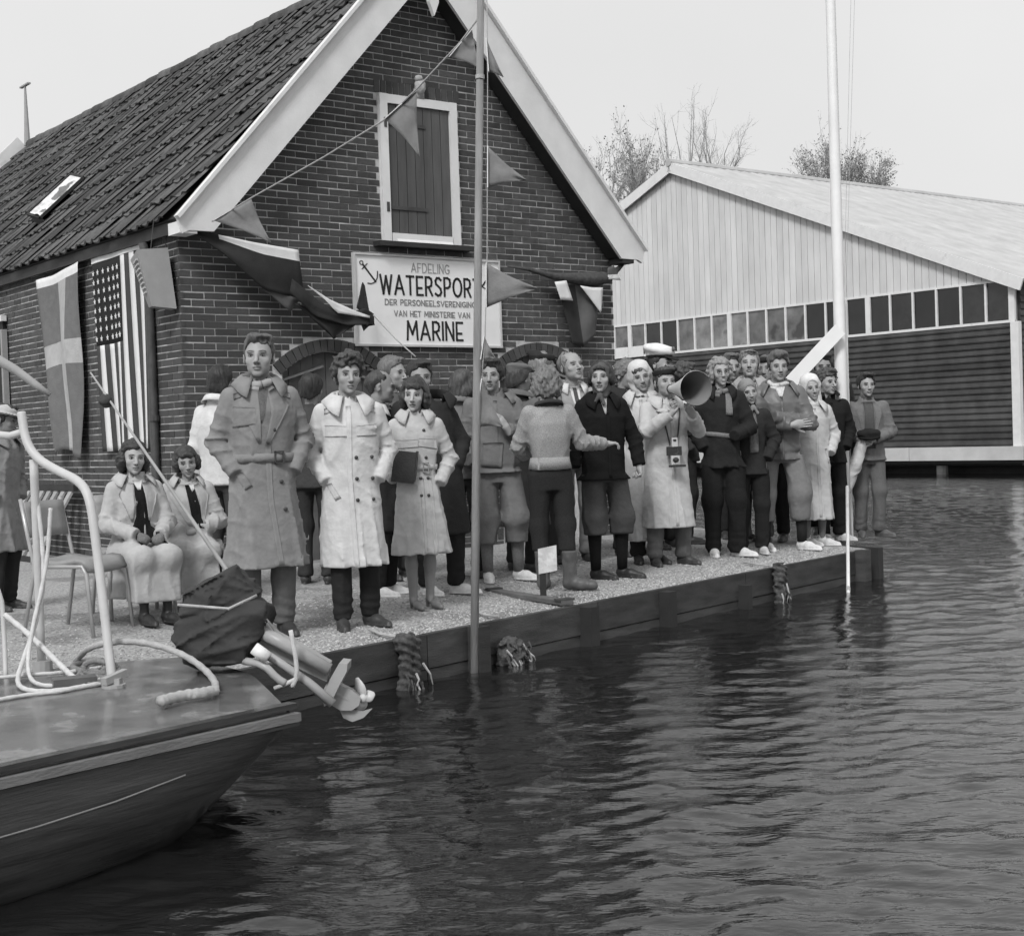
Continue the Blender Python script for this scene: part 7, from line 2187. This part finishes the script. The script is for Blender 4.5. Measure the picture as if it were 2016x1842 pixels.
for i, (x, y) in enumerate(((185, 1298), (200, 1310), (192, 1322), (208, 1300))):
    q = [(x + 34 * math.cos(a) - 10, y + 14 + 13 * math.sin(a) + 4 * math.sin(2 * a + i), 0 if i < 3 else 458) for a in np.linspace(.3 * i, 5.6 + .3 * i, 9)]
    deck_rope(('dark rope turns knotted round the foot of the stern rail', 'second dark rope coil at the rail foot', 'flattened rope coil beside the rail foot', 'upper rope turn round the stern rail')[i], q, .0135, M_ROPE3)
# staff slanting up from the stern with a bundle near its top
st_ = thing('slanting_staff', 'thin wooden staff slanting up from the stern with a small dark bundle', 'staff', tuple(atk(592, 1292, 452)), 0, world_parts=True)
a, b_ = atk(500, 1200, 447), atk(178, 733, 433)
MB().tube([atk(592, 1292, 452), a, a.lerp(b_, .5), b_], [.014, .011, .008, .004], 8).build('shaft', mat('staff_wood', .34, .6, .15, 6, .2, 40), st_, smooth=True)
V, Q = surfnet(lambda P: ell(P, np.array(atk(208, 789, 434)), (.028, .028, .032)) - .006 * wob(P, 90, 4), axis(atk(208, 789, 434).x - .05, atk(208, 789, 434).x + .05, .005), axis(atk(208, 789, 434).y - .05, atk(208, 789, 434).y + .05, .005), axis(atk(208, 789, 434).z - .05, atk(208, 789, 434).z + .05, .005))
np_mesh('bundle', V - np.array(st_['_wo']), Q, mat('bundle_cloth', .05, .9, .3, 30, .5, 60), st_)
bt([(520, 1222, 448), (560, 1268, 450), (592, 1290, 452)], .017, 'socket', M_WHITE, st_)

# ------------------------------------------------------------------ outboard motor tilted up on the transom, canvas over its head
KO = 446
om = thing('outboard_motor', 'tilted outboard motor on the stern with a dark canvas cover over its head', 'motor', tuple(atk(470, 1330, KO)), 0, world_parts=True)
M_CANV = mat('dark_canvas', .040, .85, .2, 8, .5, 30)
cc = np.array(atk(437, 1203, KO)); ur, uu, uf = np.array(RT), np.array(UP), np.array(FW)
def canvas(P):
    L = (P - cc)
    q = np.stack([L @ ur, L @ uf, L @ uu], 1) * (KO / 100.0)          # in units of 100 picture px
    x, y, z = q[:, 0], q[:, 1], q[:, 2]
    # outline polygon as intersection of half planes, rounded
    hp_ = [((-.96, .28), .72), ((-.42, .91), .62), ((.80, .60), .76), ((.92, -.38), .88), ((.10, -1.0), 1.0), ((-.75, -.66), 1.02)]
    d = None
    for (nx, nz), o in hp_:
        e = nx * x + nz * z - o
        d = e if d is None else smax(d, e, .07)
    d = smax(d, np.abs(y) - .62 + .10 * z, .35)
    f1 = np.abs(z - .10 - .28 * x + .02 * np.sin(9 * x)); d = d + .055 * np.exp(-(f1 / .05) ** 2)
    rg = 1 - np.abs(wob(q * V3(.8, 1, 2.2) + V3(0, 0, 1) * q[:, :1] * -.9, 2.6, 5)); d = d - .10 * np.clip(rg, 0, 1) ** 4
    rg = 1 - np.abs(wob(q * V3(1, 1, 2.0), 5.5, 9)); d = d - .05 * np.clip(rg, 0, 1) ** 4
    return d * 100.0 / KO
h = .010
V, Q = surfnet(canvas, axis(cc[0] - .32, cc[0] + .32, h), axis(cc[1] - .30, cc[1] + .30, h), axis(cc[2] - .34, cc[2] + .34, h))
np_mesh('canvas_cover', V - np.array(om['_wo']), Q, M_CANV, om)
def ot(pts, r, name, m=None, n=12, res=0): return bt(pts, r, name, m or mat('outboard_paint', .34, .35, .1, 6, .1, 50), om, n, res)
ot([(350, 1190, KO * 1.09), (450, 1198, KO * 1.10), (505, 1172, KO * 1.08)], .006, 'lashing', M_ROPE)
def oplate(poly, name, depth, m=None, parent=None):
    d = FW * depth
    return MB().prism([opx(*q) - d * .5 for q in poly], d).build(name, m or mat('outboard_paint', .34, .35, .1, 6, .1, 50), parent or om)
def opx(x, y, dk=1.0): return atk(x, y, KO * dk)
lg = oplate([(505, 1222), (540, 1240), (600, 1272), (652, 1302), (646, 1340), (600, 1318), (552, 1292), (500, 1262)], 'drive_leg', .075)
ot([(508, 1240, KO * 1.012), (560, 1268, KO * 1.012), (648, 1318, KO * 1.012)], .030, 'leg_rib')
ot([(515, 1282, KO * 1.02), (560, 1310, KO * 1.02), (610, 1345, KO * 1.02), (655, 1385, KO * 1.02)], [.020, .018, .020, .022], 'exhaust_pipe')
ot([(500, 1275, KO * 1.03), (528, 1295, KO * 1.03)], [.028, .028], 'grip_sleeve', M_WHITE)
ot([(480, 1300, KO * 1.02), (520, 1308, KO * 1.03), (545, 1335, KO * 1.03), (562, 1345, KO * 1.03)], .017, 'clamp_arm', res=1)
ot([(572, 1240, KO * 1.03), (582, 1290, KO * 1.03), (585, 1330, KO * 1.03), (575, 1352, KO * 1.03)], .010, 'tie_cord', M_ROPE2, res=1)
ot([(540, 1355, KO * 1.03), (565, 1345, KO * 1.03), (585, 1335, KO * 1.03)], .010, 'tie_cord', M_ROPE2)
# cavitation plate, gear case, skeg, propeller
oplate([(672, 1300), (688, 1302), (687, 1316), (672, 1344), (656, 1378), (643, 1384), (640, 1368), (655, 1330)], 'cavitation_plate', .17)
oplate([(650, 1335), (672, 1346), (696, 1358), (712, 1372), (708, 1386), (694, 1396), (672, 1396), (652, 1384), (640, 1362)], 'gear_case', .062)
ot([(640, 1352, KO), (664, 1364, KO), (690, 1377, KO), (706, 1382, KO)], [.026, .034, .032, .022], 'torpedo')
oplate([(668, 1394), (676, 1412), (694, 1420), (716, 1412), (733, 1394), (714, 1399), (696, 1396)], 'skeg', .016)
hub = opx(716, 1374)
hb = MB().ball(hub, .022, 12).build('propeller_hub', mat('propeller_metal', .5, .35, .1, 8, .05, 50), om, smooth=True)
def blade(tip, side):
    a = np.array(hub); b = np.array(opx(*tip)); d = b - a; L = np.linalg.norm(d); d /= L
    n_ = np.cross(d, uf); n_ /= np.linalg.norm(n_); w_ = (n_ * .8 + uf * .6)
    vs = []
    for j in range(6):
        t = j / 5; wd = .026 * math.sin(math.pi * (t * .85 + .12)) + .004
        for s_ in (-1, 1): vs.append(tuple(a + d * L * t + w_ * wd * s_ + uf * .01 * t * side))
    MB().add(vs, [(2 * j, 2 * j + 1, 2 * j + 3, 2 * j + 2) for j in range(5)]).build('propeller_blade', mat('propeller_metal', .5), om, smooth=True, solid=.006)
blade((702, 1334), 1); blade((738, 1364), -1); blade((706, 1402), 1)
# ------------------------------------------------------------------ spring trees behind the shed
M_BARK = mat('bark', .26, .9, .3, 3, .3, 20); M_TWIG = mat('twig', .36, .9, .2, 3, .2, 20); M_LEAF = mat('young_leaf', .22, .8, .2, 2, .1, 10, rand=.5)
def tree(label, name, x, ytop, dist, rad_, seed, ntwig, leaf, upw, nlimb=9, skew=0.0, tw=.008):
    """tapered trunk and limbs, then fine twigs filling an uneven crown"""
    r = np.random.RandomState(seed)
    k = 2846.0 / dist
    top = atk(x, ytop, k); base = Vector((top.x, top.y, .3))
    rx, rz = rad_
    cz = top.z - rz
    t_ = thing(name, label, 'tree', tuple(base), 0, 'trees behind the shed', world_parts=True)
    tr = MB(); limbs = []
    hub = Vector((base.x, base.y, max(cz - rz * .75, 1.2)))
    tr.tube([base, base.lerp(hub, .5) + Vector((.1, 0, 0)), hub], [.17, .13, .11], 7)
    for i in range(nlimb):
        a = 2 * math.pi * (i + r.uniform(-.3, .3)) / nlimb
        rr = rx * r.uniform(.25, .85); zz = cz + rz * r.uniform(.1, .95) * (1 - .45 * (rr / rx) ** 2)
        e = Vector((base.x + rr * math.cos(a) + skew * r.rand(), base.y + rr * math.sin(a), zz))
        m1 = hub.lerp(e, .4) + Vector(r.normal(0, .12, 3)) ; m1.z += .12 * rz * (1 - upw)
        m2 = hub.lerp(e, .75) + Vector(r.normal(0, .14, 3))
        P = [Vector(p) for p in pl_res([tuple(hub), tuple(m1), tuple(m2), tuple(e)], 9)]
        tr.tube(P, [.07 * (1 - .88 * j / 8) for j in range(9)], 5, cap=False); limbs.append(P)
    tr.build('trunk', M_BARK, t_)
    tw_ = MB(); vs = []; fs = []
    for i in range(ntwig):
        P = limbs[r.randint(len(limbs))]; p = P[r.randint(2, 9)] + Vector(r.normal(0, .05, 3))
        out = (p - hub); out.z *= .5; out = out.normalized() if out.length > .01 else Vector((0, 0, 1))
        d = (out * (1 - upw) + Vector((0, 0, upw)) + Vector(r.normal(0, .38, 3))).normalized()
        L = rx * r.uniform(.22, .62)
        q1 = p + d * L * .5 + Vector(r.normal(0, .05, 3)); q2 = p + d * L + Vector((0, 0, .10 * L * upw)) + Vector(r.normal(0, .08, 3))
        tw_.tube([p, q1, q2], [tw * 1.5, tw, tw * .5], 3, cap=False)
        for s_ in range(2):
            b0 = p.lerp(q2, r.uniform(.3, .8)); dd = (d + Vector(r.normal(0, .5, 3))).normalized(); b1 = b0 + dd * L * r.uniform(.25, .5)
            tw_.tube([b0, b1], [tw * .8, tw * .4], 3, cap=False)
            for j in range(leaf):
                c = b0.lerp(b1, r.rand()) + Vector(r.normal(0, .07, 3)); a = Vector(r.normal(0, 1, 3)).normalized(); b = a.cross(Vector(r.normal(0, 1, 3))).normalized(); s = r.uniform(.030, .065)
                o = len(vs); vs += [c + a * s, c + b * s * .6, c - a * s, c - b * s * .6]; fs.append((o, o + 1, o + 2, o + 3))
    tw_.build('twigs', M_TWIG, t_)
    if vs: MB().add(vs, fs).build('crown', M_LEAF, t_)
tree('bushy budding tree between the boathouse roof and the shed gable', 'budding_tree', 1252, 246, 64, (1.9, 2.6), 3, 380, 2, .75, 12)
tree('lower budding tree close behind the boathouse bargeboard', 'budding_tree', 1185, 296, 62, (1.9, 2.4), 8, 380, 2, .7, 12)
tree('tall thin bare tree rising over the shed ridge', 'bare_tree', 1338, 140, 76, (2.4, 5.6), 12, 170, 0, .55, 12, 0, .007)
tree('pale sprawling bare tree right of the tall bare one', 'bare_tree', 1405, 232, 80, (2.3, 3.0), 21, 260, 0, .35, 12, 0, .006)
tree('low round crowned leafing tree behind the mast', 'leafing_tree', 1640, 266, 70, (2.2, 2.6), 33, 560, 4, .35, 16)
tree('low leafing tree sloping away beside the round crowned one', 'leafing_tree', 1712, 312, 69, (1.7, 2.0), 40, 420, 4, .3, 14)
